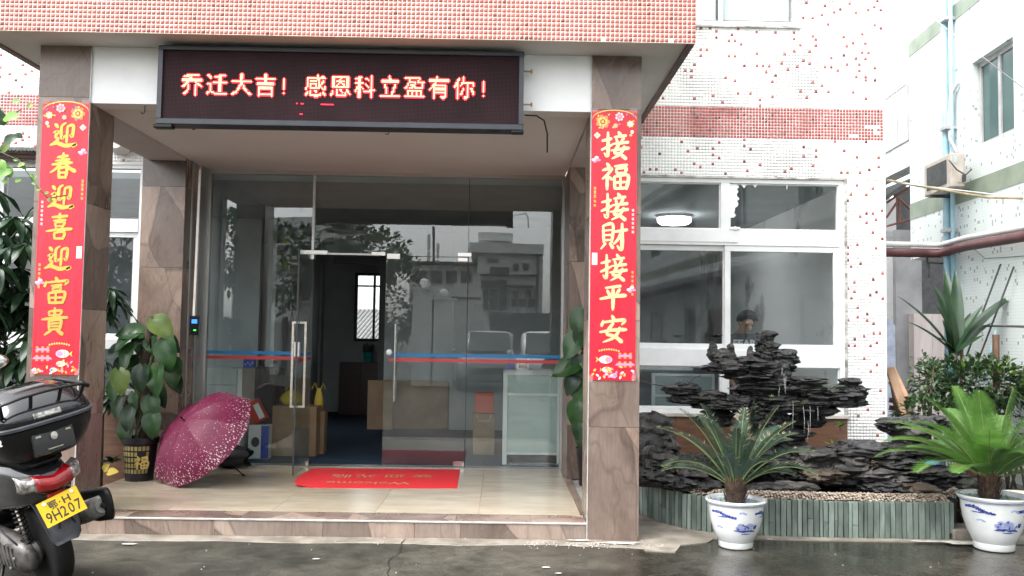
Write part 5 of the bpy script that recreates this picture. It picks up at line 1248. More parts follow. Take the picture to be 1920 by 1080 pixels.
# ------------------------------------------------------------------ planter of green slate strips, pebble rim, water
pm('slate_green', (0.075, 0.10, 0.085), (0.20, 0.245, 0.215), scale=7, rough=.55, bmp=.35, bscale=40, rnd=20, objvar=.28, stretch=(1, 1, .4), detail=8)
pm('mortar_dark', (0.02, 0.022, 0.02), (.05, .052, .048), scale=20, rough=.9)
PLp = [(1.10, 1.98), (1.16, 1.35), (1.232, 1.0), (1.33, .70), (1.47, .47), (1.66, .32), (1.92, .245), (2.3, .212), (2.75, .194), (3.2, .184), (3.46, .19)]
pts = []
for i in range(len(PLp) - 1):
    a, b_ = Vector(PLp[i]), Vector(PLp[i + 1]); n = max(1, int((b_ - a).length / .02))
    for k in range(n): pts.append(a.lerp(b_, k / n))
pts.append(Vector(PLp[-1]))
planter = thing('rockery_planter', 'curved planter faced with upright green slate strips around the rockery', 'planter', (2.3, .8, 0))
HPL = .285
def offs(path, d):
    out = []
    for i, p in enumerate(path):
        t = (path[min(i + 1, len(path) - 1)] - path[max(i - 1, 0)]).normalized(); out.append(p + Vector((-t.y, t.x)) * d)
    return out
inner = offs(pts, .27); back = offs(pts, .012)
mb = MB(); n = len(pts)
for i in range(n - 1):
    A, B_, C_, D = back[i], back[i + 1], inner[i + 1], inner[i]
    for (p, q, r_, s_) in ((A, B_, C_, D),):
        mb.quad((p.x, p.y, HPL - .012), (q.x, q.y, HPL - .012), (r_.x, r_.y, HPL - .012), (s_.x, s_.y, HPL - .012))
        mb.quad((p.x, p.y, 0), (q.x, q.y, 0), (q.x, q.y, HPL - .012), (p.x, p.y, HPL - .012)); mb.quad((s_.x, s_.y, 0), (s_.x, s_.y, HPL - .012), (r_.x, r_.y, HPL - .012), (r_.x, r_.y, 0))
mb.box(3.45, 3.62, .40, 1.9, 0, HPL - .012)
mb.build('wall_core', 'mortar_dark', planter)
# strips along the curve
random.seed(31)
def walk(path):
    L = [0]
    for a, b_ in zip(path[:-1], path[1:]): L.append(L[-1] + (b_ - a).length)
    return L
Ls_ = walk(pts)
def along(s):
    for i in range(len(Ls_) - 1):
        if Ls_[i + 1] >= s: f = (s - Ls_[i]) / (Ls_[i + 1] - Ls_[i] + 1e-9); p = pts[i].lerp(pts[i + 1], f); return p, (pts[i + 1] - pts[i]).normalized()
    return pts[-1], (pts[-1] - pts[-2]).normalized()
def strip(p, t, wdt, z0, z1, dep):
    nn = Vector((-t.y, t.x)); c = p + nn * (.010 - dep / 2)
    Mx = Matrix(((t.x, nn.x, 0, c.x), (t.y, nn.y, 0, c.y), (0, 0, 1, (z0 + z1) / 2), (0, 0, 0, 1))) @ Matrix.Rotation(random.uniform(-.012, .012), 4, 'Y') @ Matrix.Diagonal((wdt, dep + .02, z1 - z0, 1))
    inst('slate_strip', unit_box('slate_green', .03), planter, Mx)
s = .02
while s < Ls_[-1] - .03:
    wdt = random.choice([.026, .034, .038, .040, .042, .044, .048]) * (1.0 if s > 1.6 else random.choice([1.0, 1.0, 1.9])); p, t_ = along(s + wdt / 2)
    if random.random() < .16:
        zc = random.uniform(.1, .2); strip(p, t_, wdt - .005, .004, zc - .003, random.uniform(.014, .02)); strip(p, t_, wdt - .005, zc, HPL + random.uniform(-.008, .002), random.uniform(.014, .02))
    else: strip(p, t_, wdt - .005, random.uniform(.002, .012), HPL + random.uniform(-.008, .004), random.uniform(.012, .022))
    s += wdt + random.uniform(-.001, .003)
for k in range(5):   # return face at the right end
    p = Vector((3.475 + .012 * k, .205 + .05 * k)); strip(p, Vector((.3, 1)).normalized(), .048, .05, HPL - .004, .016)
pm('wall_block', (.11, .10, .085), (.24, .21, .18), scale=9, rough=.85, bmp=.4)
B('end_block', 'wall_block', planter, 3.47, 3.72, .16, .42, .0, .085, b=.012)
# pebbles on the rim
pm('pebble', (0.10, 0.07, 0.05), (0.42, 0.35, 0.28), scale=38, rough=.6, detail=2, lo=.3, hi=.7)
mb = MB(); random.seed(7)
def pebble(x, y, z, r):
    n0 = len(mb.v); a = random.uniform(0, 3.14); ca, sa = math.cos(a), math.sin(a); sx_, sy_, sz_ = r * random.uniform(.9, 1.5), r * random.uniform(.7, 1), r * random.uniform(.5, .8)
    vs = [(0, 0, -1)] + [(.85 * math.cos(k * PI / 3), .85 * math.sin(k * PI / 3), -.35) for k in range(6)] + [(.85 * math.cos(k * PI / 3 + .5), .85 * math.sin(k * PI / 3 + .5), .35) for k in range(6)] + [(0, 0, 1)]
    fs = [(0, 1 + (k + 1) % 6, 1 + k) for k in range(6)] + [(1 + k, 1 + (k + 1) % 6, 7 + k) for k in range(6)] + [(1 + (k + 1) % 6, 7 + (k + 1) % 6, 7 + k) for k in range(6)] + [(7 + k, 7 + (k + 1) % 6, 13) for k in range(6)]
    mb.add([(x + (p[0] * sx_ * ca - p[1] * sy_ * sa), y + (p[0] * sx_ * sa + p[1] * sy_ * ca), z + p[2] * sz_) for p in vs], fs)
sl = 0
while sl < Ls_[-1]:
    p, t_ = along(sl); nn = Vector((-t_.y, t_.x))
    for k in range(10):
        w_ = (k + random.random() * .7) / 10; q = p + nn * (.014 + .17 * w_); pebble(q.x, q.y, HPL + random.uniform(-.004, .006) + .035 * math.sin(PI * min(1, w_ * .9)), random.uniform(.010, .018))
    sl += .024
for k in range(90):
    a = random.uniform(0, 6.28); r = random.uniform(0, .13); c = at(1788, 925, Y=.42); pebble(c.x + r * math.cos(a), c.y + r * .6 * math.sin(a), HPL + .07 * (1 - r / .13) + random.uniform(0, .01), random.uniform(.009, .016))
mb.build('pebbles', 'pebble', planter, smooth='all')['kind'] = 'stuff'
m, nt, b = _new('water'); b.inputs['Base Color'].default_value = (0.006, 0.010, 0.009, 1); b.inputs['Roughness'].default_value = .03
bump(nt, b, noi(nt, coords(nt), 9, 3), .25, .01)
mb = MB(); ip = [(p.x, p.y, .2) for p in inner[::3]] + [(3.5, .40, .2), (3.5, 2.05, .2), (1.2, 2.05, .2)]
mb.add(ip, [tuple(range(len(ip)))]); tag(mb.build('water', 'water'), kind='structure')

# ------------------------------------------------------------------ layered rocks
def rockmat(name, c1, c2, c3, hs=1.0):
    m, nt, b = _new(name)
    vec = coords(nt, 'world', (1, 1, 5.5 * hs), 3.0)
    wp = N(nt, 'ShaderNodeTexNoise', Scale=2.2, Detail=4); nt.links.new(coords(nt), wp.inputs['Vector'])
    wv = mixc(nt, .22, vec, wp.outputs['Color'])
    f = noi(nt, wv, 4.5, 9, .68); g = noi(nt, coords(nt), 22, 7, .65)
    col = ramp(nt, f, [(.34, c1), (.52, c2), (.70, c3)])
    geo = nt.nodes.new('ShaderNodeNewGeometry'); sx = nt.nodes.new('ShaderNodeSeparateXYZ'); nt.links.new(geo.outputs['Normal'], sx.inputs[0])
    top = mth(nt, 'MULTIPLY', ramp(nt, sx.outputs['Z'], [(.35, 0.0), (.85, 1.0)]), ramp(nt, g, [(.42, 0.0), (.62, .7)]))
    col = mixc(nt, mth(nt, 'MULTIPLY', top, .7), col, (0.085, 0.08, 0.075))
    ms = ramp(nt, noi(nt, coords(nt), 3.1, 4), [(.60, 0.0), (.70, .55)]); col = mixc(nt, mth(nt, 'MULTIPLY', ms, ramp(nt, g, [(.4, 0.0), (.6, 1.0)])), col, (0.055, 0.065, 0.022))
    nt.links.new(col, b.inputs['Base Color']); nt.links.new(mth(nt, 'ADD', mth(nt, 'MULTIPLY', g, .55), .08), b.inputs['Roughness'])
    bump(nt, b, mth(nt, 'ADD', f, mth(nt, 'MULTIPLY', g, .5)), .9, .03)
rockmat('rock_dark', (0.004, 0.004, 0.005), (0.012, 0.012, 0.014), (0.050, 0.050, 0.055))
rockmat('rock_grey', (0.006, 0.006, 0.006), (0.030, 0.028, 0.027), (0.15, 0.14, 0.13), .45)
rockmat('rock_tan', (0.02, 0.015, 0.010), (0.07, 0.05, 0.035), (0.16, 0.125, 0.09), .8)
def rock(parent, cx, cy, cz, rx, ry, rz, seed, mat='rock_dark', layers=1.0, tilt=0.0, label=None, flat=1.0):
    """angular layered stone: a noisy superellipsoid cut into ledges"""
    n, m = 44, 26; sv = Vector((seed * 3.17, seed * 1.31, seed * .77)); vs = []; fs = []
    nl = max(2, int(rz * 2 / .040 * layers)); rs = random.Random(seed); led = [rs.uniform(.72 if layers > .8 else .86, 1.08) for _ in range(nl + 2)]
    for i in range(m + 1):
        ph = PI * i / m; cz_ = -math.cos(ph); sz_ = max(0.0, math.sin(ph)) ** .55
        lz = (cz_ * .5 + .5) * nl
        for k in range(n):
            th = 2 * PI * k / n; c, s_ = math.cos(th), math.sin(th)
            ce = math.copysign(abs(c) ** .8, c); se = math.copysign(abs(s_) ** .8, s_)
            d = Vector((c, s_, cz_))
            big = 1 + .42 * mnoise.noise(d * 1.3 + sv) + .26 * mnoise.noise(d * 3.1 + sv) + .12 * mnoise.noise(d * 7 + sv)
            lw = lz + .8 * mnoise.noise(Vector((c * 1.5, s_ * 1.5, 0)) + sv); q = led[int(min(max(lw, 0), nl))]; fr = lw - math.floor(lw)
            ledge = q * (1 - .10 * (1 if fr < .22 else 0)) + .10 * mnoise.noise(Vector((c * 5, s_ * 5, math.floor(lw) * 1.7)) + sv) + .05 * mnoise.noise(Vector((c * 12, s_ * 12, lw * 2)) + sv)
            r = big * ledge * sz_
            x, y, z = rx * r * ce, ry * r * se, rz * (cz_ * (1 + .18 * mnoise.noise(Vector((c * 1.8, s_ * 1.8, 3)) + sv)) * flat + .10 * mnoise.noise(Vector((c * 4, s_ * 4, cz_)) + sv))
            x, z = x * math.cos(tilt) - z * math.sin(tilt), x * math.sin(tilt) + z * math.cos(tilt)
            vs.append((cx + x, cy + y, cz + z))
    for i in range(m):
        for k in range(n): fs.append((i * n + k, i * n + (k + 1) % n, (i + 1) * n + (k + 1) % n, (i + 1) * n + k))
    mb = MB(); mb.add(vs, fs); o = mb.build('rock', mat, parent, smooth='all', label=label)
    o.data.set_sharp_from_angle(angle=math.radians(32)); return o
tower = thing('rock_fountain', 'tall dark layered rock fountain with flat ledges in front of the right window', 'fountain', (at(1430, 900, Y=1.1).x, 1.1, .2))
def rk(par, u0, v0, u1, v1, Y, seed, mat='rock_dark', dy=None, tilt=0.0, layers=1.0, label=None):
    a, b_ = at(u0, v0, Y=Y), at(u1, v1, Y=Y); rx = abs(b_.x - a.x) / 2; rz = abs(a.z - b_.z) / 2
    return rock(par, (a.x + b_.x) / 2, Y, (a.z + b_.z) / 2, rx * 1.04, dy or min(rx * .8, .28), rz * 1.02, seed, mat, layers, tilt, label)
T = [(1424, 620, 1454, 642, 1.1, 1), (1420, 636, 1458, 662, 1.1, 2), (1413, 656, 1456, 688, 1.1, 3), (1440, 655, 1500, 685, 1.05, 4), (1418, 676, 1492, 700, 1.08, 5),
     (1328, 642, 1346, 676, 1.05, 6, 'rock_grey'), (1336, 655, 1372, 690, 1.05, 7, 'rock_grey'), (1362, 645, 1378, 680, 1.05, 8, 'rock_grey'), (1400, 650, 1414, 680, 1.02, 9, 'rock_grey'), (1330, 672, 1400, 696, 1.0, 10, 'rock_grey'),
     (1322, 680, 1404, 702, 1.0, 11), (1370, 668, 1430, 690, 1.0, 12), (1395, 678, 1470, 702, 1.0, 13), (1448, 676, 1482, 716, .95, 14), (1360, 692, 1440, 714, 1.0, 15), (1375, 705, 1490, 728, 1.05, 16), (1380, 720, 1480, 742, 1.05, 17),
     (1472, 706, 1554, 722, .92, 18), (1470, 716, 1540, 738, .95, 19), (1500, 728, 1600, 752, .98, 20), (1572, 708, 1616, 724, .98, 21), (1560, 720, 1627, 738, 1.0, 22), (1540, 736, 1618, 764, 1.0, 23), (1590, 722, 1622, 752, 1.02, 24),
     (1246, 722, 1310, 742, .98, 25), (1264, 716, 1308, 732, .98, 26), (1256, 740, 1330, 758, .95, 27), (1290, 732, 1370, 756, .95, 28), (1300, 748, 1400, 768, .95, 29), (1340, 740, 1420, 764, .95, 30), (1360, 752, 1440, 776, .95, 31),
     (1400, 738, 1500, 762, .98, 32), (1430, 752, 1530, 774, .95, 33), (1480, 744, 1560, 768, .95, 34), (1390, 768, 1470, 800, 1.0, 35), (1500, 762, 1570, 782, .98, 36), (1316, 768, 1380, 800, 1.02, 37), (1480, 772, 1545, 802, 1.1, 38),
     (1405, 795, 1470, 835, 1.05, 39), (1370, 790, 1430, 830, 1.1, 40, 'rock_grey'), (1440, 800, 1520, 845, 1.1, 41), (1455, 832, 1520, 872, 1.05, 42), (1390, 828, 1470, 880, 1.1, 43), (1300, 778, 1330, 800, 1.0, 44)]
for r in T: rk(tower, *r[:6], *(r[6:] or ()))
base = thing('rockery', 'low pile of dark layered rocks along the planter in front of the building', 'rockery', (2.6, 1.0, .2))
LB = [(1180, 775, 1262, 862, .90, 51, 'rock_grey'), (1225, 812, 1272, 870, .85, 52, 'rock_grey'), (1190, 835, 1262, 885, .78, 53, 'rock_grey'), (1180, 872, 1260, 912, .70, 54, 'rock_grey'), (1262, 868, 1330, 905, .70, 55, 'rock_grey'),
      (1250, 892, 1306, 918, .58, 56), (1296, 900, 1350, 922, .55, 57), (1400, 905, 1500, 932, .55, 58), (1460, 905, 1530, 925, .52, 59, 'rock_grey'), (1480, 838, 1570, 880, .82, 60, 'rock_grey'), (1540, 850, 1640, 892, .78, 61, 'rock_grey'), (1500, 868, 1600, 912, .80, 62),
      (1560, 826, 1660, 856, .80, 63), (1630, 830, 1720, 862, .85, 64), (1590, 842, 1690, 878, .82, 65, 'rock_grey'), (1640, 858, 1740, 884, .78, 66), (1510, 880, 1580, 908, .62, 67, 'rock_tan'), (1600, 876, 1700, 906, .72, 68, 'rock_grey'), (1620, 900, 1700, 925, .62, 69),
      (1680, 905, 1760, 932, .58, 70, 'rock_tan'), (1650, 782, 1700, 812, .88, 71), (1676, 796, 1730, 828, .86, 72, 'rock_grey'), (1690, 780, 1750, 816, .88, 73), (1680, 820, 1738, 850, .86, 74), (1720, 826, 1808, 852, .80, 75, 'rock_grey'), (1700, 842, 1800, 862, .80, 76), (1706, 850, 1722, 880, .8, 77),
      (1720, 876, 1810, 902, .70, 78), (1750, 890, 1825, 918, .66, 79), (1700, 872, 1790, 892, .74, 80, 'rock_grey'), (1780, 896, 1840, 925, .6, 81), (1740, 780, 1790, 800, 1.1, 82), (1440, 862, 1500, 900, .95, 83), (1350, 868, 1410, 905, .95, 84), (1560, 895, 1640, 925, .85, 85), (1270, 850, 1330, 880, 1.2, 86)]
for r in LB: rk(base, *r[:6], *(r[6:] or ()), dy=.16, layers=(.3 if r[5] in (51, 52, 53, 71, 72, 73, 74) else .5))
# dark hollow behind: larger backing stones
for (u0, v0, u1, v1, Y, sd_) in ((1480, 870, 1640, 930, 1.2, 90), (1600, 850, 1700, 925, 1.15, 91), (1320, 850, 1480, 930, 1.3, 92), (1790, 885, 1830, 930, .9, 93)): rk(base, u0, v0, u1, v1, Y, sd_, dy=.2)
# shell-pale stones in a niche and the waterfall
c = at(1637, 875, Y=.66); random.seed(3)
mb = MB()
for k in range(12): pebble(c.x + random.uniform(-.028, .028), .64 + random.uniform(-.01, .01), c.z + random.uniform(-.05, .05), random.uniform(.01, .018))
mb.build('shells', 'rock_tan', base, smooth='all')['kind'] = 'stuff'
m, nt, b = _new('falling_water'); b.inputs['Base Color'].default_value = (.75, .78, .8, 1); b.inputs['Roughness'].default_value = .08; b.inputs['Alpha'].default_value = .3
random.seed(44)
wf = MB()
for (u, v0, v1, Y) in ((1466, 690, 705, .72), (1470, 700, 735, .68), (1474, 704, 738, .69), (1462, 725, 745, .68), (1487, 752, 805, .70), (1506, 760, 812, .66), (1519, 762, 815, .66), (1533, 762, 790, .68), (1515, 790, 828, .66)):
    a, b_ = at(u, v0, Y=Y), at(u + random.uniform(-2, 2), v1, Y=Y - .02); mid = a.lerp(b_, .5) + Vector((random.uniform(-.006, .006), -.01, 0)); wf.tube([a, mid, b_], [.0012, .0022, .0008], 5)
wf.build('falling_water', 'falling_water', tower, smooth='all')['kind'] = 'stuff'

# ------------------------------------------------------------------ small plants on the rockery
def tuft(label, u, v, Y, n, L, mat, name='plant', spread=1.0, cat='plant', wd=.05, group=None, seed=0, base=None):
    c = base or at(u, v, Y=Y); rs = random.Random(seed + int(u)); t = thing(name, label, cat, c, group)
    me = leaf_mesh('leaf', mat, lambda q: wd * (math.sin(PI * min(1, q * .9 + .1)) ** .7), .4, .45, .01, 6, seed)
    for k in range(n):
        th = rs.uniform(0, 6.28); e = rs.uniform(.3, 1.2) * spread; put_leaf(t, me, c, (math.cos(th) * e, math.sin(th) * e, 1), (-math.cos(th), -math.sin(th), .6), L * rs.uniform(.7, 1.15))
    return t
tuft('spider plant with long yellowish striped leaves on the rock ledge', 1543, 738, .96, 26, .17, 'leaf_yellowgreen', spread=1.6, wd=.06)
tuft('tiny rosette plant on a short stem at the right foot of the fountain', 1575, 800, .95, 16, .075, 'leaf_bright', wd=.13, spread=1.4)
cc = at(1575, 800, Y=.95); c2 = at(1572, 842, Y=.93)
tag(MB().tube([cc, (cc + c2) / 2 + Vector((.01, 0, 0)), c2], .006, 6).build('twig', 'bark'), 'bare stem below the tiny rosette plant', 'twig')
tuft('weedy tuft of thin leaves growing among the base rocks', 1562, 842, .88, 20, .10, 'leaf_yellowgreen', spread=1.5, wd=.07)
tuft('small moss tuft on the ledge beside the waterfall', 1447, 745, .72, 14, .04, 'leaf_yellowgreen', spread=2, wd=.12)
tuft('dark little shrub on the top left ledge of the fountain', 1342, 634, 1.3, 22, .07, 'leaf_dark', spread=2, wd=.25)
# a fine branch reaching from the pillar to the rock
p = [at(1200, 712, Y=.98), at(1222, 720, Y=.98), at(1246, 724, Y=.98)]
tag(MB().tube(p, .004, 5).build('twig', 'bark'), 'thin bare twig between the right pillar and the rock ledge', 'twig')
tag(MB().tube([at(1294, 716, Y=.98), at(1303, 708, Y=.96), at(1315, 704, Y=.95)], .003, 5).build('twig', 'bark'), 'thin twig rising from the left rock ledge', 'twig')

# ------------------------------------------------------------------ porcelain pots with cycads
def porcelain():
    m, nt, b = _new('porcelain')
    b.inputs['Base Color'].default_value = (.70, .72, .72, 1); b.inputs['Roughness'].default_value = .12; b.inputs['Coat Weight'].default_value = .4
    f = noi(nt, coords(nt), 6, 5); nt.links.new(ramp(nt, f, [(.3, (.60, .62, .60)), (.6, (.74, .76, .77))]), b.inputs['Base Color'])
    m, nt, b = _new('cobalt'); f = noi(nt, coords(nt), 45, 4)
    nt.links.new(ramp(nt, f, [(.35, (0.012, 0.018, 0.16)), (.65, (0.10, 0.14, 0.42))]), b.inputs['Base Color']); b.inputs['Roughness'].default_value = .15
porcelain()
pm('cobalt_pale', (.25, .30, .55), (.42, .47, .66), scale=30, rough=.15)
def pot_profile(s):
    return [(0, 0), (.118 * s, 0), (.124 * s, .008 * s), (.124 * s, .045 * s), (.130 * s, .052 * s), (.162 * s, .12 * s), (.186 * s, .20 * s), (.196 * s, .27 * s), (.198 * s, .305 * s), (.203 * s, .31 * s), (.203 * s, .318 * s), (.216 * s, .322 * s), (.222 * s, .335 * s), (.218 * s, .345 * s), (.196 * s, .343 * s), (.190 * s, .32 * s), (.186 * s, .30 * s)]
def porc_pot(label, x, y, s, seed, motifs):
    t = thing('porcelain_pot', label, 'pot', (x, y, 0), 'blue and white porcelain pots'); prof = pot_profile(s)
    pot = MB().lathe(prof, (x, y, .006), 64).build('pot', 'porcelain', t, smooth=True)
    def rad(h):
        for (r0, h0), (r1, h1) in zip(prof[5:9], prof[6:10]):
            if h0 <= h <= h1: return r0 + (r1 - r0) * (h - h0) / (h1 - h0)
        return prof[5][0]
    def blob(mb, th, h, rw, rh, seed, off=.0012):
        rs = random.Random(seed); n = 18; vs = []
        for k in range(n + 1):
            if k == 0: a, q = 0, 0
            else: a = 2 * PI * k / n; q = 1 + .3 * rs.uniform(-1, 1)
            t2 = th + rw / (.19 * s) * q * math.cos(a); hh = h + rh * q * math.sin(a); r = rad(hh) + off
            vs.append((x + r * math.cos(t2), y + r * math.sin(t2), hh + .006))
        mb.add(vs, [(0, k, k % n + 1) for k in range(1, n + 1)])
    for i, (th, kind, h) in enumerate(motifs):
        th = -PI / 2 + th; h *= s; mb = MB(); pale = MB(); rs = random.Random(seed + i)
        if kind == 'hill':
            for k in range(10): blob(mb, th + (k - 4.5) * .10, h + .016 * s * math.exp(-((k - 3) / 2.5) ** 2) - .003 * k * s, .014 * s, .010 * s * (1.3 - abs(k - 4) * .1), seed * 9 + i * 50 + k, .0012 + .00015 * k)
            blob(mb, th, h - .024 * s, .05 * s, .004 * s, seed + i, .003)
        elif kind == 'village':
            for k in range(16): blob(pale, th + rs.uniform(-.34, .34), h + rs.uniform(-.022, .026) * s, .018 * s, .014 * s, seed + i * 20 + k, .001 + .00012 * k)
            for k in range(9): blob(mb, th + (k - 4) * .085, h - .026 * s + rs.uniform(-.006, .006) * s, .020 * s, .005 * s, seed * 5 + k, .0032 + .0001 * k)
            for k in range(6): blob(mb, th + rs.uniform(-.32, .38), h + rs.uniform(-.01, .03) * s, .007 * s, .007 * s, seed * 7 + k, .0042 + .0001 * k)
            blob(mb, th + .46, h + .004 * s, .016 * s, .016 * s, seed + 77, .002)
            blob(mb, th + .06, h - .045 * s, .038 * s, .004 * s, seed + 78, .002)
        else:
            for k in range(5): blob(pale, th + (k - 2) * .05, h + .006 * math.sin(k) * s, .012 * s, .005 * s, seed + k, .001 + .0001 * k)
        if mb.v: mb.build('painted_' + ('hill' if kind == 'hill' else 'village'), 'cobalt', pot)['kind'] = 'stuff'
        if pale.v: pale.build('painted_clouds', 'cobalt_pale', pot)['kind'] = 'stuff'
    rim = MB().lathe([(.2036 * s, .3115 * s), (.2042 * s, .3145 * s), (.2036 * s, .3175 * s)], (x, y, .006), 64).build('rim_line', 'cobalt_pale', pot, smooth='all')
    so_ = MB(); n = 24; vs = [(x, y, .306 * s + .012)]
    for k in range(n): vs.append((x + .189 * s * math.cos(2 * PI * k / n), y + .189 * s * math.sin(2 * PI * k / n), .306 * s + .004 + .004 * math.sin(k * 2.3)))
    so_.add(vs, [(0, k, k % n + 1) for k in range(1, n + 1)]); so_.build('soil', 'soil', t)
    # weeds in the pot
    rs = random.Random(seed); mb = MB()
    for k in range(130):
        a = rs.uniform(0, 6.28); r = rs.uniform(.07, .185) * s; c = Vector((x + r * math.cos(a), y + r * math.sin(a), .31 * s)); L = rs.uniform(.012, .04); a2 = rs.uniform(0, 6.28); d = Vector((math.cos(a2) * .6, math.sin(a2) * .6, 1)).normalized() * L; sd_ = Vector((-math.sin(a2), math.cos(a2), 0)) * L * .28
        mb.add([c, c + d * .5 + sd_, c + d, c + d * .5 - sd_], [(0, 1, 2, 3)])
    mb.build('weeds', 'leaf_bright', t)['kind'] = 'stuff'
    return t
P1 = Vector((1.729, -.10, 0)); q = at(1388, 1033, Z=0); P1 = Vector((q.x, q.y + .122, 0))
porc_pot('blue and white porcelain pot holding the dark green cycad', P1.x, P1.y, 1.0, 3, [(-.75, 'hill', .262), (.12, 'village', .165), (1.0, 'hill', .262), (-.95, 'cloud', .16), (.0, 'cloud', .27), (2.2, 'village', .17), (3.4, 'hill', .25)])
q = at(1884, 1038, Z=0); P2 = Vector((q.x, q.y + .14, 0))
porc_pot('larger blue and white porcelain pot at the right edge holding the bright green cycad', P2.x, P2.y, 1.13, 8, [(-.95, 'hill', .275), (-.05, 'village', .175), (.75, 'hill', .262), (.15, 'cloud', .27), (-.9, 'cloud', .2), (2.2, 'village', .17)])
pm('cycad_trunk', (0.03, 0.018, 0.012), (0.13, 0.08, 0.05), scale=30, rough=.95, bmp=.8)
leafmat('frond_dark', (0.018, 0.042, 0.026), (0.042, 0.080, 0.050), rough=.42, tl=.15)
leafmat('frond_bright', (0.055, 0.155, 0.024), (0.14, 0.27, 0.055), rough=.42, tl=.35)
pm('rachis', (0.16, 0.22, 0.07), (.22, .28, .1), rough=.5)
pm('frond_tip', (0.35, 0.27, 0.14), (0.5, 0.42, 0.26), scale=30, rough=.7)
def cycad(label, base, top_h, fronds, mats, lw, ll, seed, vang=.5, npair=58, brown=.35):
    """fronds: (azimuth, start elevation, length, curl)"""
    t = thing('cycad', label, 'cycad', base); rs = random.Random(seed)
    tr = MB(); n = 16; H = top_h
    tr.lathe([(0, 0), (.055, .0), (.068, H * .3), (.060, H * .7), (.045, H), (0, H * 1.02)], base, 14); tr.build('trunk', 'cycad_trunk', t, smooth='all')
    mb = MB()
    for k in range(170):
        a = k * 2.39996; h = H * (k / 170) * 1.0; r = .062; c = base + Vector((r * math.cos(a), r * math.sin(a), h)); d = Vector((math.cos(a) * .6, math.sin(a) * .6, .9 + k / 120)).normalized() * rs.uniform(.035, .075) * (1 + k / 170); s_ = Vector((-math.sin(a), math.cos(a), 0)) * .012
        mb.add([c - s_, c + s_, c + d + s_ * .2, c + d - s_ * .2], [(0, 1, 2, 3)]); 
    mb.build('leaf_bases', 'cycad_trunk', t)['kind'] = 'stuff'
    for (az, el, L, curl) in fronds:
        p = base + Vector((0, 0, H)) + Vector((math.cos(az), math.sin(az), 0)) * .03; e = el; path = [p.copy()]; dirs = []
        ns = 22
        for i in range(ns):
            d = Vector((math.cos(az) * math.cos(e), math.sin(az) * math.cos(e), math.sin(e))); p = p + d * L / ns; path.append(p.copy()); dirs.append(d); e -= curl / ns * (.4 + 1.2 * i / ns); 
        dirs.append(dirs[-1])
        rc = MB().tube(path, [.0055 * (1 - .75 * i / ns) for i in range(ns + 1)], 5)
        fm_ = MB(); fm_.cur = 0
        side0 = Vector((-math.sin(az), math.cos(az), 0))
        for j in range(npair):
            f = .14 + .85 * (j + .5) / npair; x = f * ns; i0 = int(x); fr = x - i0; c = path[i0].lerp(path[min(i0 + 1, ns)], fr); d = dirs[i0]; up = side0.cross(d).normalized() * 1.0
            if up.z < 0 and el < 1.4: up = -up
            env = math.sin(PI * min(1, (f - .06) / .94)) ** .45 * (1 - .35 * f)
            for sg in (-1, 1):
                l_ = ll * env * rs.uniform(.9, 1.08); fw = .35 + .55 * f
                dd = (side0 * sg * math.cos(vang) + up * math.sin(vang) + d * fw * .9).normalized(); dr = Vector((0, 0, -1)) * l_ * .12
                w_ = (dd.cross(up)).normalized() * lw
                tip = c + dd * l_ + dr; mid = c + dd * l_ * .5 + dr * .15
                br = 1 if rs.random() < brown * max(0, f - .25) else 0
                fm_.add([c - w_ * .5, c + w_ * .5, mid + w_ * .55, mid - w_ * .55, tip], [(0, 1, 2, 3)], 0); fm_.f.append((len(fm_.v) - 2, len(fm_.v) - 3, len(fm_.v) - 1)); fm_.m.append(br)
        fr_o = fm_.build('frond', [mats, 'frond_tip'], t)
        rc.build('rachis', 'rachis', fr_o, smooth='all')
    return t
rs = random.Random(77)
fr1 = []
def fazel(dx, dz, dy):   # direction from picture offsets
    v = Vector((dx, dy, dz)); return math.atan2(v.y, v.x), math.atan2(v.z, math.hypot(v.x, v.y))
for (dx, dz, dy, L, cu) in ((.15, 1.0, .25, .56, .2), (-.42, 1.0, -.3, .6, .5), (.6, 1.0, .0, .6, .6), (-.1, 1, -.4, .5, .5), (-.55, 1.0, -.1, .66, .45), (-.25, 1.0, .2, .60, .3), (.08, 1.0, -.1, .60, .12), (.34, 1.0, -.1, .62, .3), (.5, .9, .3, .62, .5), (-.95, .75, .1, .66, .8), (-1.0, .35, -.2, .56, .8), (-1.0, .05, .1, .5, .5), (-.7, .55, .5, .55, .7), (.8, .7, .2, .60, .9), (1.0, .5, 0, .62, .7), (1.0, .35, -.5, .55, .8), (.3, .7, .7, .6, .7), (-.3, .8, .6, .6, .6), (-.4, .6, -.8, .5, 1.0), (.35, .6, -.8, .45, 1.1), (.75, .12, -.35, .4, .7), (1.0, .75, .5, .6, .9)):
    dz = dz * 1.15 + (.62 if dz < .9 else .15); a, e = fazel(dx, dz, dy); fr1.append((a, e, L * 1.08, cu + (.6 if dz < 1.25 else .15)))
cycad('dark green cycad with browned leaflet tips in the left porcelain pot', Vector((P1.x, P1.y, .31)), .12, fr1, 'frond_dark', .0046, .150, 1, vang=.5, npair=50)
fr2 = []
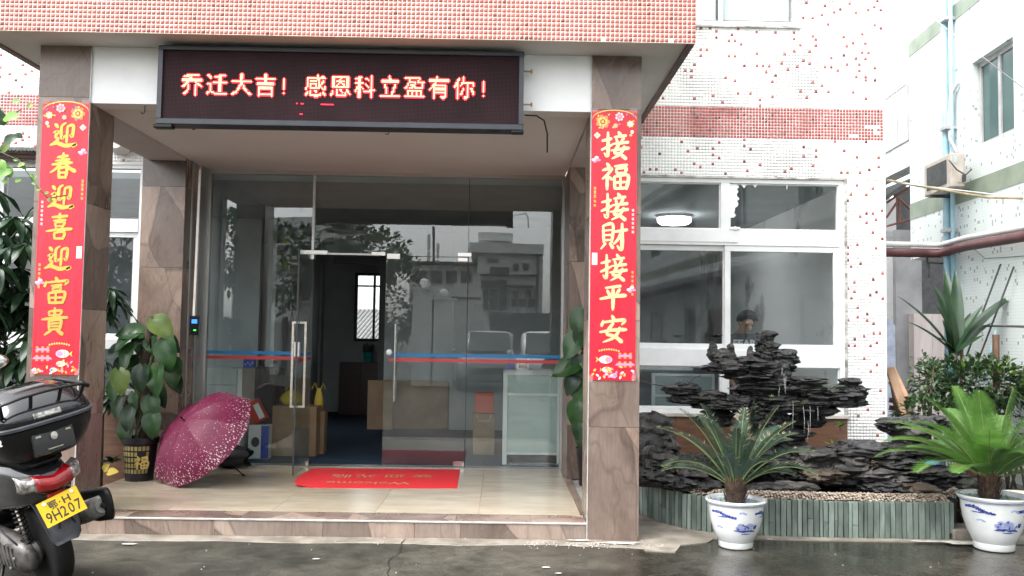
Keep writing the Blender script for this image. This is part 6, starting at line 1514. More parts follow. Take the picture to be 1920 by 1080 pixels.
for (dx, dz, dy, L, cu) in ((-.2, 1.0, -.2, .72, .25), (.12, 1.0, -.1, .72, .2), (.45, 1.0, -.2, .74, .4), (-.5, 1.0, .1, .76, .6), (-.8, .95, -.1, .80, 1.0), (-.95, .7, .1, .82, 1.1), (-1.0, .55, -.3, .72, 1.3), (.8, .9, -.1, .8, .9), (1.0, .7, -.3, .8, 1.1), (1.0, .5, .2, .75, 1.1), (-.6, .8, .6, .8, 1.1), (.5, .9, .6, .8, .9), (0, .9, .7, .8, .8), (-.35, .8, -.7, .62, 1.0), (.4, .8, -.7, .62, 1.0), (-.85, .85, .3, .82, .9), (.0, .85, -.8, .5, .8), (-.7, .5, -.5, .55, 1.2), (.9, .4, -.6, .6, 1.2), (-1.0, .85, .5, .8, 1.2), (-.1, 1, .3, .76, .4)):
    a, e = fazel(dx * .9, dz * 1.12, dy); fr2.append((a, e, L * .96, cu))
rs2 = random.Random(12)
for k in range(12):
    az = k * 2.399; fr2.append((az, rs2.uniform(.5, 1.25), rs2.uniform(.6, .8), rs2.uniform(.6, 1.2)))
cycad('large bright green cycad at the right edge in the bigger porcelain pot', Vector((P2.x - .03, P2.y, .35)), .16, fr2, 'frond_bright', .0060, .20, 2, vang=.3, npair=70, brown=0)

# ------------------------------------------------------------------ clay pot, white pot, planks, crates behind the planter
pm('terracotta', (0.10, 0.035, 0.025), (.16, .06, .04), scale=8, rough=.6)
c = at(1830, 985, Z=.0); c = Vector((at(1826, 880, Y=.9).x, .9, 0))
t = thing('clay_pot', 'dark reddish clay pot behind the big cycad pot', 'pot', c); MB().lathe([(0, 0), (.13, 0), (.165, .30), (.19, .305), (.195, .36), (.175, .362), (.165, .33), (0, .33)], c + Vector((0, 0, .10)), 28).build('pot', 'terracotta', t, smooth=True)
B('base_block', 'wall_block', t, c.x - .16, c.x + .16, c.y - .15, c.y + .15, 0, .099, b=.01)
c = Vector((at(1912, 930, Y=.75).x, .75, at(1912, 948, Y=.75).z)); t = thing('white_pot', 'cream plastic pot at the right edge beside the big cycad', 'pot', (c.x, c.y, c.z)); MB().lathe([(0, -.30), (.10, -.30), (.135, .08), (.145, .082), (.145, .105), (.13, .105), (.12, .06), (0, .06)], c, 28).build('pot', 'sill_stone', t, smooth=True)
B('stand', 'wall_block', t, c.x - .1, c.x + .1, c.y - .1, c.y + .1, 0, c.z - .301)
pm('wood_plank', (0.26, 0.15, 0.085), (.42, .27, .17), scale=5, rough=.75, stretch=(1, 1, 1), bmp=.15, objvar=.25, bscale=30)
pm('wood_dark', (0.10, 0.055, 0.035), (.18, .10, .06), scale=6, rough=.8, objvar=.25)
def plank(label, u0, v0, u1, v1, Y0, Y1, wd, th, mat):
    a, b_ = at(u0, v0, Y=Y0), at(u1, v1, Y=Y1); d = (b_ - a).normalized(); sd_ = d.cross(Vector((0, -1, 0))).normalized(); nn = sd_.cross(d)
    mb = MB().obox((a + b_) / 2, sd_, nn, d, wd / 2, th / 2, (b_ - a).length / 2); o = mb.build('wood_plank', mat); tag(o, label, 'plank', 'scrap planks leaning at the corner of the building'); return o
plank('longest pale plank leaning against the corner of the mosaic wall', 1668, 690, 1706, 800, 2.35, 2.0, .085, .03, 'wood_plank')
plank('upper short pale plank leaning beside the longest plank', 1672, 690, 1698, 745, 2.42, 2.2, .06, .03, 'wood_plank')
plank('dark narrow board standing against the mosaic wall corner', 1672, 700, 1690, 812, 2.55, 2.3, .06, .03, 'wood_dark')
plank('grey board lying nearly level behind the planks', 1668, 750, 1700, 758, 2.5, 2.5, .05, .03, 'wood_dark')
plank('lower dark board lying under the grey one', 1668, 764, 1704, 772, 2.46, 2.46, .05, .03, 'wood_dark')
plank('pale narrow lath crossing behind the planks', 1668, 715, 1688, 750, 2.6, 2.55, .035, .02, 'wood_plank')
pm('tarp_blue', (0.03, 0.22, 0.55), (.06, .3, .65), scale=5, rough=.4, bmp=.2); pm('plastic_pink', (.6, .06, .18), rough=.4)
def lump(name, label, cat, u0, v0, u1, v1, Y, mat, seed):
    a, b_ = at(u0, v0, Y=Y), at(u1, v1, Y=Y); mb = MB(); vs = []; fs = []; n, m = 24, 12
    for i in range(m + 1):
        ph = PI * i / m
        for k in range(n):
            th = 2 * PI * k / n; d = Vector((math.sin(ph) * math.cos(th), math.sin(ph) * math.sin(th), -math.cos(ph))); q = 1 + .35 * mnoise.noise(d * 1.8 + Vector((seed, 0, 0))) + .12 * mnoise.noise(d * 5 + Vector((seed, 0, 0)))
            vs.append(((a.x + b_.x) / 2 + d.x * q * (b_.x - a.x) / 2, Y + d.y * q * .12, (a.z + b_.z) / 2 + d.z * q * (a.z - b_.z) / 2))
    for i in range(m):
        for k in range(n): fs.append((i * n + k, i * n + (k + 1) % n, (i + 1) * n + (k + 1) % n, (i + 1) * n + k))
    mb.add(vs, fs); return tag(mb.build(name, mat, smooth='all'), label, cat)
lump('plastic_sheet', 'bright blue plastic sheet glimpsed through the gap in the rocks', 'sheet', 1715, 862, 1765, 905, 1.35, 'tarp_blue', 2)
lump('plastic_bag', 'small pink and red plastic scrap at the foot of the mosaic wall', 'bag', 1648, 830, 1668, 848, 1.7, 'plastic_pink', 5)
a, b_ = at(1772, 845, Y=1.3), at(1800, 925, Y=1.3)
t = thing('striped_crate', 'grey ribbed plastic crate glimpsed between the rocks and the clay pot', 'crate', ((a.x + b_.x) / 2, 1.3, b_.z)); pm('crate_grey', (.10, .12, .17), rough=.5)
B('body', 'crate_grey', t, a.x, b_.x, 1.31, 1.5, 0, a.z)
for k in range(5): xx = a.x + (b_.x - a.x) * (k + .3) / 5; B('rib', 'cabinet_white', t, xx, xx + .012, 1.297, 1.3095, 0, a.z - .002)
# ------------------------------------------------------------------ shrubs and the dracaena
leafmat('leaf_shrub', (0.018, 0.045, 0.016), (0.05, 0.10, 0.03), rough=.38)
leafmat('leaf_grey', (0.06, 0.10, 0.06), (0.12, 0.18, 0.10), rough=.5)
def bush(name, label, cat, c, rx, ry, rz, n, L, mats, seed, stems=6, wd=.5, group=None, ground=0.0):
    rs = random.Random(seed); t = thing(name, label, cat, (c[0], c[1], ground), group); c = Vector(c)
    st = MB()
    for k in range(stems):
        a = rs.uniform(0, 6.28); e = c + Vector((rx * .6 * math.cos(a), ry * .6 * math.sin(a), rz * rs.uniform(-.2, .7))); b0 = Vector((c.x + rs.uniform(-.08, .08), c.y + rs.uniform(-.08, .08), ground))
        MB().tube([b0, b0.lerp(e, .5) + Vector((rs.uniform(-.04, .04), 0, .03)), e], [.014, .009, .004], 6).build('stem', 'bark', t, smooth='all')
    mb = MB(); nm = len(mats)
    prof = [(0, .04), (.25, .8), (.5, 1), (.8, .6), (1, .02)]
    for k in range(n):
        d = Vector((rs.gauss(0, 1), rs.gauss(0, 1), rs.gauss(0, 1))).normalized(); q = rs.uniform(.35, 1) ** .5
        lobe = 1 + .35 * mnoise.noise(d * 2.2 + Vector((seed, 0, 0))) + .15 * mnoise.noise(d * 5 + Vector((seed, 9, 0)))
        p = c + Vector((d.x * rx, d.y * ry, d.z * rz)) * q * lobe
        dd = (d + Vector((rs.uniform(-.8, .8), rs.uniform(-.8, .8), rs.uniform(-.3, .7)))).normalized(); up = Vector((rs.uniform(-.5, .5), rs.uniform(-.5, .5), 1)); x = dd.cross(up).normalized(); z = x.cross(dd); l_ = L * rs.uniform(.6, 1.2)
        vs = []
        for (t_, w_) in prof:
            vs += [p + dd * l_ * t_ - x * l_ * wd * w_ * .5 + z * .12 * l_ * w_ - Vector((0, 0, .2 * l_ * t_ * t_)), p + dd * l_ * t_ - Vector((0, 0, .2 * l_ * t_ * t_)), p + dd * l_ * t_ + x * l_ * wd * w_ * .5 + z * .12 * l_ * w_ - Vector((0, 0, .2 * l_ * t_ * t_))]
        fs = []
        for i in range(4): a = i * 3; fs += [(a, a + 1, a + 4, a + 3), (a + 1, a + 2, a + 5, a + 4)]
        mi = 0 if nm == 1 else (1 if (rs.random() < .16 and q > .75) else 0)
        mb.add(vs, fs, mi)
    mb.build('foliage', mats, t, smooth='all')['kind'] = 'stuff'
    return t
c = at(1835, 718, Y=2.6); bush('shrub', 'dense dark glossy shrub with yellow-green young leaves behind the big cycad', 'shrub', (c.x, 2.6, c.z), .62, .5, .25, 1700, .085, ['leaf_shrub', 'leaf_yellowgreen'], 5, stems=10)
c = at(1735, 712, Y=2.3); bush('shrub', 'small loose grey-green shrub between the planks and the dense shrub', 'shrub', (c.x, 2.3, c.z), .16, .2, .24, 240, .065, ['leaf_grey', 'leaf_yellowgreen'], 6, stems=6)
c = at(1745, 780, Y=2.0); bush('shrub', 'low dull green weeds behind the right end of the rocks', 'shrub', (c.x, 2.0, c.z), .32, .25, .2, 420, .09, ['leaf_shrub', 'leaf_grey'], 9, stems=5)
c = at(1900, 800, Y=2.2); bush('shrub', 'shaded low foliage behind the fronds of the big cycad', 'shrub', (c.x, 2.2, c.z), .5, .3, .3, 500, .09, ['leaf_dark'], 10, stems=5)
def dracaena():
    Y = 3.1; b0 = at(1790, 665, Y=Y)
    t = thing('dracaena', 'dracaena with long blade leaves rising above the shrub against the neighbouring wall', 'plant', (b0.x, Y, 0)); pm('blue_wrap', (.12, .35, .42), (.2, .45, .5), scale=9, rough=.6)
    MB().tube([(b0.x - .02, Y, 0), (b0.x - .01, Y, b0.z * .5), b0 + Vector((0, 0, .03))], [.035, .03, .028], 9).build('trunk', 'bark', t, smooth='all')
    w0 = at(1787, 690, Y=Y); MB().lathe([(.05, -.12), (.055, 0), (.045, .08)], (w0.x, Y, w0.z), 12).build('wrapping', 'blue_wrap', t, smooth='all')
    me = leaf_mesh('leaf', 'leaf_blade', lambda q: .078 * (math.sin(PI * min(1, .18 + q * .82)) ** .8) + .001, .35, .22, .0, 10, 1)
    tips = [(1702, 548, 0), (1712, 600, -.1), (1752, 628, .1), (1762, 640, -.2), (1765, 530, .1), (1803, 505, 0), (1785, 500, .2), (1843, 578, -.1), (1905, 545, 0), (1856, 602, .1), (1840, 640, -.3), (1790, 560, -.3), (1815, 580, .3), (1770, 600, .35), (1775, 570, -.2)]
    rs = random.Random(4)
    for (u, v, dy) in tips:
        e = at(u, v, Y=Y + dy); d = e - b0; L = d.length; dd = d.normalized() + Vector((0, 0, .22)); side = 1 if d.x > 0 else -1
        put_leaf(t, me, b0 + Vector((rs.uniform(-.02, .02), 0, rs.uniform(-.02, .04))), dd, Vector((-d.x, -.5 if abs(d.x) < .15 else -.35, .7 * abs(d.x) + .25)), L * 1.03)
leafmat('leaf_blade', (0.018, 0.05, 0.022), (0.05, 0.10, 0.045), rough=.35, scale=5)
dracaena()

# ------------------------------------------------------------------ neighbouring building on the right
def neigh_mat():
    m, nt, b = _new('speckled_mosaic'); vec = coords(nt, 'world', (28, 28, 28))
    fl = N(nt, 'ShaderNodeVectorMath', operation='FLOOR'); nt.links.new(vec, fl.inputs[0]); wn = nt.nodes.new('ShaderNodeTexWhiteNoise'); nt.links.new(fl.outputs[0], wn.inputs['Vector'])
    sp = mth(nt, 'LESS_THAN', wn.outputs['Value'], .045); fr = N(nt, 'ShaderNodeVectorMath', operation='FRACTION'); nt.links.new(vec, fr.inputs[0]); sx = nt.nodes.new('ShaderNodeSeparateXYZ'); nt.links.new(fr.outputs[0], sx.inputs[0])
    g = mth(nt, 'MAXIMUM', mth(nt, 'GREATER_THAN', sx.outputs['Z'], .88), mth(nt, 'GREATER_THAN', sx.outputs['Y'], .88))
    base = ramp(nt, noi(nt, coords(nt), 1.2, 5), [(.3, (.60, .66, .64)), (.65, (.76, .80, .79))])
    col = mixc(nt, sp, base, (.30, .34, .33)); col = mixc(nt, mth(nt, 'MULTIPLY', g, .5), col, (.42, .46, .44)); nt.links.new(col, b.inputs['Base Color']); b.inputs['Roughness'].default_value = .35; bump(nt, b, g, -.3, .004)
neigh_mat()
pm('green_band', (0.17, 0.22, 0.16), (0.28, 0.32, 0.25), scale=2.5, rough=.5, bmp=.1)
pm('render_grey', (0.17, 0.17, 0.175), (0.27, 0.27, 0.275), scale=2, rough=.9, bmp=.1); pm('render_pale', (.5, .5, .5), (.62, .62, .62), scale=1.5, rough=.9, bmp=.05)
pm('pipe_blue', (0.30, 0.50, 0.62), (.42, .60, .70), scale=6, rough=.45); pm('pipe_maroon', (0.085, 0.028, 0.03), (.14, .05, .05), scale=7, rough=.5, bmp=.1); pm('pipe_white', (.66, .65, .64), (.75, .74, .73), rough=.5)
pm('pane_teal', (.05, .10, .10), (.09, .15, .145), scale=.8, rough=.08, spec=.35); pm('frame_grey', (.35, .34, .34), (.48, .47, .47), rough=.4, scale=6)
pm('ac_body', (0.42, 0.36, 0.31), (0.58, 0.51, 0.45), scale=5, rough=.5, bmp=.05)
SK = .0687
nb = thing('neighbour_building', 'pale speckled mosaic building with green bands on the right', 'building', (5.68, 4.2, 0))
Rn = Matrix.Translation((5.68, 4.2, 0)) @ Matrix.Rotation(-math.atan(SK), 4, 'Z')
# wall frame: local y runs along the wall away from the street, local x points into the building
def onwall(u, v):
    """where the sight line of a photo pixel meets the plane of that side wall -> (s along wall, z)"""
    d = FV + RV * ((u - 960) / FOC) - UV * ((v - 540) / FOC); nn = Vector((1, -SK, 0)).normalized(); p0 = Vector((5.68, 4.2, 0)); t = (p0 - CAM).dot(nn) / d.dot(nn); p = CAM + d * t; q = Rn.inverted() @ p; return q.y, q.z
def nbx(name, mat, x0, x1, y0, y1, z0, z1, parent=None, b=0.0, label=None):
    mb = MB().box(x0, x1, y0, y1, z0, z1, b=b); mb.xf(Rn); return mb.build(name, mat, parent or nb, label=label)
SE = onwall(1707, 413)[0]; S0 = -32.0; SF = 7.0
zb_ = onwall(1707, 383)[1]; za_ = onwall(1707, 413)[1]
wz = [onwall(1825, 278), onwall(1902, 245), onwall(1900, 70), onwall(1815, 122)]
ws0, ws1 = wz[1][0], wz[0][0]; wz0, wz1 = (wz[0][1] + wz[1][1]) / 2, (wz[2][1] + wz[3][1]) / 2
sp_ = onwall(1775, 472)[0]; zp = onwall(1775, 472)[1]
def wall_seg(y0, y1, z0, z1, holes, mat='speckled_mosaic'):
    ys = sorted({y0, y1, *[h[0] for h in holes], *[h[1] for h in holes]}); zs = sorted({z0, z1, *[h[2] for h in holes], *[h[3] for h in holes]}); mb = MB()
    for a, b_ in zip(ys[:-1], ys[1:]):
        for c, d in zip(zs[:-1], zs[1:]):
            if not any(h[0] < (a + b_) / 2 < h[1] and h[2] < (c + d) / 2 < h[3] for h in holes): mb.box(0, .24, a, b_, c, d)
    mb.xf(Rn); mb.build('wall', mat, nb)
wins = [(ws0, ws1, wz0, wz1)]
for k in range(1, 9): wins.append((ws0 - 3.6 * k, ws1 - 3.6 * k, wz0, wz1))
wins += [(ws0 - 3.6 * k, ws1 - 3.6 * k, .9, 2.3) for k in range(1, 9)]
zu0, zu1 = onwall(1706, 107)[1], onwall(1706, 80)[1]
wall_seg(S0, SE, zp, 8.5, [w_ for w_ in wins if w_[2] > zp - .1 and w_[2] > 2.4], )
wall_seg(S0, sp_, 0, zp - .001, [w_ for w_ in wins if w_[3] < 2.4])
for (y0, y1, z0, z1) in wins:
    f = nbx('window', 'frame_grey', .08, .14, y0, y1, z0, z0 + .06, label=None)
    for q in ((y0, y0 + .05, z0 + .06, z1 - .06), (y1 - .05, y1, z0 + .06, z1 - .06), (y0, y1, z1 - .06, z1), ((y0 + y1) / 2 - .03, (y0 + y1) / 2 + .03, z0 + .06, z1 - .06)): nbx('frame', 'frame_grey', .081, .139, *q, parent=f)
    nbx('pane', 'pane_teal', .10, .108, y0 + .05, (y0 + y1) / 2 - .03, z0 + .06, z1 - .06, parent=f); nbx('pane', 'pane_teal', .10, .108, (y0 + y1) / 2 + .03, y1 - .05, z0 + .06, z1 - .06, parent=f)
nbx('green_band', 'green_band', -.006, -.0005, S0, SE, za_, zb_); nbx('green_band', 'green_band', -.006, -.0005, S0, SE, zu0, zu1)
nbx('canopy_ledge', 'render_grey', -.7, -.001, S0, -4.0, 2.75, 2.87); nbx('canopy_ledge', 'render_grey', -.35, -.001, S0, -4.0, 5.2, 5.3)
for k in range(4): nbx('door', 'pipe_maroon' if k % 2 else 'frame_grey', -.02, -.0005, -8.2 - 5.4 * k, -7.1 - 5.4 * k, .0, 2.2)
# farther upper wing, above the shed
wf0 = onwall(1665, 240); zlow = onwall(1707, 330)[1]
wall_seg(SE, SF + 3, zlow + .15, 8.5, [])
fa, fb_ = onwall(1704, 150), onwall(1666, 180); fz0 = onwall(1704, 250)[1]
f = nbx('window', 'frame_grey', -.02, -.001, fa[0], fb_[0] + .9, fz0 - .1, fz0 - .06)
for q in ((fa[0], fb_[0] + .9, fa[1] - .05, fa[1]), (fa[0], fa[0] + .05, fz0 - .06, fa[1] - .05), ((fa[0] + fb_[0]) / 2, (fa[0] + fb_[0]) / 2 + .04, fz0 - .06, fa[1] - .05), (fb_[0] + .2, fb_[0] + .24, fz0 - .06, fa[1] - .05)): nbx('frame', 'frame_grey', -.02, -.001, *q, parent=f)
pm('pane_pale', (.55, .58, .58), rough=.1); nbx('pane', 'pane_pale', -.012, -.002, fa[0] + .05, fb_[0] + .85, fz0 - .06, fa[1] - .05, parent=f)
# recess under the wall: grey back wall, pale side strip, pinkish tile panel
a = at(1680, 560, Y=6.6); b_ = at(1790, 560, Y=6.6); B('recess_wall', 'render_grey', nb, a.x, 6.3, 6.6, 6.7, 0, 3.2)
a2 = at(1655, 560, Y=7.0); B('recess_wall', 'render_pale', nb, a2.x - .5, a.x + .3, 7.0, 7.1, 0, 3.0)
a, b_ = at(1712, 588, Y=6.45), at(1776, 700, Y=6.45)
pm('tile_pink', (.40, .345, .325), (.52, .46, .44), scale=1.8, rough=.3, stretch=(4, 1, .6), objvar=.06)
for i in range(2):
    for j in range(3): dx = (b_.x - a.x) / 2 + .03; dz = (a.z - .0) / 3; slab('wall_tile', 'tile_pink', nb, a.x + i * dx + .002, a.x + (i + 1) * dx - .002, 6.43, 6.6, j * dz + .002, (j + 1) * dz - .002)
c0 = at(1663, 640, Y=6.9); pm('blue_stain', (.28, .32, .42), (.45, .48, .55), scale=6, rough=.8); qa, qb = at(1640, 598, Y=6.2), at(1680, 760, Y=6.2); tag(MB().prism([(qa.x, 6.2, 0), (qb.x, 6.2, 0), (qb.x, 6.2, qa.z - .1), (qb.x - .08, 6.2, qa.z), (qa.x, 6.2, qa.z + .05)], (0, .03, 0)).build('board', 'blue_stain'), 'grey-blue stained board propped behind the corner of the mosaic wall', 'board')
# truss shed between
sh = thing('shed', 'open shed with a red steel truss between the two buildings', 'shed', (at(1690, 400, Y=7.4).x, 7.4, 0)); pm('steel_red', (.14, .045, .035), (.2, .07, .05), rough=.6); pm('roof_dark', (.05, .055, .055), (.09, .09, .09), rough=.7, scale=10)
def bar(par, name, mat, u0, v0, u1, v1, Y, r): return MB().tube([at(u0, v0, Y=Y), at(u1, v1, Y=Y)], r, 6).build(name, mat, par)
for q in ((1663, 424, 1712, 410), (1686, 372, 1686, 416), (1662, 408, 1684, 376), (1688, 374, 1712, 398), (1663, 380, 1712, 346)): bar(sh, 'truss_bar', 'steel_red', *q, 7.4, .02)
a, b_ = at(1650, 384, Y=7.3), at(1712, 340, Y=7.3); MB().prism([a, b_, b_ + Vector((0, 0, .07)), a + Vector((0, 0, .07))], (0, 2.0, 0)).build('roof', 'roof_dark', sh)
B('wall', 'roof_dark', sh, at(1681, 500, Y=8.2).x, at(1712, 500, Y=8.2).x + .8, 8.2, 8.3, 0, at(1700, 350, Y=8.2).z); B('wall', 'render_pale', sh, at(1640, 500, Y=8.2).x, at(1681, 500, Y=8.2).x - .001, 8.2, 8.3, 0, at(1700, 372, Y=8.2).z)
for k in range(5): v = 436 + 9 * k; B('shelf_bar', 'frame_grey', sh, at(1655, v, Y=8.1).x, at(1690, v, Y=8.1).x, 8.1, 8.13, at(1670, v, Y=8.1).z, at(1670, v, Y=8.1).z + .02)
# pipes
def pipe(label, pts, r, mat, name='pipe', smooth='all', n=12): return tag(MB().tube(pts, r, n).build(name, mat, smooth=smooth), label, 'pipe')
def wp(s, z, off=-.08): return Rn @ Vector((off, s, z))
sb, zbt = onwall(1790, 640); s_top = onwall(1783, 10)
def wallpt(u, v, off): s, z = onwall(u, v); return wp(s, z, off)
bp = thing('drain_pipe', 'pair of pale blue drain pipes running up the neighbouring wall', 'pipe', wp(sb, 0))
MB().tube([wp(sb, 0.01), wp(sb, 8)], .043, 12).build('pipe', 'pipe_blue', bp, smooth='all'); MB().tube([wp(sb - .13, 0.01, -.06), wp(sb - .13, 8, -.06)], .028, 10).build('pipe', 'pipe_blue', bp, smooth='all')
for z in (1.2, 2.9, 4.2, 5.6): B('clamp', 'frame_grey', bp, *[0] * 0, *(lambda p: (p.x - .07, p.x + .09, p.y - .10, p.y + .07, z, z + .04))(wp(sb - .05, z)))
pl_, pc = at(1640, 470, Y=wp(sp_, zp).y), wp(sp_, zp - .03, -.12); pr = [wallpt(1830, 462, -.12), wallpt(1920, 447, -.12)]; pr2 = wp(S0 + 6, zp + .03, -.12)
pipe('thick maroon horizontal pipe bending round the corner of the neighbouring wall', [Vector((pl_.x, pl_.y - .1, pc.z)), Vector((pc.x - .25, pl_.y - .1, pc.z)), pc + Vector((0, -.1, 0)), pr[0], pr[1], pr[1] + (pr[1] - pr[0]) * 3], .058, 'pipe_maroon')
pipe('thinner white pipe lying on top of the maroon pipe', [Vector((pl_.x, pl_.y - .1, pc.z + .105)), Vector((pc.x - .25, pl_.y - .1, pc.z + .105)), pc + Vector((0, -.1, .105)), pr[0] + Vector((0, 0, .10)), pr[1] + Vector((0, 0, .095)), pr[1] + (pr[1] - pr[0]) * 3 + Vector((0, 0, .09))], .035, 'pipe_white')
br = thing('pipe_bracket', 'dark steel bracket holding the maroon pipe beside the blue drain pipe', 'bracket', pc); q = at(1773, 485, Y=pc.y - .05)
for (u0, v0, u1, v1) in ((1738, 478, 1738, 492), (1738, 492, 1772, 494), (1741, 492, 1741, 522)): bar(br, 'bar', 'roof_dark', u0, v0, u1, v1, pc.y - .02, .014)
pipe('rusty maroon downpipe stub hanging beside the blue drain pipe', [at(1778, 478, Y=pc.y - .1), at(1780, 560, Y=pc.y - .1)], .024, 'pipe_maroon')
# two bare steel rods leaning on the wall, rail, broom, stakes
for k, (u0, v0, u1, v1) in enumerate(((1885, 495, 1848, 668), (1910, 500, 1870, 680))): tag(MB().tube([wallpt(u0, v0, -.05), wallpt(u1, v1 + 60, -.35)], .010, 6).build('steel_rod', 'roof_dark'), ('left of the two thin steel rods leaning on the speckled wall', 'right of the two thin steel rods leaning on the speckled wall')[k], 'rod')
tag(MB().tube([wallpt(1856, 611, -.2), wallpt(1920, 612, -.2), wallpt(1960, 613, -.2)], .014, 6).build('rail', 'roof_dark'), 'dark horizontal rail with hooks on the speckled wall above the shrub', 'rail')
for k, (u, l) in enumerate(((1881, 'left wooden'), )): pass
tag(MB().tube([wallpt(1903, 618, -.2), wallpt(1897, 720, -.3)], .012, 6).build('broom_handle', 'pipe_blue'), 'pale blue broom handle hanging from the dark rail', 'broom handle')
tag(MB().tube([wallpt(1912, 628, -.25), wallpt(1913, 730, -.25)], .035, 6).build('wooden_stake', 'wood_dark'), 'thick brown stake standing at the right edge before the speckled wall', 'stake')
tag(MB().tube([wallpt(1845, 633, -.25), wallpt(1843, 730, -.25)], .018, 6).build('wooden_stake', 'wood_dark'), 'thin dark stake standing among the shrub tops', 'stake')
# air conditioner
ac_s0 = onwall(1830, 330); p0 = wallpt(1832, 325, -.12)
A = thing('air_conditioner', 'weathered beige air conditioner outdoor unit under the teal window', 'air conditioner', p0)
F1 = at(1784, 290, Y=p0.y); zt_, zl_ = at(1800, 286, Y=p0.y).z, at(1800, 350, Y=p0.y).z; xr = p0.x - .02; xl = at(1784, 320, Y=p0.y).x
dep_v = Vector((SK, 1, 0)).normalized(); ln = .80
def acbox(name, mat, x0, x1, y0, y1, z0, z1, par=A, b=.0):
    mb = MB().box(x0, x1, y0, y1, z0, z1, b=b); mb.xf(Matrix.Translation((p0.x, p0.y, 0)) @ Matrix.Rotation(-math.atan(SK), 4, 'Z')); return mb.build(name, mat, par)
wdx = xr - xl
body = acbox('body', 'ac_body', -wdx - .02, -.02, 0, ln, zl_, zt_, b=.012)
acbox('fan_grille', 'roof_dark', -wdx - .026, -wdx - .021, .12, ln - .1, zl_ + .06, zt_ - .06); acbox('side_panel', 'ac_body', -wdx * .72, -.04, -.008, -.0005, zl_ + .05, zt_ - .03, b=.003); acbox('label_plate', 'pipe_blue', -wdx * .9, -wdx * .66, -.006, -.0005, zt_ - .12, zt_ - .05); acbox('valve_cover', 'roof_dark', -wdx * .38, -wdx * .12, -.03, -.009, zl_ + .06, zl_ + .14)
for yy in (.15, .6): acbox('bracket_bar', 'roof_dark', -wdx - .03, .1, yy, yy + .03, zl_ - .035, zl_ - .001)
q0 = wallpt(1800, 165, -.03); MB().tube([wallpt(1801, 155, -.03), wallpt(1790, 180, -.05), wallpt(1788, 225, -.06), wallpt(1797, 262, -.1), Vector((p0.x - .1, p0.y + .02, zt_ + .0))], .022, 8).build('hose', 'frame_grey', A, smooth='all')
MB().tube([Vector((p0.x - .22, p0.y - .02, zt_ - .1)), Vector((p0.x - .15, p0.y - .06, zt_ - .22)), Vector((p0.x - .04, p0.y - .05, zt_ - .28)), Vector((p0.x + .06, p0.y, zt_ - .2))], .010, 6).build('wire', 'roof_dark', A, smooth='all')
# cables slung across
pm('bamboo', (.32, .24, .14), (.5, .4, .26), scale=12, rough=.6)
def cable(label, pts, r, mat='frame_grey', cat='cable', name='cable'): return tag(MB().tube(pts, r, 6).build(name, mat, smooth='all'), label, cat)
cable('bundle of beige cables strung from the mosaic wall to the neighbouring building', [at(1664, 338, Y=2.3), at(1720, 348, Y=2.6), at(1790, 360, Y=2.7), at(1850, 370, Y=2.75), at(1990, 374, Y=2.8)], .014, 'bamboo')
cable('thin white cable running just above the beige cable bundle', [at(1664, 340, Y=2.32), at(1740, 350, Y=2.65), at(1800, 357, Y=2.7), at(1860, 364, Y=2.75), at(1990, 366, Y=2.8)], .007, 'pipe_white')
cable('thin grey wire crossing the neighbouring wall in front of the teal window', [at(1742, 28, Y=3.0), at(1840, 105, Y=2.9), at(1925, 170, Y=2.7)], .005)
cable('sagging thin wire under the maroon pipe', [wallpt(1800, 440, -.02), wallpt(1850, 485, -.02), wallpt(1925, 480, -.02)], .004, 'roof_dark')
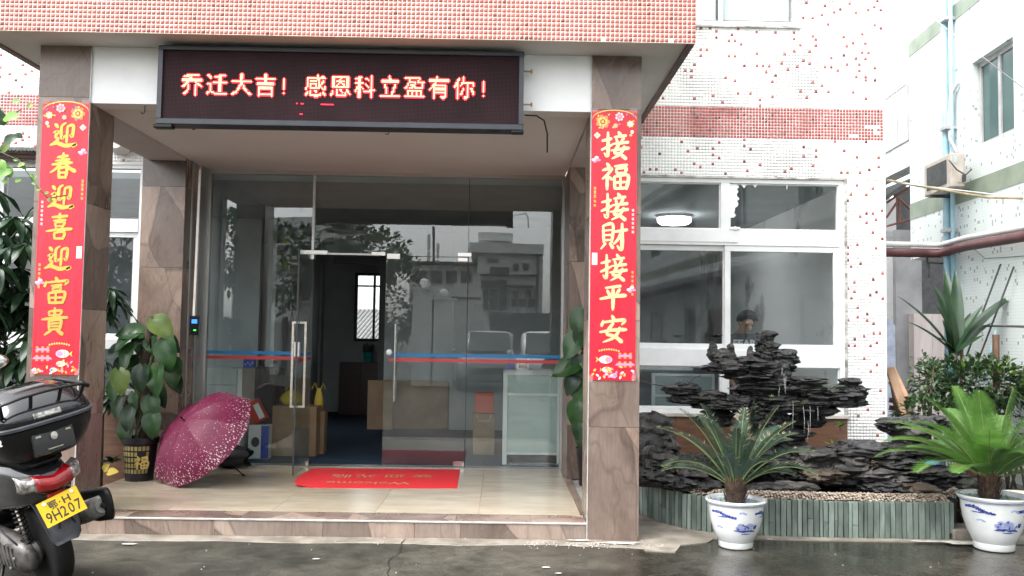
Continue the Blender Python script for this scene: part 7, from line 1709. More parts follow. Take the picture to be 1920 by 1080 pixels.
# ------------------------------------------------------------------ scooter (local frame: x right, y forward, z up, origin under the rear tyre)
pm('tail_red', (0.18, 0.003, 0.005), (.34, .006, .01), scale=20, rough=.12, coat=.6); pm('lens_clear', (.08, .08, .08), (.5, .48, .46), scale=45, rough=.08, metal=.5)
pm('plate_yellow', (.80, .50, .01), (.86, .56, .02), scale=5, rough=.4); pm('plate_black', (.03, .03, .03), rough=.5)
pm('engine_grey', (.05, .05, .05), (.16, .15, .14), scale=14, rough=.5, metal=.5, bmp=.2); pm('exhaust', (.16, .15, .145), (.3, .29, .28), scale=9, rough=.4, metal=.6); pm('body_black', (0.012, .012, .014), rough=.16, coat=.5); pm('chrome', (.7, .7, .7), rough=.15, metal=1)
def scooter():
    loc = SC_LOC; t = thing('scooter', 'black scooter with a top case and yellow plate parked in front of the left pillar', 'scooter', loc)
    t.rotation_mode = 'QUATERNION'
    t.rotation_quaternion = (Matrix.Rotation(math.radians(SC_YAW), 3, 'Z') @ Matrix.Rotation(math.radians(SC_LEAN), 3, 'Y')).to_quaternion()
    def bl(mb, name, mat, par=t, sm=False, label=None): return mb.build(name, mat, par, smooth=sm, local=True, label=label)
    # loft: sections along y of rounded rectangles (y, halfwidth, z0, z1, roundness)
    def loft(secs, n=28, mat=0):
        mb = MB(); vs = []; fs = []
        for (y, hw, z0, z1, p) in secs:
            for k in range(n):
                th = 2 * PI * k / n; c, s_ = math.cos(th), math.sin(th)
                vs.append((hw * math.copysign(abs(c) ** p, c), y, (z0 + z1) / 2 + (z1 - z0) / 2 * math.copysign(abs(s_) ** p, s_)))
        for i in range(len(secs) - 1):
            for k in range(n): fs.append((i * n + k, (i + 1) * n + k, (i + 1) * n + (k + 1) % n, i * n + (k + 1) % n))
        fs.append(tuple(range(n))); fs.append(tuple((len(secs) - 1) * n + k for k in range(n - 1, -1, -1))); mb.add(vs, fs); return mb
    def wheel(yc, R=.245, wd=.055):
        w_ = MB().lathe([(R - .075, -wd * .8), (R - .03, -wd), (R - .008, -wd * .72), (R, -wd * .25), (R, wd * .25), (R - .008, wd * .72), (R - .03, wd), (R - .075, wd * .8)], (0, yc, R), 48, axis='x'); w_ = bl(w_, 'wheel', 'rubber', sm='all')
        bl(MB().lathe([(R - .085, -wd * .7), (R - .07, -wd * .75), (R - .07, wd * .75), (R - .085, wd * .7), (R - .085, -wd * .7)], (0, yc, R), 40, axis='x'), 'rim', 'engine_grey', w_, 'all')
        for k in range(5): th = k * 2 * PI / 5; bl(MB().obox((0, yc + math.cos(th) * R * .38, R + math.sin(th) * R * .38), (1, 0, 0), (0, -math.sin(th), math.cos(th)), (0, math.cos(th), math.sin(th)), .018, .02, R * .32), 'spoke', 'engine_grey', w_)
        bl(MB().lathe([(0, -.06), (.05, -.055), (.055, 0), (.05, .055), (0, .06)], (0, yc, R), 18, axis='x'), 'hub', 'engine_grey', w_, True)
        return w_
    wheel(0); wheel(1.27, .24, .045)
    # engine and CVT case on the left
    case = loft([(-.10, .03, .17, .28, .8), (-.02, .055, .14, .32, .7), (.15, .06, .13, .36, .7), (.38, .06, .15, .36, .7), (.5, .03, .2, .33, .8)], 20); case.xf(Matrix.Translation((-.125, 0, .0))); bl(case, 'cvt_case', 'engine_grey', sm='all')
    gb = MB().lathe([(0, -.03), (.07, -.02), (.075, .03), (.05, .06), (0, .06)], (-.10, -.01, .235), 20, axis='x'); bl(gb, 'gearbox', 'engine_grey', sm=True)
    for k in range(3): bl(MB().lathe([(0, -.012), (.012, -.01), (.012, .0)], (-.13, -.06 + .05 * math.cos(k * 2.1), .235 + .05 * math.sin(k * 2.1)), 6, axis='x'), 'bolt', 'steel_worn')
    for k in range(7): bl(MB().obox((-.182, .02 + .05 * k, .245), (1, 0, 0), (0, 1, 0), (0, 0, 1), .004, .006, .07 - .004 * abs(k - 3)), 'cooling_fin', 'engine_grey')
    for k in range(6): th = k * PI / 3; bl(MB().lathe([(0, -.01), (.009, -.008), (.009, .0)], (-.183, .17 + .17 * math.cos(th), .245 + .085 * math.sin(th)), 6, axis='x'), 'bolt', 'steel_worn')
    bl(MB().tube([(-.15, -.03, .30), (-.17, .1, .37), (-.15, .3, .42), (-.12, .45, .5)], .006, 6), 'cable', 'black_plastic', sm='all')
    # shock absorber with spring coils, both sides
    for sx_ in (-1, 1):
        a, b_ = Vector((sx_ * .105, -.03, .26)), Vector((sx_ * .095, .06, .56)); pts = []
        for i in range(9 * 12 + 1): f = i / (9 * 12); th = f * 9 * 2 * PI; c = a.lerp(b_, .12 + .76 * f); pts.append(c + Vector((math.cos(th) * .028, math.sin(th) * .028, 0)))
        sh = bl(MB().tube([a, b_], .012, 8), 'shock_absorber', 'steel_worn', sm='all'); bl(MB().tube(pts, .0055, 5), 'spring', 'black_plastic', sh, 'all')
    # exhaust on the right
    ex = MB(); ex.tube([(.165, .45, .25), (.19, .2, .29), (.225, -.05, .36), (.24, -.27, .43)], [.05, .062, .068, .060], 20); e_ = bl(ex, 'exhaust', 'exhaust', sm='all')
    bl(MB().tube([(.24, -.262, .429), (.241, -.285, .433)], [.06, .045], 20), 'end_cap', 'exhaust', e_, True); bl(MB().tube([(.24, -.28, .432), (.241, -.305, .436)], .016, 12), 'tail_pipe', 'rubber', e_, True)
    gd = loft([(.35, .02, .2, .34, .8), (.1, .03, .2, .38, .8), (-.15, .035, .22, .43, .7), (-.29, .03, .25, .45, .7), (-.33, .012, .31, .42, .8)], 20); gd.xf(Matrix.Translation((.272, 0, .08))); bl(gd, 'heat_guard', 'black_plastic', e_, 'all')
    # body: seat tail, side fairing, seat, floor, leg shield, front
    bl(loft([(-.30, .05, .60, .72, .6), (-.24, .12, .56, .76, .6), (-.08, .16, .52, .80, .6), (.15, .18, .48, .80, .6), (.38, .17, .40, .76, .6), (.5, .14, .3, .70, .6), (.56, .1, .25, .5, .6)]), 'rear_body', 'body_black', sm='all')
    bl(loft([(-.22, .11, .765, .81, .6), (-.05, .14, .79, .845, .6), (.15, .15, .80, .85, .6), (.35, .145, .77, .83, .6), (.55, .09, .73, .79, .7)]), 'seat', 'rubber', sm='all')
    bl(loft([(.45, .15, .27, .33, .5), (.8, .15, .27, .32, .5), (.98, .13, .28, .36, .5)]), 'footboard', 'black_plastic', sm='all')
    bl(loft([(.92, .19, .30, .95, .5), (.99, .2, .36, 1.0, .5), (1.08, .15, .5, .95, .6), (1.16, .07, .6, .85, .7)]), 'front_shield', 'body_black', sm='all')
    bl(MB().tube([(-.07, 1.24, .26), (-.06, 1.12, .62)], .018, 8).tube([(.07, 1.24, .26), (.06, 1.12, .62)], .018, 8), 'fork', 'steel_worn', sm='all')
    bl(MB().tube([(-.34, .86, 1.03), (-.2, .93, 1.06), (0, .97, 1.04), (.2, .93, 1.06), (.34, .86, 1.03)], .014, 8), 'handlebar', 'black_plastic', sm='all')
    for s_ in (-1, 1):
        bl(MB().tube([(s_ * .36, .84, 1.03), (s_ * .25, .90, 1.055)], .019, 10), 'grip', 'rubber', sm='all')
        mr = bl(MB().tube([(s_ * .2, .93, 1.07), (s_ * .27, .9, 1.2)], .006, 6), 'mirror', 'black_plastic', sm='all'); bl(MB().sphere((s_ * .3, .9, 1.25), .06, 16, 8, (1.1, .3, .75)), 'mirror_glass', 'chrome', mr, 'all')
    # rear mudguard / plate carrier
    fe = loft([(-.03, .075, .62, .64, .6)], 4)
    fv = [(-.10, -.20, .62), (.10, -.20, .62), (.095, -.30, .52), (-.095, -.30, .52), (-.085, -.345, .42), (.085, -.345, .42), (.07, -.36, .335), (-.07, -.36, .335), (.045, -.352, .31), (-.045, -.352, .31)]
    mb = MB(); secs = [(.62, -.18, .105), (.52, -.275, .10), (.42, -.325, .092), (.35, -.345, .082), (.318, -.342, .06)]; vs = []
    for (z, y, hw) in secs:
        for k in range(9): c = -1 + 2 * k / 8; vs.append((c * hw, y + .03 * c * c + (.006 if abs(c) < .3 else 0), z + .012 * (1 - c * c)))
    nv_ = len(vs); vs += [(x, y + .012, z) for x, y, z in vs]; fs = []
    for i in range(4):
        for k in range(8): a = i * 9 + k; fs.append((a, a + 9, a + 10, a + 1)); fs.append((a + nv_, a + 1 + nv_, a + 10 + nv_, a + 9 + nv_))
    for i in range(4):
        for k0 in (0, 8): a = i * 9 + k0; fs.append((a, a + 9, a + 9 + nv_, a + nv_))
    for k in range(8): fs.append((36 + k, 36 + k + 1, 37 + k + nv_, 36 + k + nv_))
    mb.add(vs, fs); bl(mb, 'mudguard', 'grey_plastic', sm='all')
    for s_ in (-1, 1): bl(MB().tube([(s_ * .03, -.338, .47), (s_ * .045, -.352, .42)], .006, 6), 'mudguard_rib', 'black_plastic')
    # tail lamp: red centre, clear ends
    def lamp(x0, x1, mat, nm, z0=.635, z1=.715, nseg=8, parent=t):
        mb = MB(); vs = []
        for k in range(nseg + 1):
            x = x0 + (x1 - x0) * k / nseg; y = -.335 + 2.6 * x * x
            up = .012 * abs(x) / .1
            for (dz, dy) in ((z0 + up, .0), (z0 + .02 + up, -.018), (z1 - .02 + up * 2, -.014), (z1 + up * 2, .012)): vs.append((x, y + dy, dz))
        fs = []
        for k in range(nseg):
            for j in range(3): a = k * 4 + j; fs.append((a, a + 4, a + 5, a + 1))
        n_ = len(vs); vs += [(x, y + .06, z) for x, y, z in vs]
        for k in range(nseg): fs.append((k * 4 + 3, k * 4 + 7, k * 4 + 7 + n_, k * 4 + 3 + n_)); fs.append((k * 4, k * 4 + n_, k * 4 + 4 + n_, k * 4 + 4))
        for k in (0, nseg): fs.append(tuple(k * 4 + j for j in range(4)) + tuple(k * 4 + j + n_ for j in (3, 2, 1, 0)))
        mb.add(vs, fs); return bl(mb, nm, mat, parent, 'all')
    lamp(-.10, .10, 'tail_red', 'tail_light'); lamp(.1005, .165, 'lens_clear', 'indicator_lens', .64, .71); lamp(-.165, -.1005, 'lens_clear', 'indicator_lens', .64, .71)
    bl(MB().box(-.055, .045, -.325, -.30, .585, .622, b=.004), 'reflector', 'tail_red')
    # plate
    Mp = Matrix.Translation((-.01, -.362, .54)) @ Matrix.Rotation(math.radians(PL_ROT), 4, 'Y') @ Matrix.Rotation(math.radians(-20), 4, 'X') @ Matrix.Rotation(math.radians(PL_YAW), 4, 'Z')
    pb = MB().box(-.111, .111, -.0015, .0015, -.0705, .0705, b=.0); pb.xf(Mp); plate = bl(pb, 'license_plate', 'plate_yellow')
    fb = MB(); fb.box(-.113, .113, -.003, .003, -.0725, -.0706).box(-.113, .113, -.003, .003, .0706, .0725).box(-.113, -.1111, -.0028, .0028, -.0705, .0705).box(.1111, .113, -.0028, .0028, -.0705, .0705); fb.xf(Mp); bl(fb, 'plate_rim', 'plate_yellow', plate)
    for s_ in (-1, 1): q = MB().lathe([(.010, -.006), (.010, -.001), (.0, -.001)], (s_ * .078, -.001, .054), 10, axis='y'); q.xf(Mp); bl(q, 'screw', 'paper_white', plate)
    def ptext(txt, x, z, size, sx_=1.0):
        cu = bpy.data.curves.new('t', 'FONT'); cu.body = txt; cu.size = size; cu.align_x = 'CENTER'; cu.align_y = 'CENTER'; cu.resolution_u = 2; cu.offset = .0008; cu.extrude = .0004
        o = bpy.data.objects.new('t', cu); C.objects.link(o); dg = bpy.context.evaluated_depsgraph_get(); dg.update(); me = bpy.data.meshes.new_from_object(o.evaluated_get(dg)); bpy.data.objects.remove(o)
        me.transform(Mp @ Matrix.Translation((x, -.0024, z)) @ Matrix.Rotation(PI / 2, 4, 'X') @ Matrix.Diagonal((sx_, 1, 1, 1))); me.materials.clear(); me.materials.append(MATS['plate_black'])
        o = bpy.data.objects.new('lettering', me); C.objects.link(o); o.parent = plate
    ptext('鄂', -.038, .028, .052); ptext('·', .0, .028, .06); ptext('H', .038, .028, .058, 1.15)
    for k, ch in enumerate('9H207'): ptext(ch, -.082 + .041 * k, -.03, .085, .78)
    # top case
    TC = Matrix.Translation((.035, -.12, .815)) @ Matrix.Diagonal((1.16, 1.12, 1.42, 1)) @ Matrix.Rotation(math.radians(TC_ROT), 4, 'Y')
    def sup(secs, n=40, p=.55):   # horizontal superellipse sections: (z, hx, hy, y offset)
        mb = MB(); vs = []; fs = []
        for (z, hx, hy, oy) in secs:
            for k in range(n):
                th = 2 * PI * k / n; c, s_ = math.cos(th), math.sin(th); vs.append((hx * math.copysign(abs(c) ** p, c), oy + hy * math.copysign(abs(s_) ** p, s_), z))
        for i in range(len(secs) - 1):
            for k in range(n): fs.append((i * n + k, i * n + (k + 1) % n, (i + 1) * n + (k + 1) % n, (i + 1) * n + k))
        fs.append(tuple(range(n - 1, -1, -1))); fs.append(tuple((len(secs) - 1) * n + k for k in range(n))); mb.add(vs, fs); mb.xf(TC); return mb
    tc = bl(sup([(0, .14, .13, 0), (.012, .17, .155, 0), (.05, .205, .185, 0), (.10, .235, .205, 0), (.135, .245, .215, 0), (.137, .235, .205, 0)]), 'top_case', 'black_plastic', sm=True)
    bl(sup([(.141, .25, .222, 0), (.152, .252, .224, 0), (.156, .247, .219, 0)]), 'case_lip', 'grey_plastic', tc, True)
    bl(sup([(.157, .244, .216, 0), (.19, .236, .205, .01), (.23, .21, .17, .03), (.262, .17, .125, .045), (.275, .13, .09, .05), (.28, .07, .05, .05)]), 'case_lid', 'black_gloss', tc, 'all')
    # gloss panel on the lid, reflector strip, lock, latch, rack rail
    def tbox(nm, mat, *a, b=0.0, par=tc, rot=None):
        m_ = MB().box(*a, b=b)
        if rot is not None: m_.xf(rot)
        m_.xf(TC); return bl(m_, nm, mat, par)
    def lidrot(x, z, ang=-27): return Matrix.Translation((x, -.205, z)) @ Matrix.Rotation(math.radians(ang), 4, 'X')
    tbox('reflector_strip', 'lens_clear', -.07, .06, -.006, .002, -.012, .012, b=.003, rot=lidrot(0, .178))
    q = MB().lathe([(0, -.012), (.016, -.011), (.019, -.004), (.019, .004)], (.0, -.205, .088), 18, axis='y'); q.xf(TC); bl(q, 'lock', 'steel', tc, True)
    for s_ in (-1, 1): tbox('catch', 'steel_worn', s_ * .07 - .012, s_ * .07 + .012, -.213, -.205, .095, .102)
    tbox('latch', 'black_gloss', -.10, .10, -.206, -.190, .02, .115, b=.006); tbox('latch_line', 'steel_worn', -.035, .035, -.209, -.2065, .038, .042)
    rail = MB(); rp = [Vector((x, -.20 + .0 * x, .262 + z)) for x, z in ((-.22, -.05), (-.2, -.01), (-.1, .0), (.0, .002), (.1, .0), (.19, -.008), (.21, -.02))]
    m_ = MB().tube(rp, .010, 8, flat=.6); m_.xf(TC); rl = bl(m_, 'rack_rail', 'black_plastic', tc, 'all')
    for x in (-.2, -.06, .08, .195): m_ = MB().tube([(x, -.20, .258), (x * .93, -.155, .205)], .009, 6); m_.xf(TC); bl(m_, 'rail_post', 'black_plastic', rl)
    m_ = MB().tube([(.21, -.2, .242), (.21, -.1, .25), (.16, .05, .27), (-.16, .05, .27), (-.21, -.1, .25), (-.22, -.2, .212)], .010, 8); m_.xf(TC); bl(m_, 'rack_rail', 'black_plastic', tc, 'all')
    # white emblem letters at the left corner of the case
    cu = bpy.data.curves.new('t', 'FONT'); cu.body = 'N2'; cu.size = .034; cu.align_x = 'CENTER'; cu.extrude = .001; cu.offset = .001
    o = bpy.data.objects.new('t', cu); C.objects.link(o); dg = bpy.context.evaluated_depsgraph_get(); dg.update(); me = bpy.data.meshes.new_from_object(o.evaluated_get(dg)); bpy.data.objects.remove(o)
    me.transform(TC @ Matrix.Translation((-.232, -.165, .10)) @ Matrix.Rotation(math.radians(-50), 4, 'Z') @ Matrix.Rotation(PI / 2, 4, 'X')); me.materials.append(MATS['paper_white']); o = bpy.data.objects.new('lettering', me); C.objects.link(o); o.parent = tc
    # carrier under the case
    bl(MB().tube([(-.09, .1, .80), (-.10, -.15, .79), (-.06, -.24, .785), (.06, -.24, .785), (.10, -.15, .79), (.09, .1, .80)], .012, 8), 'carrier', 'black_plastic', sm='all')
    bl(MB().tube([(-.12, .3, .2), (-.22, .25, .02), (-.24, .24, .008)], .010, 8), 'side_stand', 'black_plastic', sm='all')
SC_YAW, SC_LEAN, PL_ROT, PL_YAW, TC_ROT = 50, -15, -6, 0, 1
SC_LOC = Vector((-2.33, -2.35, 0))
SC_LOC = Vector((-2.615, -1.28, 0))
scooter()

# ------------------------------------------------------------------ the man behind the right window
pm('skin', (0.28, 0.15, 0.10), (.34, .19, .13), scale=18, rough=.5); pm('shirt_black', (.016, .017, .02), (.03, .03, .035), scale=6, rough=.8, bmp=.2); pm('hair_black', (.006, .005, .005), (.015, .013, .012), scale=60, rough=.5, bmp=.6, stretch=(3, 3, 1)); pm('trouser', (.03, .035, .05), (.05, .055, .07), rough=.8)
def person():
    Y = 2.45; h = at(1402, 606, Y=Y); X0 = h.x; zf = HP - .004
    t = thing('person', 'man in a black printed t-shirt looking down behind the right window', 'person', (X0, Y + .1, zf))
    neck = Vector((X0 - .01, Y + .13, h.z - .085)); hd = Vector((X0, Y, h.z))
    hip = Vector((X0 - .02, Y + .34, .98)); ch = Vector((X0 - .01, Y + .20, h.z - .22))
    J = {'hip': (hip, .145, .11), 'waist': (hip + Vector((0, -.02, .16)), .14, .10), 'chest': (ch, .13, .10), 'neck0': (neck, .06, .06), 'neck': (neck + (hd - neck) * .4, .055, .055), 'head': (hd + Vector((0, .015, .0)), .085, .098), 'crown': (hd + Vector((0, .02, .055)), .076, .09), 'jaw': (hd + Vector((0, -.035, -.055)), .048, .05)}
    for s_, S in ((-1, 'l'), (1, 'r')):
        J['sh' + S] = (ch + Vector((s_ * .185, .0, .03)), .048, .048); J['el' + S] = (ch + Vector((s_ * .25, -.04, -.22)), .045, .045); J['wr' + S] = (ch + Vector((s_ * .14, -.22 + .05, -.40)), .03, .03); J['pa' + S] = (ch + Vector((s_ * .11, -.25 + .05, -.45)), .035, .02)
        for f in range(5): J['f%d%s' % (f, S)] = (ch + Vector((s_ * (.11 + (f - 2) * .02), -.20 - .07 + (.02 if f == 0 else 0), -.50 - (.0 if f in (0, 4) else .012))), .009, .009)
        J['kn' + S] = (Vector((hip.x + s_ * .11, hip.y - .03, .56)), .065, .065); J['an' + S] = (Vector((hip.x + s_ * .12, hip.y + .01, .22)), .042, .042); J['to' + S] = (Vector((hip.x + s_ * .13, hip.y - .16, zf + .035)), .04, .03); J['th' + S] = (Vector((hip.x + s_ * .09, hip.y, .88)), .085, .085)
    E = [('hip', 'waist'), ('waist', 'chest'), ('chest', 'neck0'), ('neck0', 'neck'), ('neck', 'head'), ('head', 'crown'), ('head', 'jaw')]
    for S in 'lr': E += [('chest', 'sh' + S), ('sh' + S, 'el' + S), ('el' + S, 'wr' + S), ('wr' + S, 'pa' + S), ('hip', 'th' + S), ('th' + S, 'kn' + S), ('kn' + S, 'an' + S), ('an' + S, 'to' + S)] + [('pa' + S, 'f%d%s' % (f, S)) for f in range(5)]
    ks = list(J); ix = {k: i for i, k in enumerate(ks)}; o_ = root_org(t)
    me = bpy.data.meshes.new('body'); me.from_pydata([tuple(J[k][0] - o_) for k in ks], [(ix[a], ix[b_]) for a, b_ in E], []); me.materials.append(MATS['skin'])
    o = bpy.data.objects.new('body', me); C.objects.link(o); o.parent = t; mo = o.modifiers.new('skin', 'SKIN'); mo.use_smooth_shade = True
    sv = me.skin_vertices[0] if me.skin_vertices else None
    if sv is None:
        bm = __import__('bmesh').new(); bm.from_mesh(me); bm.verts.layers.skin.verify(); bm.to_mesh(me); bm.free(); sv = me.skin_vertices[0]
    for k, d in zip(ks, sv.data): d.radius = (J[k][1], J[k][2]); d.use_root = (k == 'hip')
    s_ = o.modifiers.new('sub', 'SUBSURF'); s_.levels = 2; s_.render_levels = 2
    # face: nose, brows, eyes, ears; head bowed forward
    F = Vector((0, -1, -.45)).normalized(); Uh = Vector((0, -.45, 1)).normalized(); fc = hd + Vector((0, .0, -.012))
    def fp(x, u, f): return fc + Vector((x, 0, 0)) + Uh * u + F * f
    def bl(mb, name, mat): return mb.build(name, mat, t, smooth='all')
    bl(MB().tube([fp(0, .022, .088), fp(0, -.005, .106), fp(0, -.012, .098)], [.007, .014, .010], 8), 'nose', 'skin')
    for x in (-.031, .031): bl(MB().tube([fp(x - .017, .03, .086), fp(x, .034, .092), fp(x + .017, .03, .086)], .0045, 6), 'eyebrow', 'hair_black'); bl(MB().sphere(fp(x, .014, .078), .013, 10, 6, (1.2, .8, .6)), 'eye', 'hair_black')
    bl(MB().tube([fp(-.022, -.038, .088), fp(0, -.037, .094), fp(.022, -.038, .088)], .005, 6), 'mouth', 'darkwood')
    for x in (-1, 1): bl(MB().sphere(hd + Vector((x * .083, .02, .0)), .03, 10, 8, (.35, .6, 1)), 'ear', 'skin')
    # hair cap: upper back part of a noisy sphere
    mb = MB(); vs = []; fs = []; n, m = 36, 14
    for i in range(m + 1):
        for k in range(n):
            th = 2 * PI * k / n; front = max(0, -math.sin(th)); low = 1.75 - .62 * front; ph = low * i / m
            d = Vector((math.sin(ph) * math.cos(th), math.sin(ph) * math.sin(th), math.cos(ph))); r = 1 + .05 * mnoise.noise(d * 6) + .04 * mnoise.noise(d * 18)
            vs.append(hd + Vector((0, .018, .035)) + Vector((d.x * .108, d.y * .12, d.z * .104)) * r)
    for i in range(m):
        for k in range(n): fs.append((i * n + k, (i + 1) * n + k, (i + 1) * n + (k + 1) % n, i * n + (k + 1) % n))
    mb.add(vs, fs); bl(mb, 'hair', 'hair_black')
    # t-shirt: torso shell and sleeves
    mb = MB(); n = 36; vs = []; fs = []
    secs = [(hip + Vector((0, 0, -.02)), .19, .145), (hip + Vector((0, -.02, .16)), .185, .14), (ch + Vector((0, .0, -.12)), .20, .15), (ch, .225, .155), (ch + Vector((0, 0, .07)), .23, .14), (ch + Vector((0, -.02, .095)), .17, .11), (neck + Vector((0, 0, -.02)), .072, .072)]
    for i, (c, rx, ry) in enumerate(secs):
        for k in range(n): th = 2 * PI * k / n; w_ = 1 + .03 * mnoise.noise(Vector((math.cos(th) * 2, math.sin(th) * 2, c.z * 6))); vs.append(c + Vector((rx * w_ * math.copysign(abs(math.cos(th)) ** .85, math.cos(th)), ry * w_ * math.sin(th), 0)))
    for i in range(len(secs) - 1):
        for k in range(n): fs.append((i * n + k, i * n + (k + 1) % n, (i + 1) * n + (k + 1) % n, (i + 1) * n + k))
    mb.add(vs, fs); sh = bl(mb, 'shirt', 'shirt_black')
    for s_, S in ((-1, 'l'), (1, 'r')): a, b_ = J['sh' + S][0], J['el' + S][0]; bl(MB().tube([a + Vector((-s_ * .05, 0, .02)), a, a.lerp(b_, .4), a.lerp(b_, .75)], [.09, .088, .075, .078], 16, cap=False), 'sleeve', 'shirt_black')
    for s_ in (-1, 1): bl(MB().tube([Vector((hip.x + s_ * .08, hip.y, 1.0)), Vector((hip.x + s_ * .1, hip.y, .8)), J['kn' + ('l' if s_ < 0 else 'r')][0], J['an' + ('l' if s_ < 0 else 'r')][0]], [.115, .105, .085, .07], 16), 'trouser_leg', 'trouser')
    # chest lettering
    cu = bpy.data.curves.new('t', 'FONT'); cu.body = 'FEAR'; cu.size = .105; cu.align_x = 'CENTER'; cu.align_y = 'CENTER'; cu.offset = .004; cu.extrude = .0008; cu.resolution_u = 2
    o = bpy.data.objects.new('t', cu); C.objects.link(o); dg = bpy.context.evaluated_depsgraph_get(); dg.update(); me = bpy.data.meshes.new_from_object(o.evaluated_get(dg)); bpy.data.objects.remove(o)
    q = at(1396, 645, Y=ch.y - .158)
    for v in me.vertices: x, y, z = v.co; v.co = Vector((q.x + x, ch.y - .160 + .9 * x * x, q.z + y)) - o_
    me.materials.clear(); me.materials.append(MATS['paper_white']); o = bpy.data.objects.new('lettering', me); C.objects.link(o); o.parent = sh
    # desk he works at
person()
c = at(1400, 700, Y=2.75); t = thing('desk', 'light desk top in front of the man inside the right window', 'desk', (c.x, 2.6, HP)); B('desk_top', 'cabinet_white', t, c.x - .3, c.x + .9, 2.37, 2.60, .86, .89, b=.004)
for x in (c.x - .27, c.x + .87): B('leg', 'frame_grey', t, x - .02, x + .02, 2.4, 2.44, HP - .003, .859); B('leg', 'frame_grey', t, x - .02, x + .02, 2.54, 2.58, HP - .003, .859)

# ------------------------------------------------------------------ greenery at the left edge
def fan_plant(label, u, v, Y, n, L, seed, group=None, name='umbrella_plant', spread=(.35, .3, .35), mat='leaf_dark', leaflets=8):
    """whorls of drooping leaflets on long stalks"""
    rs = random.Random(seed); c = at(u, v, Y=Y); t = thing(name, label, 'plant', (c.x, Y, 0), group); base = Vector((c.x, Y, .02))
    me = leaf_mesh('leaflet', mat, lambda q: .13 * (math.sin(PI * min(1, q * .93 + .07)) ** .7), .3, .35, .03, 7, seed)
    MB().tube([base, Vector((c.x, Y, c.z * .5)), c], [.03, .02, .012], 8).build('trunk', 'bark', t, smooth='all')
    whorl = MB()
    for k in range(n):
        hc = c + Vector((rs.uniform(-1, 1) * spread[0], rs.uniform(-1, 1) * spread[1], rs.uniform(-1, 1) * spread[2])); st = Vector((c.x, Y, min(c.z, hc.z - .12)))
        MB().tube([st, (st + hc) / 2 + Vector((0, 0, .04)), hc], .006, 5, cap=False).build('stalk', 'stem_green', t)
        for j in range(leaflets):
            a = j * 2 * PI / leaflets + rs.uniform(-.2, .2); d = Vector((math.cos(a), math.sin(a), rs.uniform(-.75, -.1)))
            inst('leaflet', me, t, Matrix.Translation(hc) @ orient(d, (0, 0, 1)) @ Matrix.Scale(L * rs.uniform(.8, 1.15), 4))
    return t
fan_plant('large dark umbrella plant outside the left pillar, at the left edge', 0, 470, .9, 34, .28, 1, spread=(.38, .3, .55))
fan_plant('lower dark umbrella plant beneath the tall one at the left edge', 10, 640, 1.0, 32, .26, 2, spread=(.40, .3, .38))
fan_plant('drooping dark palm-leaved plant between the left pillar and the window', 195, 560, 1.75, 5, .27, 3, spread=(.16, .1, .14), leaflets=9)
fan_plant('shaded leafy plant behind the potted pothos', 195, 705, 1.9, 10, .20, 4, spread=(.25, .12, .25))
bush('shrub', 'dark low shrub behind the scooter at the left edge', 'shrub', (at(20, 820, Y=.5).x, .5, .55), .45, .35, .5, 600, .09, ['leaf_dark'], 12)
tuft('small green weed at the foot of the left pillar beside the dark pot', 208, 868, 1.55, 22, .13, 'leaf_dark', spread=1.6, wd=.16)
c = at(213, 886, Y=1.35); t = thing('fallen_leaf', 'large yellow leaf at the foot of the left pillar', 'leaf', c); me = leaf_mesh('leaf', 'leaf_yellow', pothos, .3, .1, .02, 8, 6, .1)
inst('leaf', me, t, Matrix.Translation(c - Vector((.05, 0, .0))) @ orient((1, -.2, .15), (0, -1, .8)) @ Matrix.Scale(.10, 4)); MB().tube([c - Vector((.05, 0, 0)), c - Vector((.09, 0, .05))], .003, 5).build('stalk', 'stem_green', t)
c = at(201, 882, Y=1.4); t = thing('fallen_leaf', 'smaller yellow-green leaf half hidden by the left pillar', 'leaf', c); inst('leaf', me, t, Matrix.Translation(c - Vector((.03, 0, .0))) @ orient((.6, -.2, .7), (0, -1, .3)) @ Matrix.Scale(.08, 4))
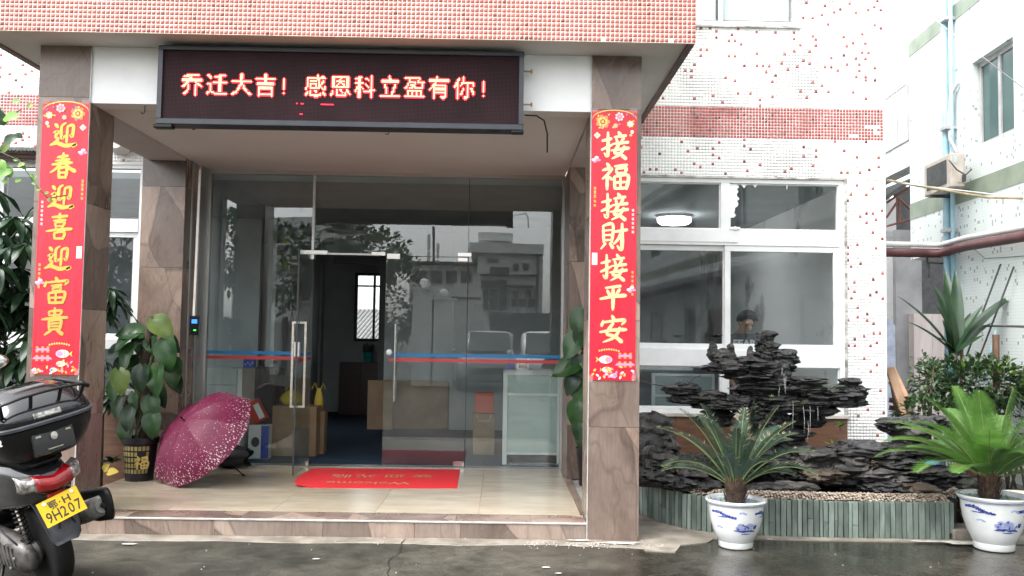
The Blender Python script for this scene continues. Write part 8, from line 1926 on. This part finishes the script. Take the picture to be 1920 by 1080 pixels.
# climbing vine with light leaves, top left
def vine():
    Y = -.9; rs = random.Random(9); c = at(5, 250, Y=Y); t = thing('vine', 'climbing vine with light green leaves at the upper left edge', 'vine', (c.x - .3, Y, 0))
    mains = [[at(-60, 330, Y=Y), at(-20, 250, Y=Y), at(20, 215, Y=Y), at(40, 205, Y=Y)], [at(-60, 300, Y=Y), at(0, 285, Y=Y), at(35, 300, Y=Y), at(70, 350, Y=Y), at(90, 372, Y=Y), at(124, 366, Y=-.12)], [at(-50, 360, Y=Y), at(0, 315, Y=Y), at(20, 305, Y=Y)], [at(-60, 120, Y=Y), at(-10, 180, Y=Y), at(10, 230, Y=Y)]]
    MB().tube([Vector((c.x - .35, Y, 0)), Vector((c.x - .3, Y, 1.5)), mains[0][0]], .015, 7).build('stem', 'bark', t, smooth='all')
    for m_ in mains: MB().tube(m_, .004, 5).build('stem', 'stem_green', t, smooth='all')
    me = [leaf_mesh('leaf', mt, lambda q: .33 * (math.sin(PI * min(1, q * .92 + .08)) ** .7), .2, .3, .03, 6, 3) for mt in ('leaf_bright', 'leaf_pothos', 'leaf_yellowgreen')]
    for (u, v, L, k) in ((12, 232, .16, 1), (34, 218, .12, 0), (5, 205, .13, 1), (-8, 250, .15, 1), (8, 268, .10, 1), (18, 312, .08, 0), (8, 320, .08, 0), (33, 312, .055, 2), (2, 300, .09, 1), (28, 340, .05, 0), (14, 342, .05, 0), (50, 202, .05, 2), (24, 190, .06, 0), (-5, 330, .1, 0), (42, 258, .06, 1), (4, 285, .08, 2)):
        p = at(u, v, Y=Y + rs.uniform(-.08, .08)); a = rs.uniform(0, 6.28); put_leaf(t, me[k], p, (math.cos(a), rs.uniform(-.6, .1), math.sin(a) * .8), (rs.uniform(-.3, .3), -1, .4), L)
    for i in range(9):   # tiny leaves along the dangling runner
        p = mains[1][2].lerp(mains[1][4], i / 8); put_leaf(t, me[0], p, (rs.uniform(-1, 1), -.2, rs.uniform(-.6, .6)), (0, -1, .3), .035)
vine()
# things on the left wing wall
a, b_ = at(-30, 288, Y=1.95), at(68, 297, Y=1.95); tag(MB().box(a.x - 1, b_.x + .1, 1.92, 2.0, b_.z, a.z).build('awning_rail', 'pipe_maroon'), 'dark red steel rail above the window left of the pillar', 'rail')
pm('corrugated', (.12, .12, .12), (.25, .24, .23), scale=30, rough=.8)
mb = MB()
for k in range(60): x = a.x - 1 + k * .035; mb.tube([(x, 1.80, a.z + .02), (x, 2.085, a.z + .075)], .019, 6)
tag(mb.build('awning', 'corrugated'), 'narrow corrugated awning above the window left of the pillar', 'awning', kind=None)
c = at(222, 262, Y=2.0); t = thing('wall_vent', 'round white vent cover on the wall behind the left pillar', 'vent', c); MB().lathe([(0, -.09), (.10, -.085), (.13, -.05), (.135, 0), (.135, .07)], c, 28, axis='y').build('cover', 'pipe_white', t, smooth=True)

# ------------------------------------------------------------------ the yard behind the camera, seen mirrored in the glass
def rf(u, v, yobj):    # photo pixel of a reflection in the entrance glass -> world point at depth yobj in front of it
    p = at(u, v, Y=2 * YG - yobj); return Vector((p.x, yobj, p.z))
pm('render_cream', (.66, .68, .66), (.78, .80, .78), scale=.6, rough=.9); pm('render_dark', (.10, .10, .11), (.16, .16, .17), scale=2, rough=.8)
yd = -30
def refbox(par, name, mat, u0, u1, v0, v1, y0, y1, ground=False):
    a, b_ = rf(u0, v0, y0), rf(u1, v1, y0); return B(name, mat, par, a.x, b_.x, y1, y0, 0 if ground else b_.z, a.z)
bA = thing('factory_building', 'pale flat-roofed factory across the yard, seen reflected in the entrance glass', 'building', (rf(960, 600, yd).x, yd, 0))
refbox(bA, 'wall', 'render_cream', 896, 1016, 472, 640, yd, yd - 8, True); refbox(bA, 'roof_slab', 'render_cream', 880, 1020, 455, 476, yd + .5, yd - 8.5); refbox(bA, 'stair_tower', 'render_cream', 897, 962, 436, 452, yd - 1, yd - 6)
for (u0, u1, v0, v1) in ((915, 935, 485, 492), (918, 955, 500, 516), (902, 935, 525, 540), (935, 950, 525, 545), (960, 1005, 560, 575)): refbox(bA, 'window', 'render_dark', u0, u1, v0, v1, yd + .08, yd + .01)
refbox(bA, 'ledge', 'render_dark', 898, 1012, 513, 516, yd + .4, yd + .01)
for k in range(5): refbox(bA, 'glazing_bar', 'frame_grey', 916 + k * 18, 918 + k * 18, 540, 600, yd + .12, yd + .01)
refbox(bA, 'green_glazing', 'pane_teal', 905, 950, 541, 582, yd + .06, yd + .011); refbox(bA, 'drain_pipe', 'render_dark', 1006, 1009, 476, 620, yd + .3, yd + .1); refbox(bA, 'balcony', 'render_dark', 948, 1000, 533, 537, yd + 1.0, yd + .02)
for (u0, v0) in ((962, 494), (980, 494), (962, 546), (985, 546)): refbox(bA, 'window', 'render_dark', u0, u0 + 11, v0, v0 + 13, yd + .07, yd + .012)
bB = thing('factory_building', 'long low workshop with upper windows across the yard, seen reflected in the entrance glass', 'building', (rf(820, 600, -34).x, -34, 0))
refbox(bB, 'wall', 'render_cream', 768, 900, 497, 640, -34, -42, True); refbox(bB, 'roof_slab', 'render_dark', 760, 905, 490, 496, -33.4, -42.5)
for k in range(4): refbox(bB, 'window', 'render_dark', 780 + k * 28, 800 + k * 28, 508, 530, -33.9, -33.98)
bC = thing('office_block', 'grey apartment block behind the trees, seen reflected in the left glass', 'building', (rf(500, 600, -36).x, -36, 0))
refbox(bC, 'wall', 'render_cream', 440, 590, 405, 640, -36, -46, True)
for j in range(4):
    for k in range(6): refbox(bC, 'window', 'render_dark', 448 + k * 24, 462 + k * 24, 425 + j * 36, 443 + j * 36, -35.9, -35.98)
# yard wall, gate pillars with globe lamps, metal gate
yw_ = thing('yard_wall', 'pale yard wall beyond the parked cars, seen reflected in the entrance glass', 'wall', (rf(860, 650, -18).x, -18, 0)); refbox(yw_, 'wall', 'render_cream', 846, 900, 560, 700, -18, -18.3, True); refbox(yw_, 'wall', 'render_cream', 300, 740, 600, 700, -20, -20.3, True)
for k in range(6): refbox(yw_, 'wall_pier', 'render_dark', 420 + k * 55, 426 + k * 55, 594, 700, -19.9, -19.999, True)
refbox(yw_, 'coping', 'render_dark', 846, 900, 556, 560, -17.9, -18.4)
gt = thing('roller_gate', 'dark metal roller gate in the yard, seen reflected in the right glass panel', 'gate', (rf(970, 650, -20).x, -20, 0)); refbox(gt, 'gate_panel', 'render_dark', 918, 1060, 585, 700, -20, -20.2, True)
emis('globe_white', (.75, .76, .77), 0.0)
for (u, v, lab) in ((796, 531, 'left gate pillar topped by a white globe lamp, seen reflected in the closed door'), (832, 550, 'right gate pillar topped by a white globe lamp, seen reflected in the closed door')):
    p = rf(u, v, -15); t = thing('gate_pillar', lab, 'pillar', (p.x, -15, 0), 'gate pillars in the yard'); B('post', 'render_cream', t, p.x - .32, p.x + .32, -15.3, -14.7, 0, p.z - .22); B('cap', 'render_cream', t, p.x - .38, p.x + .38, -15.36, -14.64, p.z - .219, p.z - .15); MB().sphere((p.x, -15, p.z), .15, 20, 14).build('globe', 'plaster_white', t, smooth='all')
an = thing('antenna_mast', 'telecom antenna mast on the far roof, seen reflected above the closed door', 'mast', (rf(812, 600, -40).x, -40, 0)); p0_, p1_ = rf(812, 640, -44), rf(813, 425, -44)
MB().tube([(p0_.x, -44, 0), p1_], .09, 6).build('mast', 'render_dark', an)
for k in range(6): q = p1_ - Vector((0, 0, 1.0 + k * .55)); s_ = 1 if k % 2 else -1; B('antenna_panel', 'render_cream', an, q.x + s_ * .2, q.x + s_ * .38, -44.1, -43.9, q.z - .5, q.z + .5)
# palm tree and leafy trees
def palm():
    c = rf(655, 445, -17); t = thing('palm_tree', 'fan palm in the yard, seen reflected above the open doorway', 'palm tree', (c.x, -17, 0)); MB().tube([(c.x + .2, -17, 0), (c.x + .05, -17, c.z * .6), c], [.16, .13, .12], 10).build('trunk', 'bark', t, smooth='all'); rs = random.Random(3)
    for k in range(34):
        a = rs.uniform(0, 6.28); e = rs.uniform(-.9, 1.1); d = Vector((math.cos(a) * math.cos(e), math.sin(a) * math.cos(e), math.sin(e))); mb = MB(); L = .95
        x = d.cross(Vector((0, 0, 1))).normalized(); z = x.cross(d)
        for j in range(13): th = (j - 6) / 6 * 1.1; dd = d * math.cos(th) + x * math.sin(th); s0 = c + d * .25; w_ = dd.cross(z).normalized() * .03; e1 = s0 + dd * L * .6; e2 = s0 + dd * L - Vector((0, 0, .22)); mb.add([s0, e1 - w_, e1 + w_, e2], [(0, 1, 2), (1, 3, 2)])
        mb.build('frond', 'leaf_shrub', t)
palm()
for (u, v, rx, rz, y, sd_, lab) in ((700, 480, 1.3, 1.0, -19, 31, 'bushy tree beside the palm, seen reflected in the doorway'), (530, 500, 1.6, 1.5, -19, 32, 'leafy tree seen reflected in the left fixed glass'), (425, 470, 1.0, 1.2, -16, 33, 'slender tree seen reflected at the far left of the entrance glass'), (610, 510, 1.5, 1.0, -19, 34, 'low broad tree seen reflected left of the doorway'), (740, 560, 1.0, 1.6, -17, 35, 'pale green drooping tree seen reflected in the closed door')):
    p = rf(u, v, y); bush('tree', lab, 'tree', (p.x, y, p.z), rx, rx, rz, 900, .26, ['leaf_shrub'], sd_, stems=5)
p = at(1300, 640, Y=2 * YW + 9); bush('shrub', 'clipped shrubs across the yard, seen reflected in the right window', 'shrub', (p.x, -9, .9), 1.1, .5, .5, 500, .12, ['leaf_shrub'], 36)
# parked cars
pm('car_white', (.62, .63, .64), rough=.2, coat=.5); pm('car_silver', (.28, .29, .31), rough=.25, coat=.5); pm('car_glass', (.02, .024, .028), rough=.06)
def car(label, x, y, mat):
    t = thing('parked_car', label, 'car', (x, y, 0), 'cars parked in the yard')   # nose towards the entrance (+Y)
    def L_(secs, name, m_, par=t):
        mb = MB(); vs = []; fs = []; n = 24
        for (yy, hw, z0, z1, p) in secs:
            for k in range(n): th = 2 * PI * k / n; c, s_ = math.cos(th), math.sin(th); vs.append((x + hw * math.copysign(abs(c) ** p, c), y + yy, (z0 + z1) / 2 + (z1 - z0) / 2 * math.copysign(abs(s_) ** p, s_)))
        for i in range(len(secs) - 1):
            for k in range(n): fs.append((i * n + k, (i + 1) * n + k, (i + 1) * n + (k + 1) % n, i * n + (k + 1) % n))
        fs.append(tuple(range(n))); fs.append(tuple((len(secs) - 1) * n + k for k in range(n - 1, -1, -1))); mb.add(vs, fs); return mb.build(name, m_, par, smooth='all')
    L_([(-2.2, .72, .4, .95, .4), (-2.1, .84, .3, 1.05, .4), (-1, .88, .22, 1.08, .4), (.9, .88, .22, 1.05, .4), (1.8, .85, .25, .98, .4), (2.1, .78, .3, .85, .45), (2.2, .6, .38, .7, .5)], 'body', mat)
    L_([(-2.0, .62, .9, 1.2, .4), (-1.6, .68, .9, 1.6, .4), (-.2, .70, .9, 1.68, .4), (.3, .68, .9, 1.6, .4), (1.15, .62, .9, 1.06, .5)], 'cabin', mat)
    ws = MB(); ws.add([(x - .60, y + 1.24, 1.10), (x + .60, y + 1.24, 1.10), (x + .55, y + .44, 1.62), (x - .55, y + .44, 1.62)], [(0, 1, 2, 3)]); ws.add([(x - .60, y + 1.14, 1.05), (x + .60, y + 1.14, 1.05), (x + .55, y + .38, 1.56), (x - .55, y + .38, 1.56)], [(3, 2, 1, 0)]); ws.build('windscreen', 'car_glass', t)
    for s_ in (-1, 1):
        MB().sphere((x + s_ * .62, y + 2.05, .72), .15, 12, 8, (1.2, .6, .6)).build('headlight', 'lens_clear', t, smooth='all'); MB().sphere((x + s_ * 1.0, y + .75, 1.08), .1, 10, 6, (1, .5, .7)).build('mirror', mat, t, smooth='all')
        for yy in (-1.35, 1.35): MB().lathe([(0, -.1), (.3, -.1), (.33, -.05), (.33, .05), (.3, .1), (0, .1)], (x + s_ * .78, y + yy, .33), 24, axis='x').build('wheel', 'rubber', t, smooth=True)
    B('grille', 'black_plastic', t, x - .42, x + .42, y + 2.14, y + 2.23, .5, .66, b=.02)
p = rf(1030, 650, -11); car('white car parked in the yard, seen reflected in the right glass panel', p.x, -13, 'car_white'); p = rf(930, 650, -12); car('silver car parked in the yard, seen reflected left of the white car', p.x - .2, -14, 'car_silver')
# corrugated roof and pale wall outside the rear window of the lobby
a, b_ = at(650, 577, Y=12), at(730, 660, Y=12); rr = thing('outbuilding', 'low outbuilding with a corrugated roof seen through the rear lobby window', 'building', ((a.x + b_.x) / 2, 12, 0))
B('wall', 'render_dark', rr, a.x - 1, b_.x + 1, 12.3, 14, 0, b_.z - .05)
mb = MB()
for k in range(34): x = a.x - 1 + k * .09; mb.tube([(x, 11.9, b_.z - .05), (x + .5, 13.6, a.z)], .045, 6)
mb.build('roof', 'corrugated', rr, smooth='all'); B('wall', 'plaster_white', rr, a.x - 4, b_.x + 4, 15.0, 15.1, 0, 5.0)
# ------------------------------------------------------------------ litter and small marks on the ground
random.seed(6); pm('litter', (.6, .58, .54), rough=.8)
c = at(1385, 1012, Z=0)
for k, (u, v, r, lab) in enumerate(((1023, 1064, .022, 'small scrap of white paper on the asphalt below the right pillar'), (243, 1020, .04, 'sliver of white paper on the concrete before the step'), (1443, 1011, .02, 'short white scrap beside the porcelain pot'), (1048, 1075, .018, 'tiny pale scrap near the bottom edge of the picture'), (592, 1048, .02, 'tiny pale chip on the asphalt left of the crack'))):
    p = at(u, v, Z=.008); a = random.uniform(0, 3); mb = MB(); n = 7
    vs = [(p.x + r * (1 + .3 * random.uniform(-1, 1)) * math.cos(a + q * 2 * PI / n) * 1.2, p.y + r * .5 * (1 + .3 * random.uniform(-1, 1)) * math.sin(a + q * 2 * PI / n), .0085) for q in range(n)]
    mb.prism(vs, (0, 0, .002)); tag(mb.build('paper_scrap', 'litter'), lab, 'litter')
mb = MB(); rs = random.Random(14)
for k in range(150):
    if k < 90: x = XR0 - .3 + rs.gauss(.35, .28); y = -.10 - abs(rs.gauss(0, .07))
    elif k < 115: x = rs.uniform(-3, 1.3); y = rs.uniform(-.2, .0)
    else: x = rs.uniform(-2.5, 4.2); y = rs.uniform(-1.6, -.1)
    r = rs.uniform(.002, .007) * (1.2 if k < 90 else .8); a = rs.uniform(0, 3)
    mb.prism([(x + r * math.cos(a + q * 1.57), y + r * .7 * math.sin(a + q * 1.57), .006) for q in range(4)], (0, 0, .006))
tag(mb.build('grit', 'cement_splash'), kind='stuff')
pm('crack_dark', (.012, .011, .010), rough=1)
mb = MB(); cp = [at(u, v, Z=.0) for u, v in ((760, 1012), (757, 1016), (752, 1020), (754, 1026), (748, 1031), (751, 1036), (742, 1043), (736, 1046), (729, 1052), (727, 1058), (731, 1066), (726, 1075), (729, 1084), (722, 1100))]
for i in range(len(cp) - 1): a, b_ = cp[i], cp[i + 1]; w_ = .0022 + .002 * random.random(); mb.quad((a.x - w_, a.y, .0075), (a.x + w_, a.y, .0075), (b_.x + w_, b_.y, .0075), (b_.x - w_, b_.y, .0075))
tag(mb.build('pavement_crack', 'crack_dark'), kind='structure')
mb = MB()
def splat(u, v, rx, ry, seed, z):
    p = at(u, v, Z=0); rs = random.Random(seed); n = 22; vs = [(p.x, p.y, z)]
    for k in range(n): q = 1 + .35 * rs.uniform(-1, 1); vs.append((p.x + rx * q * math.cos(2 * PI * k / n), p.y + ry * q * math.sin(2 * PI * k / n), z))
    mb.add(vs, [(0, k, k % n + 1) for k in range(1, n + 1)])
splat(1160, 1021, .16, .03, 1, .0130); splat(1090, 1016, .12, .02, 2, .0134); 
splat(1800, 1020, .16, .05, 4, .0118); splat(1740, 1018, .13, .025, 5, .0122)
tag(mb.build('cement_marks', 'cement_splash'), kind='structure')
